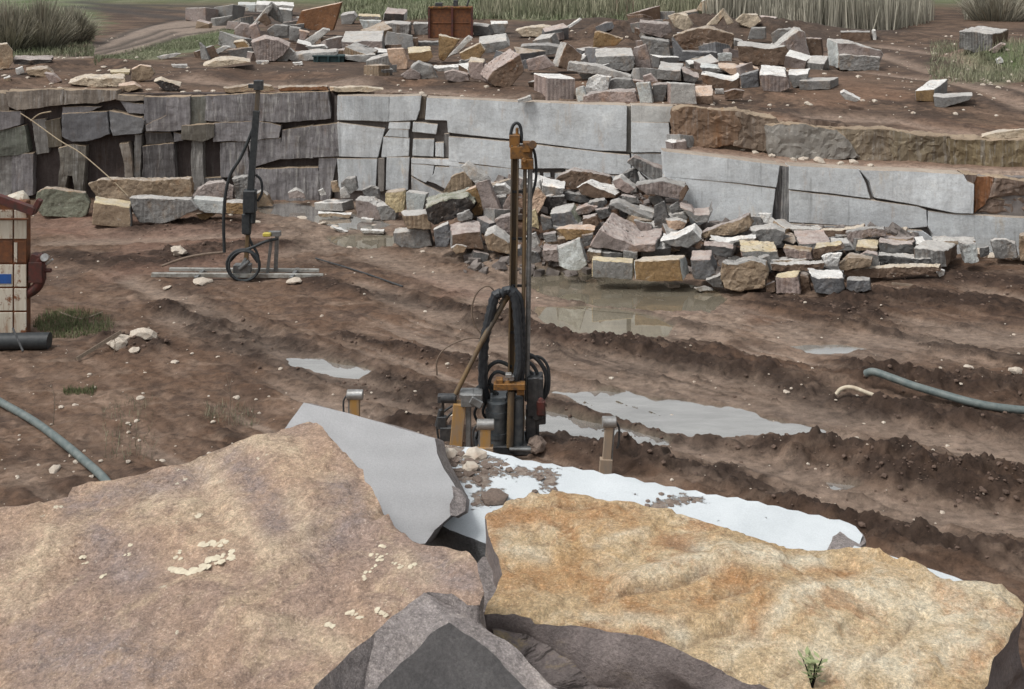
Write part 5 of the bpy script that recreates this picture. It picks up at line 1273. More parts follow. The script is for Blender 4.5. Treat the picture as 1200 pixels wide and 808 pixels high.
plD = plane3((620, 584, 6.0), (567, 722, 5.05), (1198, 708, 5.1))
hero('granite_boulder', 'large ochre and cream weathered boulder in the right foreground',
  [(566,602),(574,592),(596,585),(620,580),(648,582),(700,592),(745,600),(800,611),(840,620),(880,632),(915,642),(950,646),(985,645),(1015,650),(1050,662),(1085,675),(1105,687),(1135,690),(1168,691),(1190,700),(1199,712),(1196,735),(1180,765),(1160,800),(1130,860),(1050,870),(960,825),(930,810),(890,800),(845,786),(800,770),(742,750),(690,738),(640,730),(600,724),(567,722),(572,708),(582,695),(588,676),(584,655),(572,634)],
  plD, (.06, -.22, -1.4), (M['rockD'], M['breakdark']), L=.021, amp=.028, edgeamp=.026, seed=11.7, steps=.050, frq=1.1, side=2.0, paint=(
   ([(1000,690),(1080,720),(1150,740)], 26, 0, 0), ([(960,770),(1060,790),(1130,760)], 26, 0, 0), ([(820,650),(900,665),(960,662)], 14, 0, 0), ([(700,645),(740,635),(755,632)], 5, 0, .01), ([(730,690),(780,675),(850,668)], 12, 0, .02), ([(860,760),(920,720),(960,700)], 14, 0, 0), ([(690,720),(760,735),(800,750)], 10, 0, 0), ([(1110,690),(1180,705)], 12, 0, 0), ([(590,640),(640,650)], 7, 0, 0),
   ([(580,610),(650,600),(740,615)], 18, 1, 0), ([(600,680),(680,670),(720,700)], 22, 1, 0), ([(700,700),(780,725),(860,700)], 16, 1, 0), ([(850,690),(900,700),(880,740)], 14, 1, 0), ([(950,680),(1000,670)], 10, 1, 0),
   ([(726,702),(760,698),(800,692),(828,680)], 3.5, 2, -.03), ([(795,762),(830,748),(860,742)], 3, 2, -.025), ([(640,600),(672,604),(700,600)], 2.5, 2, -.02), ([(1010,790),(1050,760),(1070,735)], 3, 2, -.02), ([(840,710),(880,700)], 3, 2, -.02), ([(915,790),(960,770)], 2.5, 2, -.02), ([(785,640),(815,655)], 7, 2, -.01),
   ([(740,690),(830,670),(900,660)], 18, -1, .025), ([(860,720),(960,700),(1060,690)], 16, -1, .018), ([(600,660),(700,650)], 14, -1, -.018), ([(960,760),(1080,740)], 18, -1, -.02)))

def facets(name, label, V, F_, mats, L=.03, amp=.02, seed=0.0, skirt=()):
    bm = bmesh.new(); vs = [bm.verts.new(P(*q)) for q in V]
    for idx_, mi in F_:
        f = bm.faces.new([vs[i] for i in idx_]); f.material_index = mi
    if skirt:
        lo_ = [bm.verts.new(vs[i].co+Vector((0, .18, -.75))) for i in skirt]
        for k in range(len(skirt)-1): bm.faces.new([vs[skirt[k]], lo_[k], lo_[k+1], vs[skirt[k+1]]])
    bmesh.ops.recalc_face_normals(bm, faces=bm.faces)
    c_ = sum((v.co for v in bm.verts), Vector())/len(bm.verts)
    bmesh.ops.triangulate(bm, faces=bm.faces[:])
    for _ in range(4): bmesh.ops.subdivide_edges(bm, edges=bm.edges[:], cuts=1, use_grid_fill=True)
    bmesh.ops.triangulate(bm, faces=[f for f in bm.faces if len(f.verts) > 3])
    for v in bm.verts:
        co = v.co.copy(); v.co = co+nv(co, 1.8, seed)*amp*1.2+nv(co, 6, seed+3)*amp*.8+nv(co, 17, seed+5)*amp*.35
    for f in bm.faces: f.smooth = True
    for e in bm.edges:
        if len(e.link_faces) == 2 and (e.link_faces[0].material_index != e.link_faces[1].material_index or e.calc_face_angle(0) > .6): e.smooth = False
    me = bpy.data.meshes.new(name); bm.to_mesh(me); bm.free()
    for m in mats: me.materials.append(m)
    return tag(link(name, me, None, None, c_), label, 'boulder' if 'boulder' in name else 'stone block')
# 0 apex, 1 inner notch, 2.. dark face rim, then outer rims and hidden back
VE = [(497,697,5.02), (527,729,4.86), (505,744,4.84), (470,775,4.72), (424,826,4.52), (395,880,4.40), (340,850,4.12), (372,806,4.25), (440,742,4.62),
      (552,745,4.86), (590,775,4.80), (632,818,4.68), (650,880,4.6), (700,880,4.55), (662,815,4.66), (612,768,4.86), (556,722,5.0), (500,790,5.6), (520,900,5.3)]
plK = plane3((527, 729, 4.74), (424, 826, 4.42), (632, 818, 4.46)); outerY = {0: 4.92, 5: 4.2, 6: 4.0, 7: 4.26, 8: 4.66, 12: 4.3, 13: 4.35, 14: 4.5, 15: 4.66, 16: 4.86, 18: 4.5}; inner = {1, 2, 3, 4, 9, 10, 11}
VE = [(x, y, onplane(x, y, plK).y if i in inner else outerY.get(i, Y*.925)) for i, (x, y, Y) in enumerate(VE)]
VE = [(x, y, Y*.965) for x, y, Y in VE]
facets('granite_boulder', 'grey mauve wedge boulder with a near black broken face at the bottom centre', VE,
  [((0,1,2,8), 0), ((2,3,8), 0), ((3,4,7,8), 0), ((4,5,6,7), 0), ((0,16,9,1), 0), ((16,15,10,9), 0), ((15,14,11,10), 0), ((14,13,12,11), 0), ((2,1,9), 1), ((2,9,10,3), 1), ((3,10,11,4), 1), ((4,11,12,5), 1), ((5,12,18), 1)], (M['greyrim'], M['breakblack']), .028, .016, 4.4, (6, 7, 8, 0, 16, 15, 14, 13))
VF = [(566,716,5.15),(600,722,5.12),(660,732,5.1),(742,750,5.08),(800,770,5.06),(850,788,5.02),(930,812,4.98),(1000,850,4.95),(960,900,4.72),(800,900,4.66),(700,870,4.72),(664,826,4.80),(622,780,4.90),(580,748,5.0),(700,775,4.98),(790,812,4.86)]
facets('granite_block', 'dark layered block with an ochre seam under the ochre foreground boulder', VF,
  [((0,1,13), 0), ((1,2,12,13), 0), ((2,14,12), 0), ((2,3,14), 0), ((3,4,15,14), 0), ((4,5,6,15), 0), ((6,7,8,15), 0), ((12,14,11), 0), ((11,14,15,10), 0), ((10,15,8,9), 0)], (M['breaklayer'],), .028, .028, 6.6)
hero('granite_block', 'brown broken stone wedged between the two big foreground boulders',
  [(556,664),(566,655),(580,649),(588,660),(590,674),(582,695),(573,710),(566,722),(556,714),(560,690)],
  plane3((580, 650, 5.75), (560, 715, 5.3), (590, 675, 5.6)), (0, .1, -.6), (M['greyrim'], M['breakdark']), L=.03, amp=.03, edgeamp=.015, seed=12.2)
hero('granite_chip', 'small white chip lying in the dark gap by the white slab',
  [(531,652),(540,646),(541,655),(534,656)], plane3((535, 650, 6.3), (531, 656, 6.25), (541, 655, 6.3)), (0, .03, -.05), (M['sawnwhite'], M['sawnwhite']), L=.02, amp=.004, edgeamp=.004)

# cream lichen flakes and chips lying on the left boulder
def stone_mesh(r, seed, flat=.5, sub=2):
    bm = bmesh.new(); bmesh.ops.create_icosphere(bm, subdivisions=sub, radius=1)
    for v in bm.verts:
        d = mnoise.noise(v.co*1.3+Vector((seed, 0, 0)))*.45+mnoise.noise(v.co*3.1+Vector((seed, 2, 0)))*.18
        v.co = v.co*(1+d); v.co.z *= flat; v.co *= r
    for f in bm.faces: f.smooth = False
    return bm
M['palestone'] = simple('pale_chip_stone', (.60, .55, .47), (.42, .34, .27), 9, .9)
M['creamlichen'] = simple('cream_lichen_crust', (.70, .64, .49), (.52, .44, .33), 30, .95)
def onsurf(x, y, pl_, lift=0.0):
    bv = HB.get(id(pl_)); o = Vector((0, 0, H)); d = (P(x, y, 1.0)-o).normalized()
    if bv:
        h = bv.ray_cast(o, d)
        if h[0] is not None: return h[0]+pl_[1]*lift
    return onplane(x, y, pl_)+pl_[1]*lift
def flakes(name, label, pts, pl_, r, mat, flat=.18):
    mb = MB()
    for k, (x, y) in enumerate(pts):
        for q in range(3):
            c0 = onsurf(x+random.uniform(-4, 4), y+random.uniform(-2, 2), pl_, .002)
            bm = stone_mesh(r*random.uniform(.5, 1.1), random.random()*99, flat, 1)
            rot = pl_[1].to_track_quat('Z', 'Y').to_matrix()
            mb.add([c0+rot @ v.co for v in bm.verts], [[v.index for v in f.verts] for f in bm.faces]); bm.free()
    o = mb.build(name, mat, boulderA, onplane(pts[0][0], pts[0][1], pl_)); o['kind'] = 'stuff'; o['label'] = label; return o
flakes('lichen_crust', 'curved row of cream lichen crust on the left foreground boulder', [(203,668),(211,670),(219,671),(227,670),(235,668),(241,664),(243,657),(250,656),(256,660),(262,652),(268,655),(272,648),(246,637),(238,640),(255,638),(263,636)], plA, .022, M['creamlichen'], .08)
flakes('lichen_crust', 'small scattered cream lichen specks left of the curved row', [(98,662),(96,654),(120,675),(150,650),(210,648),(208,655),(232,607),(234,605),(155,640)], plA, .013, M['creamlichen'])
flakes('lichen_crust', 'branching cream lichen streaks near the right tip of the left boulder', [(424,678),(430,672),(437,665),(444,658),(450,652),(447,640),(462,662),(470,664),(480,665),(486,663),(438,652)], plA, .012, M['creamlichen'])
flakes('lichen_crust', 'cream lichen patches low on the left boulder above the grey wedge', [(410,718),(416,722),(422,724),(443,716),(450,718),(455,722),(386,734)], plA, .014, M['creamlichen'])
def debris(label, pts, r, n_):
    mb = MB()
    for k in range(n_):
        x, y = random.choice(pts); x += random.gauss(0, 9); y += random.gauss(0, 4)
        c0 = onsurf(x, y, plC, random.uniform(-.01, .01))
        bm = stone_mesh(r*random.choice((.25, .35, .5, .8, 1)), random.random()*99, .4, 1)
        mb.add([c0+v.co for v in bm.verts], [[v.index for v in f.verts] for f in bm.faces]); bm.free()
    c0 = onplane(pts[0][0], pts[0][1], plC)
    return tag(mb.build('crumbled_spoil', M['dirt'], None, c0), label, 'spoil', kind='stuff')
debris('brown crumbled spoil on the left end of the dusty white slab', [(535,540),(545,548),(560,545),(575,546),(540,555),(555,558),(565,552),(530,530),(580,550)], .040, 60)
debris('brown crumbled spoil in the middle of the dusty white slab', [(610,552),(625,555),(640,552),(635,562),(620,560),(645,572)], .03, 22)
debris('small dirt clump low on the left end of the white slab', [(575,588),(582,584),(560,570),(568,572),(548,590)], .035, 24)
debris('thin brown smear of dirt on the right half of the white slab', [(770,588),(785,584),(800,586),(815,588),(790,590)], .022, 18)
for lab, x, y, r in (('flat tan stone on the left end of the dusty white slab', 556, 535, .08), ('pale rounded stone at the tip of the dusty white slab', 524, 534, .07), ('pinkish stone in the spoil on the white slab', 552, 549, .06), ('brown clod standing on the white slab near its front edge', 580, 586, .09)):
    c0 = onsurf(x, y, plC, .01); bm = stone_mesh(r, x, .5, 2); me = bpy.data.meshes.new('loose_stone'); bm.to_mesh(me); bm.free()
    me.transform(Matrix.Translation(c0)); tag(link('loose_stone', me, M['palestone'] if r < .085 else M['dirt'], None, c0), lab, 'stone')

# ================================================================== near drill rig
YR = 17.9
def N(x, y, d=0.0): return P(x, y, YR+d)
base = G(595, 525, 0); base = Vector((N(600, 520).x, YR, 0))
rig = thing('drilling_rig', base, 'tall drilling rig with ochre rusty mast and tangled black hoses behind the white slab', 'drilling rig')
pxm = YR/F
m = MB()
m.bar(N(603.5, 170), N(598.5, 522), .10, .03); m.bar(N(600, 170, -.05), N(595, 522, -.05), .028, .13); m.bar(N(607.5, 170, -.05), N(602.5, 522, -.05), .028, .13)
m.build('mast', M['mast'], rig, bevel=.004)
m = MB(); m.cyl(N(615.5, 178, -.05), N(611.5, 520, -.05), .032, 12)
m.build('guide_rail', M['mast'], rig)
m = MB(); m.cyl(N(621.5, 190, -.02), N(617.5, 470, -.02), .040, 12); m.build('drill_rod', M['greysteel'], rig)
for k in range(5):
    y = 225+k*55; x = 609-(y-180)*.012; MB().box(N(x, y, -.02), (.26, .03, .04)).build('cross_clamp', M['darksteel'], rig, bevel=.004)
m = MB(); m.box(N(611, 178), (.36, .24, .20)); m.box(N(603, 165), (.17, .2, .20)); m.box(N(617, 172, -.05), (.12, .2, .16)); m.cyl(N(624, 170, -.16), N(624, 170, .14), .07, 14); m.cyl(N(614, 188, -.14), N(614, 188, -.2), .04, 12); m.cyl(N(606, 150), N(606, 168), .028, 10); m.box(N(618, 192, -.06), (.2, .16, .16))
m.build('mast_head', M['ochre_steel'], rig, bevel=.012)
def hose(parent, pts, r, mat='black', ridges=0, name='hose', lab=None):
    o = MB().tube(pts, r, 10, ridges, 4).build(name, M[mat], parent)
    if lab: o['label'] = lab
    return o
hose(rig, [N(599, 172), N(598.5, 158), N(601, 148), N(605, 144.5), N(609, 147), N(611, 156), N(611, 168)], .026)
hose(rig, [N(623, 170), N(627, 182), N(628.5, 200), N(627, 216), N(622, 235), N(620, 262)], .022)
hose(rig, [N(590, 344, -.15), N(581, 346, -.15), N(576, 362, -.15), N(572, 380, -.12), N(568, 398, -.1), N(566.5, 418, -.1), N(566, 445, -.1), N(567, 470)], .085, 'corr', .05, 'corrugated_hose')
hose(rig, [N(588, 344, -.2), N(596, 340, -.2), N(603, 350, -.2), N(606, 370, -.2), N(608, 400, -.2), N(608, 430, -.2), N(600, 455, -.2), N(597, 470, -.2)], .075, 'corr', .05, 'corrugated_hose')
hose(rig, [N(598, 338, -.12), N(607, 346, -.12), N(611, 365, -.12), N(612, 400, -.12), N(611, 440, -.12), N(606, 460, -.12)], .06, 'corr', .045, 'corrugated_hose')
for pts, r in (([N(608, 420), N(620, 416), N(632, 424), N(640, 440), N(638, 462), N(630, 478)], .034), ([N(606, 428), N(618, 424), N(628, 434), N(631, 452), N(622, 470)], .03), ([N(610, 436), N(622, 436), N(626, 450), N(620, 462)], .026),
               ([N(600, 430), N(584, 424), N(572, 432), N(569, 448), N(574, 466), N(586, 474)], .032), ([N(596, 440), N(582, 436), N(574, 446), N(576, 460)], .028), ([N(612, 424), N(630, 418), N(642, 430), N(643, 456), N(636, 470)], .024),
               ([N(560, 458), N(567, 450), N(577, 452), N(579, 466), N(574, 490), N(578, 512)], .028), ([N(553, 464), N(562, 452), N(572, 454), N(584, 462)], .024), ([N(598, 470), N(590, 466), N(584, 482), N(588, 505), N(584, 520)], .022),
               ([N(602, 462), N(596, 480), N(600, 500), N(597, 522)], .02), ([N(570, 470), N(566, 484), N(574, 498), N(569, 515)], .024), ([N(530, 476), N(521, 482), N(514, 490), N(512, 500), N(514, 516)], .018), ([N(532, 482), N(524, 490), N(520, 502), N(522, 514)], .018),
               ([N(585, 470), N(592, 478), N(586, 490), N(592, 508)], .022), ([N(560, 474), N(556, 486), N(562, 500), N(558, 514)], .022)):
    hose(rig, pts, r)
hose(rig, [N(586, 352), N(574, 336), N(562, 340), N(555, 352), N(553, 368), N(557, 382), N(564, 392), N(565, 402)], .013, 'brownhose', name='thin_hose')
hose(rig, [N(573, 399), N(555, 396), N(538, 400), N(520, 410), N(512, 424), N(512, 440)], .013, 'brownhose', name='thin_hose')
m = MB(); m.cyl(N(592, 352, -.1), N(565, 400, -.2), .045); m.cyl(N(566, 398, -.2), N(534, 462, -.3), .038); m.cyl(N(587, 358, -.1), N(596, 346, -.05), .055); m.build('strut', M['mast'], rig)
m = MB(); m.cyl(N(566, 400, .05), N(566, 462, .05), .06); m.box(N(566, 402, 0), (.13, .13, .06)); m.build('support_cylinder', M['slate_steel'], rig)
m = MB(); m.box(N(597, 452, -.3), (.50, .16, .10)); m.box(N(585, 447, -.3), (.12, .14, .1)); m.box(N(610, 457, -.28), (.12, .12, .14)); m.build('orange_bracket', M['ochre_steel'], rig, bevel=.01)
m = MB(); m.cyl(N(599, 458, -.3), N(597.5, 524, -.3), .055); m.build('piston_post', M['mast'], rig)
m = MB(); m.cyl(N(583, 470, -.1), N(582, 524, -.1), .17, 18); m.box(N(590, 490, 0), (.42, .3, .75)); m.cyl(N(607, 466, -.2), N(606, 526, -.2), .085); m.cyl(N(582, 480, -.1), N(582, 486, -.1), .185, 18); m.cyl(N(582, 505, -.1), N(582, 510, -.1), .185, 18)
m.build('air_cylinder', M['slate_steel'], rig)
m = MB(); m.cyl(N(599, 440, -.3), N(599, 446, -.3), .05); m.box(N(596, 440, -.32), (.10, .1, .07)); m.build('bright_valve', M['chrome'], rig, bevel=.01)
m = MB(); m.box(N(627, 462, 0), (.26, .3, .62)); m.box(N(622, 495, 0), (.16, .22, .5)); m.cyl(N(628, 440, -.05), N(629, 490, -.05), .11); m.cyl(N(620, 505, .0), N(623, 524, .0), .08); m.cyl(N(629, 478, -.1), N(629, 510, 0), .04); m.box(N(633, 488, 0), (.16, .16, .22), rz=.2)
m.build('drill_motor', M['darksteel'], rig, bevel=.015)
m = MB(); m.box(N(634, 478, -.16), (.14, .1, .24)); m.cyl(N(634, 470, -.2), N(634, 470, -.1), .05); m.build('red_valve_box', M['redpaint'], rig, bevel=.02)
m = MB(); m.box(N(553, 466, -.25), (.34, .3, .20)); m.box(N(547, 461, -.25), (.22, .26, .08)); m.box(N(558, 472, -.42), (.2, .04, .12), ry=.5); m.build('control_box', M['greysteel'], rig, bevel=.012)
m = MB(); m.box(N(524, 467, -.25), (.30, .12, .12)); m.cyl(N(516, 467, -.25), N(534, 467, -.25), .075); m.build('lever_grip', M['darksteel'], rig, bevel=.01)
m = MB(); m.bar(Vector((N(538, 500, -.25).x-.06, YR-.25, 0)), N(539, 472, -.25), .20, .2); m.build('frame_post', M['yellow'], rig, bevel=.008)
m = MB(); m.bar(Vector((N(549, 500, -.2).x, YR-.2, 0)), N(549, 472, -.2), .08, .24); m.build('frame_plate', M['greysteel'], rig, bevel=.006)
m = MB(); m.box((N(590, 524).x, YR, .06), (.95, .6, .14)); m.build('base_frame', M['darksteel'], rig, bevel=.01)
m = MB(); m.cyl(N(517, 480, -.2), N(512, 500, -.2), .04); m.box(N(518, 495, -.2), (.14, .1, .2)); m.box(N(523, 508, -.2), (.2, .12, .22)); m.cyl(N(519, 470, -.2), N(519, 514, -.2), .022); m.build('valve_cluster', M['darksteel'], rig, bevel=.01)
m = MB(); m.cyl(N(597, 527, -.4), N(622, 527, -.4), .03); m.build('foot_bar', M['greysteel'], rig)
# lump of wet spoil at its foot
bm = stone_mesh(.15, 5.5, .8, 3); me = bpy.data.meshes.new('spoil_lump'); bm.to_mesh(me); bm.free(); c0 = Vector((N(628, 520).x, YR-.2, .12)); me.transform(Matrix.Translation(c0))
tag(link('spoil_lump', me, M['dirt'], None, c0), 'grey brown lump of spoil at the foot of the near drilling rig', 'spoil')

# capped posts standing in a row behind the white slab
def post(label, x, ytop, ybase, w, tilt=0.0, side=1):
    g = G(x, ybase, 0); Y = g.y; k = Y/F
    zt_ = P(x, ytop+9, Y).z
    o = thing('capped_post', (g.x, Y, 0), label, 'post', 'capped yellow posts behind the white slab')
    sm_ = M['posttan'] if tilt else M['yellow']
    mb = MB(); a = Vector((g.x-tilt, Y, -.05)); b = Vector((g.x, Y, zt_)); mb.bar(a, b, w, w*.8); mb.bar(a+Vector((0, -.02, 0)), a+Vector((tilt*.3, -.02, .35)), w*1.5, w*.9)
    mb.build('shaft', sm_, o, bevel=.006)
    mb = MB(); mb.bar(a+Vector((-w*.62*side, .02, 0)), b+Vector((-w*.55*side, .02, 0)), w*.22, w*.95); mb.build('side_flange', M['greysteel'], o, bevel=.003)
    mb = MB(); c0 = Vector((g.x, Y, zt_+.055)); mb.cyl(c0+Vector((-w*.85, 0, 0)), c0+Vector((w*.85, 0, 0)), .085, 18); mb.build('roller_cap', M['chrome'], o, bevel=.01)
    mb = MB(); mb.tube([c0+Vector((-w*.8*side, 0, 0)), c0+Vector((-w*1.2*side, 0, -.1)), c0+Vector((-w*1.15*side, 0, -.32)), c0+Vector((-w*.9*side, 0, -.4))], .016, 6); mb.build('wire_clip', M['darksteel'], o)
post('leftmost capped yellow post showing above the smooth grey block', 416, 458, 520, .155)
post('short capped yellow post left of the near drilling rig foot', 569, 493, 545, .16)
post('tall weathered capped post right of the near drilling rig', 714, 490, 560, .125, .07, -1)

# ================================================================== far drill rig
YF = 27.4
def Q(x, y, d=0.0): return P(x, y, YF+d)
fr = thing('drilling_rig', Vector((Q(290, 325).x, YF, 0)), 'slim black drilling rig on a long rail in front of the dark wall', 'drilling rig')
m = MB(); m.bar(Q(303, 98), Q(288, 312), .10, .1); m.build('mast', M['mast'], fr, bevel=.006)
m = MB(); m.bar(Q(300.5, 130, -.07), Q(290, 275, -.07), .15, .12); m.build('guide_rail', M['black'], fr, bevel=.006)
m = MB(); m.box(Q(303, 100), (.22, .16, .24)); m.box(Q(296, 101), (.2, .1, .1)); m.cyl(Q(303, 94), Q(303, 100), .05); m.build('mast_head', M['darksteel'], fr, bevel=.01)
m = MB(); m.box(Q(293, 236, -.1), (.30, .24, .55)); m.box(Q(289, 262, -.08), (.2, .2, .5)); m.cyl(Q(298, 226, -.1), Q(296, 262, -.1), .07); m.build('drill_motor', M['black'], fr, bevel=.02)
hose(fr, [Q(301, 138), Q(293, 160), Q(282, 185), Q(270, 205), Q(264, 230), Q(262, 260), Q(263, 296)], .04)
hose(fr, [Q(300, 205), Q(306, 212), Q(307, 226), Q(302, 236)], .032)
hose(fr, [Q(288, 222), Q(286, 240), Q(288, 262), Q(293, 282), Q(301, 296), Q(303, 305)], .035)
hose(fr, [Q(292, 262), Q(290, 280), Q(294, 296), Q(302, 308)], .03)
hose(fr, [Q(262, 296, .2), Q(240, 298, .2), Q(215, 303, .25), Q(190, 312, .3)], .03, 'brownhose')
m = MB(); m.ring(Q(285, 311, -.25), .40, .035, 'Y', 32, .95); m.ring(Q(286, 312, -.31), .37, .03, 'Y', 32, .98); m.build('coiled_hose', M['black'], fr)
hose(fr, [Q(270, 306, -.25), Q(280, 296, -.25), Q(296, 290, -.2), Q(312, 283, -.1), Q(326, 280, 0)], .035)
m = MB(); m.bar(Vector((Q(180, 322).x, YF-.15, .10)), Vector((Q(380, 324).x, YF-.15, .07)), .10, .09); m.bar(Vector((Q(195, 322).x, YF+.25, .12)), Vector((Q(372, 324).x, YF+.25, .09)), .08, .08); m.build('base_rail', M['rail'], fr, bevel=.006)
for x in (235, 345):
    MB().box((Q(x, 325).x, YF, .06), (.09, .8, .12)).build('rail_tie', M['greysteel'], fr, bevel=.005)
m = MB(); m.bar(Q(318, 282), Vector((Q(313, 324).x, YF, .05)), .07, .06); m.bar(Q(325, 272), Vector((Q(322, 318).x, YF+.1, .12)), .09, .08); m.box(Q(322, 274), (.3, .12, .12)); m.build('support_leg', M['greysteel'], fr, bevel=.006)
MB().box(Q(313, 275, -.08), (.20, .12, .10)).build('yellow_grip', M['yellowp'], fr, bevel=.02)
m = MB(); m.box(Vector((Q(285, 318).x, YF-.05, .22)), (.42, .26, .22)); m.bar(Vector((Q(278, 318).x, YF-.1, .1)), Q(290, 300), .07, .08); m.cyl(Q(280, 316, -.2), Q(292, 306, -.2), .05); m.build('carriage', M['greysteel'], fr, bevel=.01)

# ================================================================== rusty white tank at the left edge
YT = 23.1
def T(x, y, d=0.0): return P(x, y, YT+d)
tank = thing('rusty_tank', Vector((T(0, 392).x, YT, 0)), 'rusty white riveted steel tank with a blue mark at the left edge', 'tank')
x0, x1 = T(-70, 300).x, T(31, 300).x; ztp = T(0, 236).z
m = MB(); m.box(((x0+x1)/2, YT+.11, ztp/2), (x1-x0, .22, ztp)); m.build('body', M['rust'], tank, bevel=.02)
rows = [(246, 280), (282, 308), (310, 336), (338, 364), (366, 391)]
for cx0, cx1 in ((-69, -37), (-35, -19), (-18, 15.5), (17, 31.5)):
    for r0, r1 in rows:
        a, b = T(cx0, r0), T(cx1, r1)
        dark_ = (cx0 == 17 and r0 == 282) or (cx0 == -18 and r0 == 282)
        m = MB(); m.box(((a.x+b.x)/2, YT-.012, (a.z+b.z)/2), (b.x-a.x-.008, .03, a.z-b.z-.006)); m.build('panel', M['rust'] if dark_ else M['rustywhite'], tank, bevel=.006)
m = MB(); a, b = T(-10, 321), T(14, 332); m.box(((a.x+b.x)/2, YT-.034, (a.z+b.z)/2), (b.x-a.x, .012, a.z-b.z)); m.build('blue_mark', M['blue'], tank)
m = MB(); a, b = T(17.5, 284), T(21, 307); m.box(((a.x+b.x)/2, YT-.034, (a.z+b.z)/2), (b.x-a.x, .012, a.z-b.z)); m.build('white_stripe', M['rustywhite'], tank)
m = MB(); m.cyl(T(-70, 257, -.05), T(34, 257, -.05), .022); m.build('hoop', M['rust'], tank)
m = MB(); m.bar(T(-60, 212, -.3), T(41, 248, -.3), .17, .14); m.bar(T(39, 250, -.3), T(47, 234, -.3), .11, .12); m.build('slanting_beam', M['redpaint'], tank, bevel=.01)
bm = stone_mesh(.28, 3.1, .8, 2); me = bpy.data.meshes.new('heap'); bm.to_mesh(me); bm.free(); me.transform(Matrix.Translation(T(20, 238, .3))); link('crumbled_cap', me, M['rustywhite'], tank)
m = MB(); m.tube([T(30, 345, .1), T(42, 338, .1), T(48, 325, .1), T(46, 306, .1), T(52, 302, .1)], .11, 10); m.box(T(44, 318, .1), (.28, .24, .42)); m.box(T(44, 304, .1), (.24, .2, .2), ry=.3); m.cyl(T(30, 318, .1), T(60, 317, .1), .045); m.build('pump_arm', M['redpaint'], tank, bevel=.02)
m = MB(); m.cyl(T(52, 302, -.05), T(54, 303, .1), .085, 16); m.bar(T(54, 310, -.02), T(62, 304, -.02), .05, .05); m.build('pressure_gauge', M['chrome'], tank, bevel=.008)
g = Vector((T(0, 400).x, 22.3, .16))
m = MB(); m.cyl((T(-80, 400).x, 22.25, .17), (P(58, 400, 22.35).x, 22.35, .17), .165, 20); o = m.build('black_pipe', M['black'], None, g); tag(o, 'thick black pipe lying in front of the rusty white tank', 'pipe')
o = MB().cyl(P(15, 385, 21.9), P(27, 412, 21.4), .02, 6).build('thin_rod', M['darksteel'], None, P(20, 410, 21.5)); tag(o, 'thin bent rod leaning on the thick black pipe', 'rod')

# ================================================================== other loose things
o = MB().tube([G(-40, 448, .08), G(0, 471, .08), G(40, 494, .08), G(75, 520, .08), G(100, 541, .08), G(118, 557, .07), G(130, 572, .02), G(136, 586, -.05)], .062, 12, 0, 6).build('hose_pipe', M['greenhose'], None, G(60, 510, 0)); tag(o, 'grey green hose snaking through the mud at the left', 'hose')
o = MB().tube([G(1015, 438, .34), G(1024, 436, .42), G(1045, 443, .38), G(1070, 452, .32), G(1100, 461, .26), G(1140, 472, .22), G(1180, 479, .18), G(1260, 486, .14)], .068, 12, 0, 6).build('hose_pipe', M['greenhose'], None, G(1100, 480, 0)); tag(o, 'grey green hose lying over the mud ridge at the right', 'hose')
o = MB().tube([G(980, 462, .12), G(986, 456, .22), G(998, 454, .28), G(1015, 460, .24), G(1035, 468, .16), G(1058, 480, .06)], .034, 10, 0, 5).build('bent_pipe', M['cream_pipe'], None, G(1020, 478, 0)); tag(o, 'bent cream pipe lying in the mud left of the right hose', 'pipe')
o = MB().tube([P(24, 133, 35.3), P(38, 142, 35.2), P(70, 165, 34.8), P(95, 180, 34.5), P(130, 210, 34.1), P(150, 230, 33.9)], .018, 8, 0, 4).build('cable', M['rope'], None, P(130, 240, 34)); tag(o, 'tan cable hanging down across the dark left wall', 'cable')
o = MB().tube([P(36, 142, 35.4), P(46, 134, 35.4), P(60, 131, 35.4)], .022, 8).build('cable', M['rope'], None, P(40, 142, 35.4)); tag(o, 'short tan cable end caught near the top of the dark left wall', 'cable')
o = MB().bar(G(90, 421, .06), G(142, 389, .30), .07, .04).build('timber', M['wood'], None, G(95, 420, 0)); tag(o, 'weathered timber stick leaning on a small stone pile at the left', 'timber')
o = MB().tube([G(70, 366, .06), G(95, 374, .05), G(120, 366, .06)], .02, 6).build('timber', M['wood'], None, G(95, 372, 0)); tag(o, 'thin pale stick lying in the grass beside the tank', 'timber')
o = MB().tube([G(370, 303, .05), G(420, 318, .06), G(472, 336, .05)], .022, 8).build('steel_rod', M['darksteel'], None, G(420, 318, 0)); tag(o, 'long brown rod lying in the mud between the two rigs', 'rod')
o = MB().bar(G(1045, 333, .05), G(1100, 338, .05), .07, .05).build('timber', M['wood'], None, G(1070, 336, 0)); tag(o, 'pale timber strip lying below the long thin brown slab', 'timber')

# rusty container on the upper level
YC = 60.5
cz = 3.47; xa, xb = P(503, 45, YC).x, P(553, 45, YC).x; zt_ = P(503, 9, YC).z
ct = thing('rusty_container', ((xa+xb)/2, YC, cz), 'rusty red brown steel container standing behind the dumped blocks', 'container')
xm = P(530, 30, YC).x
m = MB(); m.box(((xa+xb)/2, YC+1.0, (cz+zt_)/2), (xb-xa, 2.0, zt_-cz)); m.build('body', M['rust'], ct, bevel=.03)
m = MB(); m.box(((xa+xb)/2, YC-.02, cz+(zt_-cz)*.5), (xb-xa-.3, .03, .05)); m.build('side_rail', M['rust'], ct, bevel=.01)
for xq in (xm, xa, xb): MB().box((xq, YC-.04, (cz+zt_)/2), (.12, .14, zt_-cz+.04)).build('corner_post', M['redpaint'], ct, bevel=.01)
m = MB(); m.box(((xa+xb)/2, YC-.03, zt_), (xb-xa+.1, .14, .1)); m.build('top_rim', M['ochre_steel'], ct, bevel=.01)
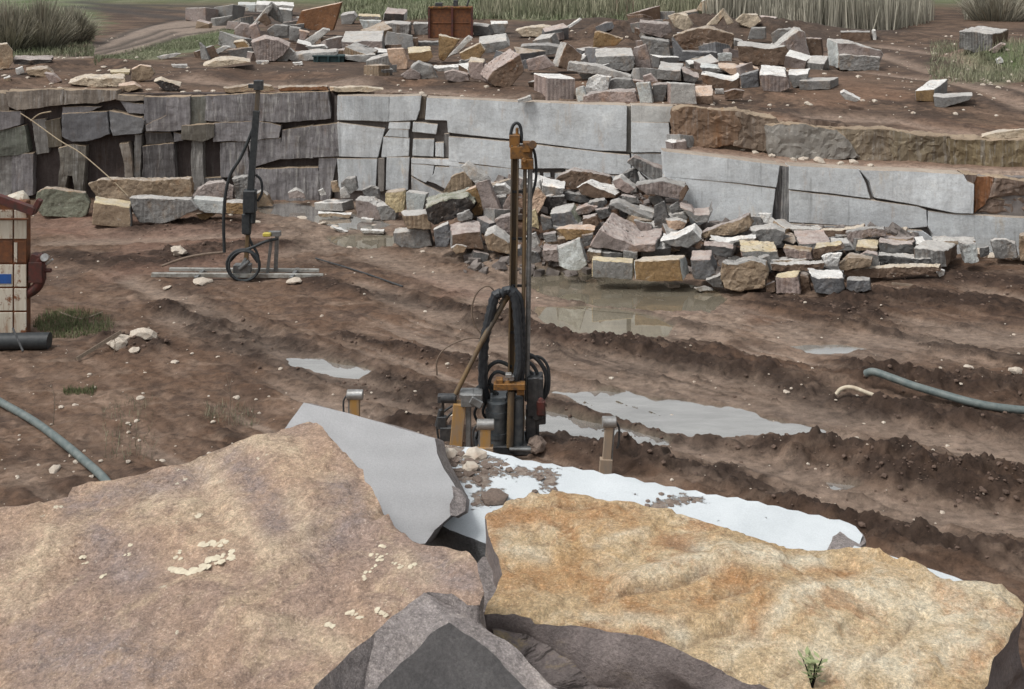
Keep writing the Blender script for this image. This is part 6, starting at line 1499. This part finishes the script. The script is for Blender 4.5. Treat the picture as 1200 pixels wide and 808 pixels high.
m = MB(); m.box((xb-.9, YC+.3, zt_+.2), (.25, .3, .4)); m.cyl((xb-.3, YC+.3, zt_), (xb-.15, YC+.3, zt_+.5), .05); m.box((xa+.5, YC+.5, zt_+.12), (.4, .4, .24)); m.build('roof_fitting', M['darksteel'], ct, bevel=.02)
# dark green skip
YS = 46.5; xa, xb = P(367, 79, YS).x, P(403, 79, YS).x; za = P(367, 80, YS).z; zb_ = P(367, 66, YS).z
sk = thing('steel_skip', ((xa+xb)/2, YS, za), 'dark teal steel skip half hidden among the pale blocks', 'skip')
m = MB(); m.box(((xa+xb)/2, YS+.5, (za+zb_)/2-.05), (xb-xa, .95, zb_-za+.1)); m.build('body', M['teal'], sk, bevel=.02)
m = MB(); m.box(((xa+xb)/2, YS-.0, zb_), (xb-xa+.08, .1, .07)); m.build('rim', M['teal'], sk, bevel=.01)
m = MB()
for t in (.15, .5, .85): m.box((xa+(xb-xa)*t, YS-.02, (za+zb_)/2), (.07, .08, zb_-za))
m.build('rib', M['teal'], sk, bevel=.01)

# ---------------------------------------------------------------- loose stones: counted ones are single objects
protos = []
for k in range(7):
    bm = stone_mesh(1.0, 10+k*3.3, .55, 2); me = bpy.data.meshes.new('loose_stone'); bm.to_mesh(me); bm.free(); me.materials.append(M['palestone']); protos.append(me)
def loose(x, y, w, label, group, z=None, lvl=0.0, sq=1.0):
    g = G(x, y, lvl); zz = ground_z(g.x, g.y) if z is None else z
    o = bpy.data.objects.new('loose_stone', random.choice(protos)); col.objects.link(o)
    r = w*g.y/F/2; o.location = (g.x, g.y, zz+r*.2); o.scale = (r, r*.85, r*sq); o.rotation_euler = (random.uniform(-.2, .2), random.uniform(-.2, .2), random.uniform(0, 6))
    tag(o, label, 'stone', group); return o
for x, y, w in [(64,553,13),(90,541,9),(107,560,7),(164,470,9),(163,517,5),(150,498,6),(88,478,8),(72,482,7),(85,533,9),(20,560,7),(45,545,5),(105,440,6),(277,467,9),(205,428,10),(250,500,7),(160,495,6),(118,540,6),(150,545,6),(170,440,4),(60,500,4),(300,470,4),(225,418,5),(190,540,8),(245,535,7),(210,555,9)]:
    loose(x, y, w, 'small pale stone lying on the brown mud left of the foreground boulders', 'small pale stones on the left mud')
for x, y, w in [(922,459,8),(1135,437,12),(1160,445,8),(1190,450,16),(923,250,4),(1004,470,4),(1146,480,5)]:
    loose(x, y, w, 'small pale stone lying in the mud of the right half', 'small pale stones on the right mud')
for x, y, w, l_ in [(168,402,32,'pale flattened stone topping the small pile by the timber stick'), (138,408,30,'rounded pinkish stone in the small pile by the timber stick'), (157,414,14,'small brown stone in front of the pile by the timber stick'), (210,303,22,'pale flat stone near the left drilling rig rail')]:
    loose(x, y, w, l_, None if 0 else 'stones of the small pile at the left', sq=.8)
for x, y, w in [(237,332,22),(345,334,20),(196,338,10),(392,268,12),(378,262,14),(440,262,10),(470,268,10),(410,292,8),(352,255,16),(300,262,12),(430,250,10),(495,298,6),(560,304,6)]:
    loose(x, y, w, 'flat pale stone chip on the wet ground around the far rig', 'pale chips around the far rig', sq=.5)
for x, y, w in [(870,113,5),(902,125,6),(950,126,7),(917,113,4),(985,131,5),(1068,103,4),(1110,96,4),(835,126,6),(1152,108,7),(1160,103,6),(1170,112,7),(1182,104,6),(1165,118,5),(1150,100,5),(1176,98,5),(1109,50,5),(1115,46,4),(890,25,8),(918,24,8),(990,25,9),(1095,72,8),(1180,80,6)]:
    loose(x, y, w, 'small pale stone on the brown mud of the upper level', 'small pale stones on the upper level', lvl=3.3)
for x, y, w in [(905,180,10),(930,183,9),(942,181,12),(960,184,14),(985,186,10),(1000,184,12),(1020,188,9),(1040,190,8),(1060,192,16),(1070,194,10),(1100,195,9),(1150,196,20),(1165,198,15),(1178,194,18),(1192,200,14),(1130,196,8),(870,175,12),(885,178,9),(1140,200,12)]:
    g = G(x, y, 2.35); loose(x, y, w, 'pale rubble stone at the foot of the mossy upper ledge', 'rubble at the foot of the mossy ledge', lvl=2.35, z=ground_z(g.x, min(g.y, Y_up(x)-.15)))
for x, y, w in [(5,92,8),(10,98,6),(44,95,7),(70,104,6),(100,105,7),(60,100,6),(175,105,7),(190,108,8),(215,106,7),(232,106,9),(250,105,7),(2,84,10),(25,76,7),(122,84,7),(116,86,6)]:
    loose(x, y, w, 'tan stone in the rubble strip on the edge of the dark wall', 'tan stones on the edge of the dark wall', lvl=3.5, sq=.7)
# crevice fill and gravel that nobody could count
def chunk_mesh(r, seed):
    rs = random.Random(seed); bm = bmesh.new(); bmesh.ops.create_cube(bm, size=2)
    for v in bm.verts: v.co = Vector((v.co.x*rs.uniform(.6, 1.1), v.co.y*rs.uniform(.5, .9), v.co.z*rs.uniform(.4, .75)))*r
    bmesh.ops.rotate(bm, verts=bm.verts, cent=(0, 0, 0), matrix=Matrix.Rotation(rs.uniform(-.5, .5), 3, 'X') @ Matrix.Rotation(rs.uniform(-.5, .5), 3, 'Y'))
    bmesh.ops.bevel(bm, geom=bm.edges[:], offset=.06*r, segments=1, affect='EDGES'); bmesh.ops.triangulate(bm, faces=bm.faces[:])
    return bm
def scatter(name, label, n_, sampler, rmin, rmax, mat, blocky=False):
    v = []; f = []; base_ = []
    for k in range(6):
        bm = stone_mesh(1, 40+k*2.2, .6, 1) if not blocky else chunk_mesh(1, 40+k); base_.append((np.array([tuple(q.co) for q in bm.verts]), np.array([[q.index for q in a.verts] for a in bm.faces]))); bm.free()
    off = 0
    for i in range(n_):
        x, y, z = sampler(); r = rmin*(rmax/rmin)**(random.random()**2.5); b, fb = base_[i % 6]; a = random.random()*6.28
        R_ = np.array([[math.cos(a), -math.sin(a), 0], [math.sin(a), math.cos(a), 0], [0, 0, 1]])
        v.append((b*r) @ R_.T+np.array((x, y, z+r*.15))); f.append(fb+off); off += len(b)
    me = np_mesh(name, np.concatenate(v), np.concatenate(f), False); o = link(name, me, mat)
    return tag(o, label, 'gravel', kind='stuff')
def s_mud():
    while True:
        y = random.uniform(236, 640); x = random.uniform(-30, 1230); g = G(x, y, 0)
        if g.y < Y_low(x)-.2 or x < 780: return g.x, g.y, ground_z(g.x, g.y)
def s_heap():
    x = random.uniform(545, 1085); Y = random.uniform(27.6, (Y_mid(x) if x < 785 else Y_low(x))-.1); X_ = (x-CX)/F*Y; return X_, Y, ground_z(X_, Y)
def s_up():
    x = random.uniform(-30, 1230); y = random.uniform(40, 125) ; g = G(x, y, 3.4); return g.x, g.y, ground_z(g.x, g.y)
M['rubble'] = simple('rock_rubble', (.24, .21, .195), (.10, .085, .075), 2.5, .9)
M['mudclod'] = simple('mud_clod', (.085, .058, .044), (.16, .11, .085), 6, .95)
scatter('gravel', 'fine pale gravel sprinkled over the pit floor', 650, s_mud, .010, .05, M['palestone'])
def s_ridge():
    while True:
        pts, w, h = random.choice(ridges); i = random.randrange(len(pts)-1); a, b = G(*pts[i]), G(*pts[i+1]); t = random.random()
        x = a.x+(b.x-a.x)*t+random.gauss(0, w*.8); y = a.y+(b.y-a.y)*t+random.gauss(0, w*.8)
        return x, y, ground_z(x, y)
scatter('mud_clods', 'dark clods of churned mud on the pit floor', 2600, s_ridge, .010, .055, M['mudclod'])
scatter('rock_rubble', 'grey brown rock rubble filling the gaps under the heaps', 1700, s_heap, .04, .22, M['rubble'], True)
scatter('gravel', 'pale gravel and chips on the upper level', 900, s_up, .02, .11, M['palestone'])

fillg = {'M': ('small angular block filling the gaps of the middle heap', 'small blocks filling the middle heap'), 'R': ('small angular block filling the gaps of the right row', 'small blocks filling the right row'), 'U': ('small angular block filling the gaps of the upper dump', 'small blocks filling the upper dump')}
def filler(g_, X_, Y_, z_, r, key, ckey, tkey):
    bm = bmesh.new(); bmesh.ops.create_cube(bm, size=2)
    for v in bm.verts: v.co = Vector((v.co.x*random.uniform(.75, 1.1), v.co.y*random.uniform(.6, .9), v.co.z*random.uniform(.4, .7)))*r
    bmesh.ops.rotate(bm, verts=bm.verts, cent=(0, 0, 0), matrix=Matrix.Rotation(random.uniform(-.8, .8), 3, 'Z') @ Matrix.Rotation(random.uniform(-.3, .3), 3, 'X') @ Matrix.Rotation(random.uniform(-.3, .3), 3, 'Y'))
    bmesh.ops.translate(bm, verts=bm.verts, vec=(X_, Y_, z_+r*.35))
    bmesh.ops.bevel(bm, geom=bm.edges[:], offset=.03*r, segments=1, affect='EDGES')
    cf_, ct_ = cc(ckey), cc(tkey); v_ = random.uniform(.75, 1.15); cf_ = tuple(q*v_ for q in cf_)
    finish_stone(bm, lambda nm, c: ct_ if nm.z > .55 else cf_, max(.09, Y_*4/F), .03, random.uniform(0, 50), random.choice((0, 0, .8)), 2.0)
    me = bpy.data.meshes.new('granite_block'); bm.to_mesh(me); bm.free()
    tag(link('granite_block', me, M['granite'], None, (X_, Y_, z_)), fillg[key][0], 'stone block', fillg[key][1])
ck = ['g', 'pg', 'g', 'br', 'dg', 'sl', 'tn', 'pg']; tk = ['pl', 'pg', 'pk', 'g', 'pl', 'tn', 'wh']
fr_ = random.Random(5)
for k in range(46):
    x = fr_.uniform(560, 800); Y_ = fr_.uniform(28.2, Y_mid(x)-.8); X_ = (x-CX)/F*Y_; filler(0, X_, Y_, ground_z(X_, Y_), fr_.uniform(.16, .42), 'M', random.choice(ck), random.choice(tk))
for k in range(34):
    x = fr_.uniform(825, 1085); Y_ = fr_.uniform(27.4, Y_low(x)-.4); X_ = (x-CX)/F*Y_; filler(0, X_, Y_, ground_z(X_, Y_), fr_.uniform(.16, .36), 'R', random.choice(ck), random.choice(tk))
for x0_, x1_, y0_, y1_, n_ in ((400, 560, 40, 90, 16), (560, 800, 46, 108, 34), (800, 960, 50, 98, 16), (235, 400, 22, 72, 20), (740, 900, 24, 50, 8)):
    for k in range(n_):
        x = fr_.uniform(x0_, x1_); y = fr_.uniform(y0_, y1_); g = G(x, y, 3.47); filler(0, g.x, g.y, ground_z(g.x, g.y), fr_.uniform(8, 17)*g.y/F, 'U', random.choice(ck), random.choice(tk))

# ================================================================== plants
def blades(name, label, cat, n_, sampler, hmin, hmax, w, mat, lean=.25, curve=0, kind='stuff', loc=None):
    V = np.zeros((n_*4, 3)); Fq = np.arange(n_*4).reshape(n_, 4); CO = np.ones((n_*4, 4))
    for i in range(n_):
        x, y, z = sampler(); h = random.uniform(hmin, hmax)*(.45+.95*max(0, .5+mnoise.noise(Vector((x*.28, y*.28, 3))))+.35*random.random()); a = random.uniform(0, 6.28); l_ = random.gauss(0, lean)*h; b = random.uniform(0, 6.28)
        dx, dy = math.cos(a)*w/2, math.sin(a)*w/2; lx, ly = math.cos(b)*l_, math.sin(b)*l_
        V[i*4] = (x-dx, y-dy, z-.03); V[i*4+1] = (x+dx, y+dy, z-.03); V[i*4+2] = (x+lx+dx*.3, y+ly+dy*.3, z+h); V[i*4+3] = (x+lx-dx*.3, y+ly-dy*.3, z+h)
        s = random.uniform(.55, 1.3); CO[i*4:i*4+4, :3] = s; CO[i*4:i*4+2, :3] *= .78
    me = np_mesh(name, V, Fq, False, CO); o = link(name, me, mat, None, loc or (0, 0, 0))
    return tag(o, label, cat, kind=kind)
def s_pix(poly_x, poly_y, lvl):
    def f():
        x = random.uniform(*poly_x); y = random.uniform(*poly_y); g = G(x, y, lvl); return g.x, g.y, ground_z(g.x, g.y)
    return f
def s_reed():
    x = random.uniform(835, 1085); y = random.uniform(8, 36)-(max(0, x-1040)*.2); g = G(x, y, 3.47); 
    c = fb1(x*.03, y*.05); return g.x+random.gauss(0, .3), g.y, ground_z(g.x, g.y)
def fb1(a, b): return 0
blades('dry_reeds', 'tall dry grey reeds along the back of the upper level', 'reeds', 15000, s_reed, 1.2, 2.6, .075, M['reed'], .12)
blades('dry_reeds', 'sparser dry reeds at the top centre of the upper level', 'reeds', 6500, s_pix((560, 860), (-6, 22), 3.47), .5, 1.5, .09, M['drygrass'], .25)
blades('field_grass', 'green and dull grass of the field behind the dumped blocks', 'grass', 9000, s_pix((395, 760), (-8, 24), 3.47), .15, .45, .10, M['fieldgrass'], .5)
blades('field_grass', 'dull grass right of the muddy track at the upper right', 'grass', 3500, s_pix((1090, 1230), (52, 98), 3.47), .08, .3, .035, M['drygrass'], .5)
blades('dry_reeds', 'pale dry scrub at the top right corner', 'reeds', 3500, s_pix((1130, 1230), (-5, 26), 3.47), .6, 1.8, .06, M['reed'], .35)
blades('bank_grass', 'green grass on the bank beside the dirt track at the upper left', 'grass', 7000, lambda: (lambda x: (lambda g: (g.x, g.y, ground_z(g.x, g.y)))(G(x, 74-(x-120)*.22+random.uniform(-8, 8), 3.47)))(random.uniform(110, 285)), .03, .13, .03, M['fieldgrass'], .6)
blades('bank_grass', 'dull green grass around the dry bush at the upper left', 'grass', 4500, s_pix((-20, 110), (40, 66), 3.47), .06, .25, .035, M['fieldgrass'], .5)
blades('grass_patch', 'bright green grass patch in the mud beside the rusty tank', 'grass', 2600, lambda: (lambda a, r: (lambda g: (g.x, g.y, ground_z(g.x, g.y)))(G(78+math.cos(a)*r*48+r*8, 382+math.sin(a)*r*16, 0)))(random.uniform(0, 6.28), random.random()**.6), .03, .12, .014, M['grass'], .6)
blades('grass_patch', 'small green tuft on the mud left of the foreground boulder', 'grass', 500, s_pix((75, 112), (456, 463), 0), .02, .08, .012, M['grass'], .6)
blades('grass_patch', 'thin weedy green tuft above the left foreground boulder', 'grass', 260, s_pix((240, 300), (478, 500), 0), .02, .10, .010, M['drygrass'], .6)
blades('grass_patch', 'sparse weeds in the mud right above the left boulder', 'grass', 250, s_pix((120, 180), (470, 540), 0), .03, .12, .010, M['drygrass'], .6)

def bush(name, label, c0, rx, rz_, n_, mat, w=.02):
    """dry bush: many thin arching twigs from one root"""
    o = thing(name, c0, label, 'bush')
    V = []; Fq = []; CO = []
    for i in range(n_):
        a = random.uniform(0, 6.28); r = rx*random.random()**.6; h = rz_*(1-(r/rx)**2*.55)*random.uniform(.45, 1.05)
        sx, sy = c0[0]+math.cos(a)*r*.55, c0[1]+math.sin(a)*r*.4; ex, ey = c0[0]+math.cos(a)*r*1.05+random.gauss(0, .15), c0[1]+math.sin(a)*r*.8+random.gauss(0, .15)
        p0 = Vector((sx, sy, c0[2])); p1 = Vector(((sx+ex)/2, (sy+ey)/2, c0[2]+h*.65)); p2 = Vector((ex, ey, c0[2]+h)); s = random.uniform(.5, 1.35)
        b = random.uniform(0, 6.28); d = Vector((math.cos(b), math.sin(b), 0))*w/2; k = len(V)
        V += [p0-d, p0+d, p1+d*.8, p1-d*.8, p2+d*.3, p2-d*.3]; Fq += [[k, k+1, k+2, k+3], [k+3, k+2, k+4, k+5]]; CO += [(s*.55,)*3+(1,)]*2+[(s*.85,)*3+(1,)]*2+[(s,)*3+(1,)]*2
    me = np_mesh('twigs', np.array([tuple(q) for q in V]), np.array(Fq), False, np.array(CO)); link('twigs', me, mat, o)
    m = MB()
    for k in range(7):
        a = random.uniform(0, 6.28); m.tube([Vector(c0), Vector(c0)+Vector((math.cos(a)*rx*.25, math.sin(a)*rx*.2, rz_*.45)), Vector(c0)+Vector((math.cos(a)*rx*.5, math.sin(a)*rx*.4, rz_*.8))], [.035, .012], 6)
    m.build('stem', M['wood'], o)
for x, y, rx, rz_, l_ in ((10, 60, 1.6, 2.5, 'dry grey bush at the left edge of the upper level'), (48, 58, 1.7, 2.6, 'dry grey bush second from the left edge of the upper level'), (84, 52, 1.3, 2.0, 'low dry bush nearest the dirt track at the upper left')):
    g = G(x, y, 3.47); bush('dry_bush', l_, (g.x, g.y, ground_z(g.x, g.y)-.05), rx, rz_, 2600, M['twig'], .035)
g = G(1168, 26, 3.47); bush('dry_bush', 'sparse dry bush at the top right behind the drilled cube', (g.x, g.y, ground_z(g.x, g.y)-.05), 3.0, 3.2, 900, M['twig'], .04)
for x, l_ in ((722, 'leftmost bare thin sapling behind the dumped blocks'), (734, 'middle bare thin sapling behind the dumped blocks'), (741, 'rightmost bare thin sapling behind the dumped blocks')):
    g = G(x, 20, 3.47); t = thing('bare_sapling', (g.x, g.y, 3.4), l_, 'tree')
    m = MB(); m.tube([(g.x, g.y, 3.4), (g.x+.1, g.y, 4.8), (g.x-.05, g.y, 6.6)], [.07, .02], 6); m.build('trunk', M['wood'], t)
    m = MB()
    for k in range(9):
        z0 = 4.2+k*.25; a = random.uniform(0, 6.28); m.tube([(g.x, g.y, z0), (g.x+math.cos(a)*.35, g.y+math.sin(a)*.35, z0+.45), (g.x+math.cos(a)*.55, g.y+math.sin(a)*.5, z0+.95)], [.022, .006], 5)
    m.build('branches', M['wood'], t)
# dry stalks at the left
for x, y, h, l_ in ((62, 500, .75, 'single thin dry stalk standing in the mud at the far left'), (268, 500, .9, 'thin dry stalk above the top edge of the left boulder'), (133, 420, .5, 'short dry stalk beside the small stone pile')):
    g = G(x, y, 0); m = MB(); m.tube([(g.x, g.y, 0), (g.x+.03, g.y, h*.6), (g.x-.04, g.y, h)], [.009, .004], 5)
    for k in range(4):
        a = random.uniform(0, 6.28); m.tube([(g.x+.02, g.y, h*(.3+.15*k)), (g.x+math.cos(a)*.12, g.y+math.sin(a)*.1, h*(.42+.15*k))], [.005, .002], 4)
    tag(m.build('dry_stalk', M['wood'], None, (g.x, g.y, 0)), l_, 'dry stalk')
# green weed growing at the edge of the ochre boulder
c0 = onsurf(952, 806, plD); wd = thing('weed', c0, 'small green leafy weed at the lower edge of the ochre boulder', 'plant')
V = []; Fq = []; CO = []
for k in range(46):
    a = random.uniform(0, 6.28); h = random.uniform(.02, .13); b0 = c0+Vector((random.gauss(0, .015), random.gauss(0, .012), h)); l_ = random.uniform(.03, .06)
    d = Vector((math.cos(a), math.sin(a), random.uniform(.1, .8))).normalized(); s = d.cross(Vector((0, 0, 1))).normalized()*.009; q = len(V)
    V += [b0, b0+d*l_*.5+s, b0+d*l_, b0+d*l_*.5-s]; Fq.append([q, q+1, q+2, q+3]); CO += [(random.uniform(1.2, 2.4),)*3+(1,)]*4
link('leaves', np_mesh('leaves', np.array([tuple(q) for q in V]), np.array(Fq), False, np.array(CO)), M['grass'], wd)
m = MB(); 
for a in range(4): m.tube([c0, c0+Vector((math.cos(a*1.6)*.02, math.sin(a*1.6)*.02, .07)), c0+Vector((math.cos(a*1.6)*.04, math.sin(a*1.6)*.03, .12))], [.004, .002], 5)
m.build('stem', M['grass'], wd)

# ================================================================== light, sky, camera
w = bpy.data.worlds.new('World'); scn.world = w; w.use_nodes = True
nt = w.node_tree; nt.nodes.clear()
sky = nt.nodes.new('ShaderNodeTexSky'); sky.sky_type = 'NISHITA'; sky.sun_disc = False
SE, SA = math.radians(58), math.radians(-118)       # high, from behind the camera's left
sky.sun_elevation = SE; sky.sun_rotation = SA; sky.air_density = 1.6; sky.dust_density = 4.0; sky.ozone_density = 1.0
hs = nt.nodes.new('ShaderNodeHueSaturation'); hs.inputs['Saturation'].default_value = .16
bg = nt.nodes.new('ShaderNodeBackground'); bg.inputs[1].default_value = SKY
ow = nt.nodes.new('ShaderNodeOutputWorld')
nt.links.new(sky.outputs[0], hs.inputs['Color']); nt.links.new(hs.outputs[0], bg.inputs[0]); nt.links.new(bg.outputs[0], ow.inputs[0])
sd = bpy.data.lights.new('sun', 'SUN'); sd.energy = SUN; sd.angle = math.radians(14); sd.color = (1, .97, .93)
so = bpy.data.objects.new('sun', sd); col.objects.link(so)
dirv = Vector((math.sin(SA)*math.cos(SE), math.cos(SA)*math.cos(SE), math.sin(SE)))
so.rotation_euler = dirv.to_track_quat('Z', 'Y').to_euler(); so.location = (0, 0, 30)
cd = bpy.data.cameras.new('camera'); cd.sensor_width = 36; cd.lens = 36*F/1200; cd.clip_end = 3000; cd.clip_start = .1
cd.shift_y = -(404-HY)/1200.0
co_ = bpy.data.objects.new('camera', cd); col.objects.link(co_); co_.location = (0, 0, H); co_.rotation_euler = (math.radians(90), 0, 0)
scn.camera = co_
scn.view_settings.view_transform = 'Standard'; scn.view_settings.look = 'None'; scn.view_settings.exposure = 0
for o in col.objects:
    if '_w' in o: del o['_w']
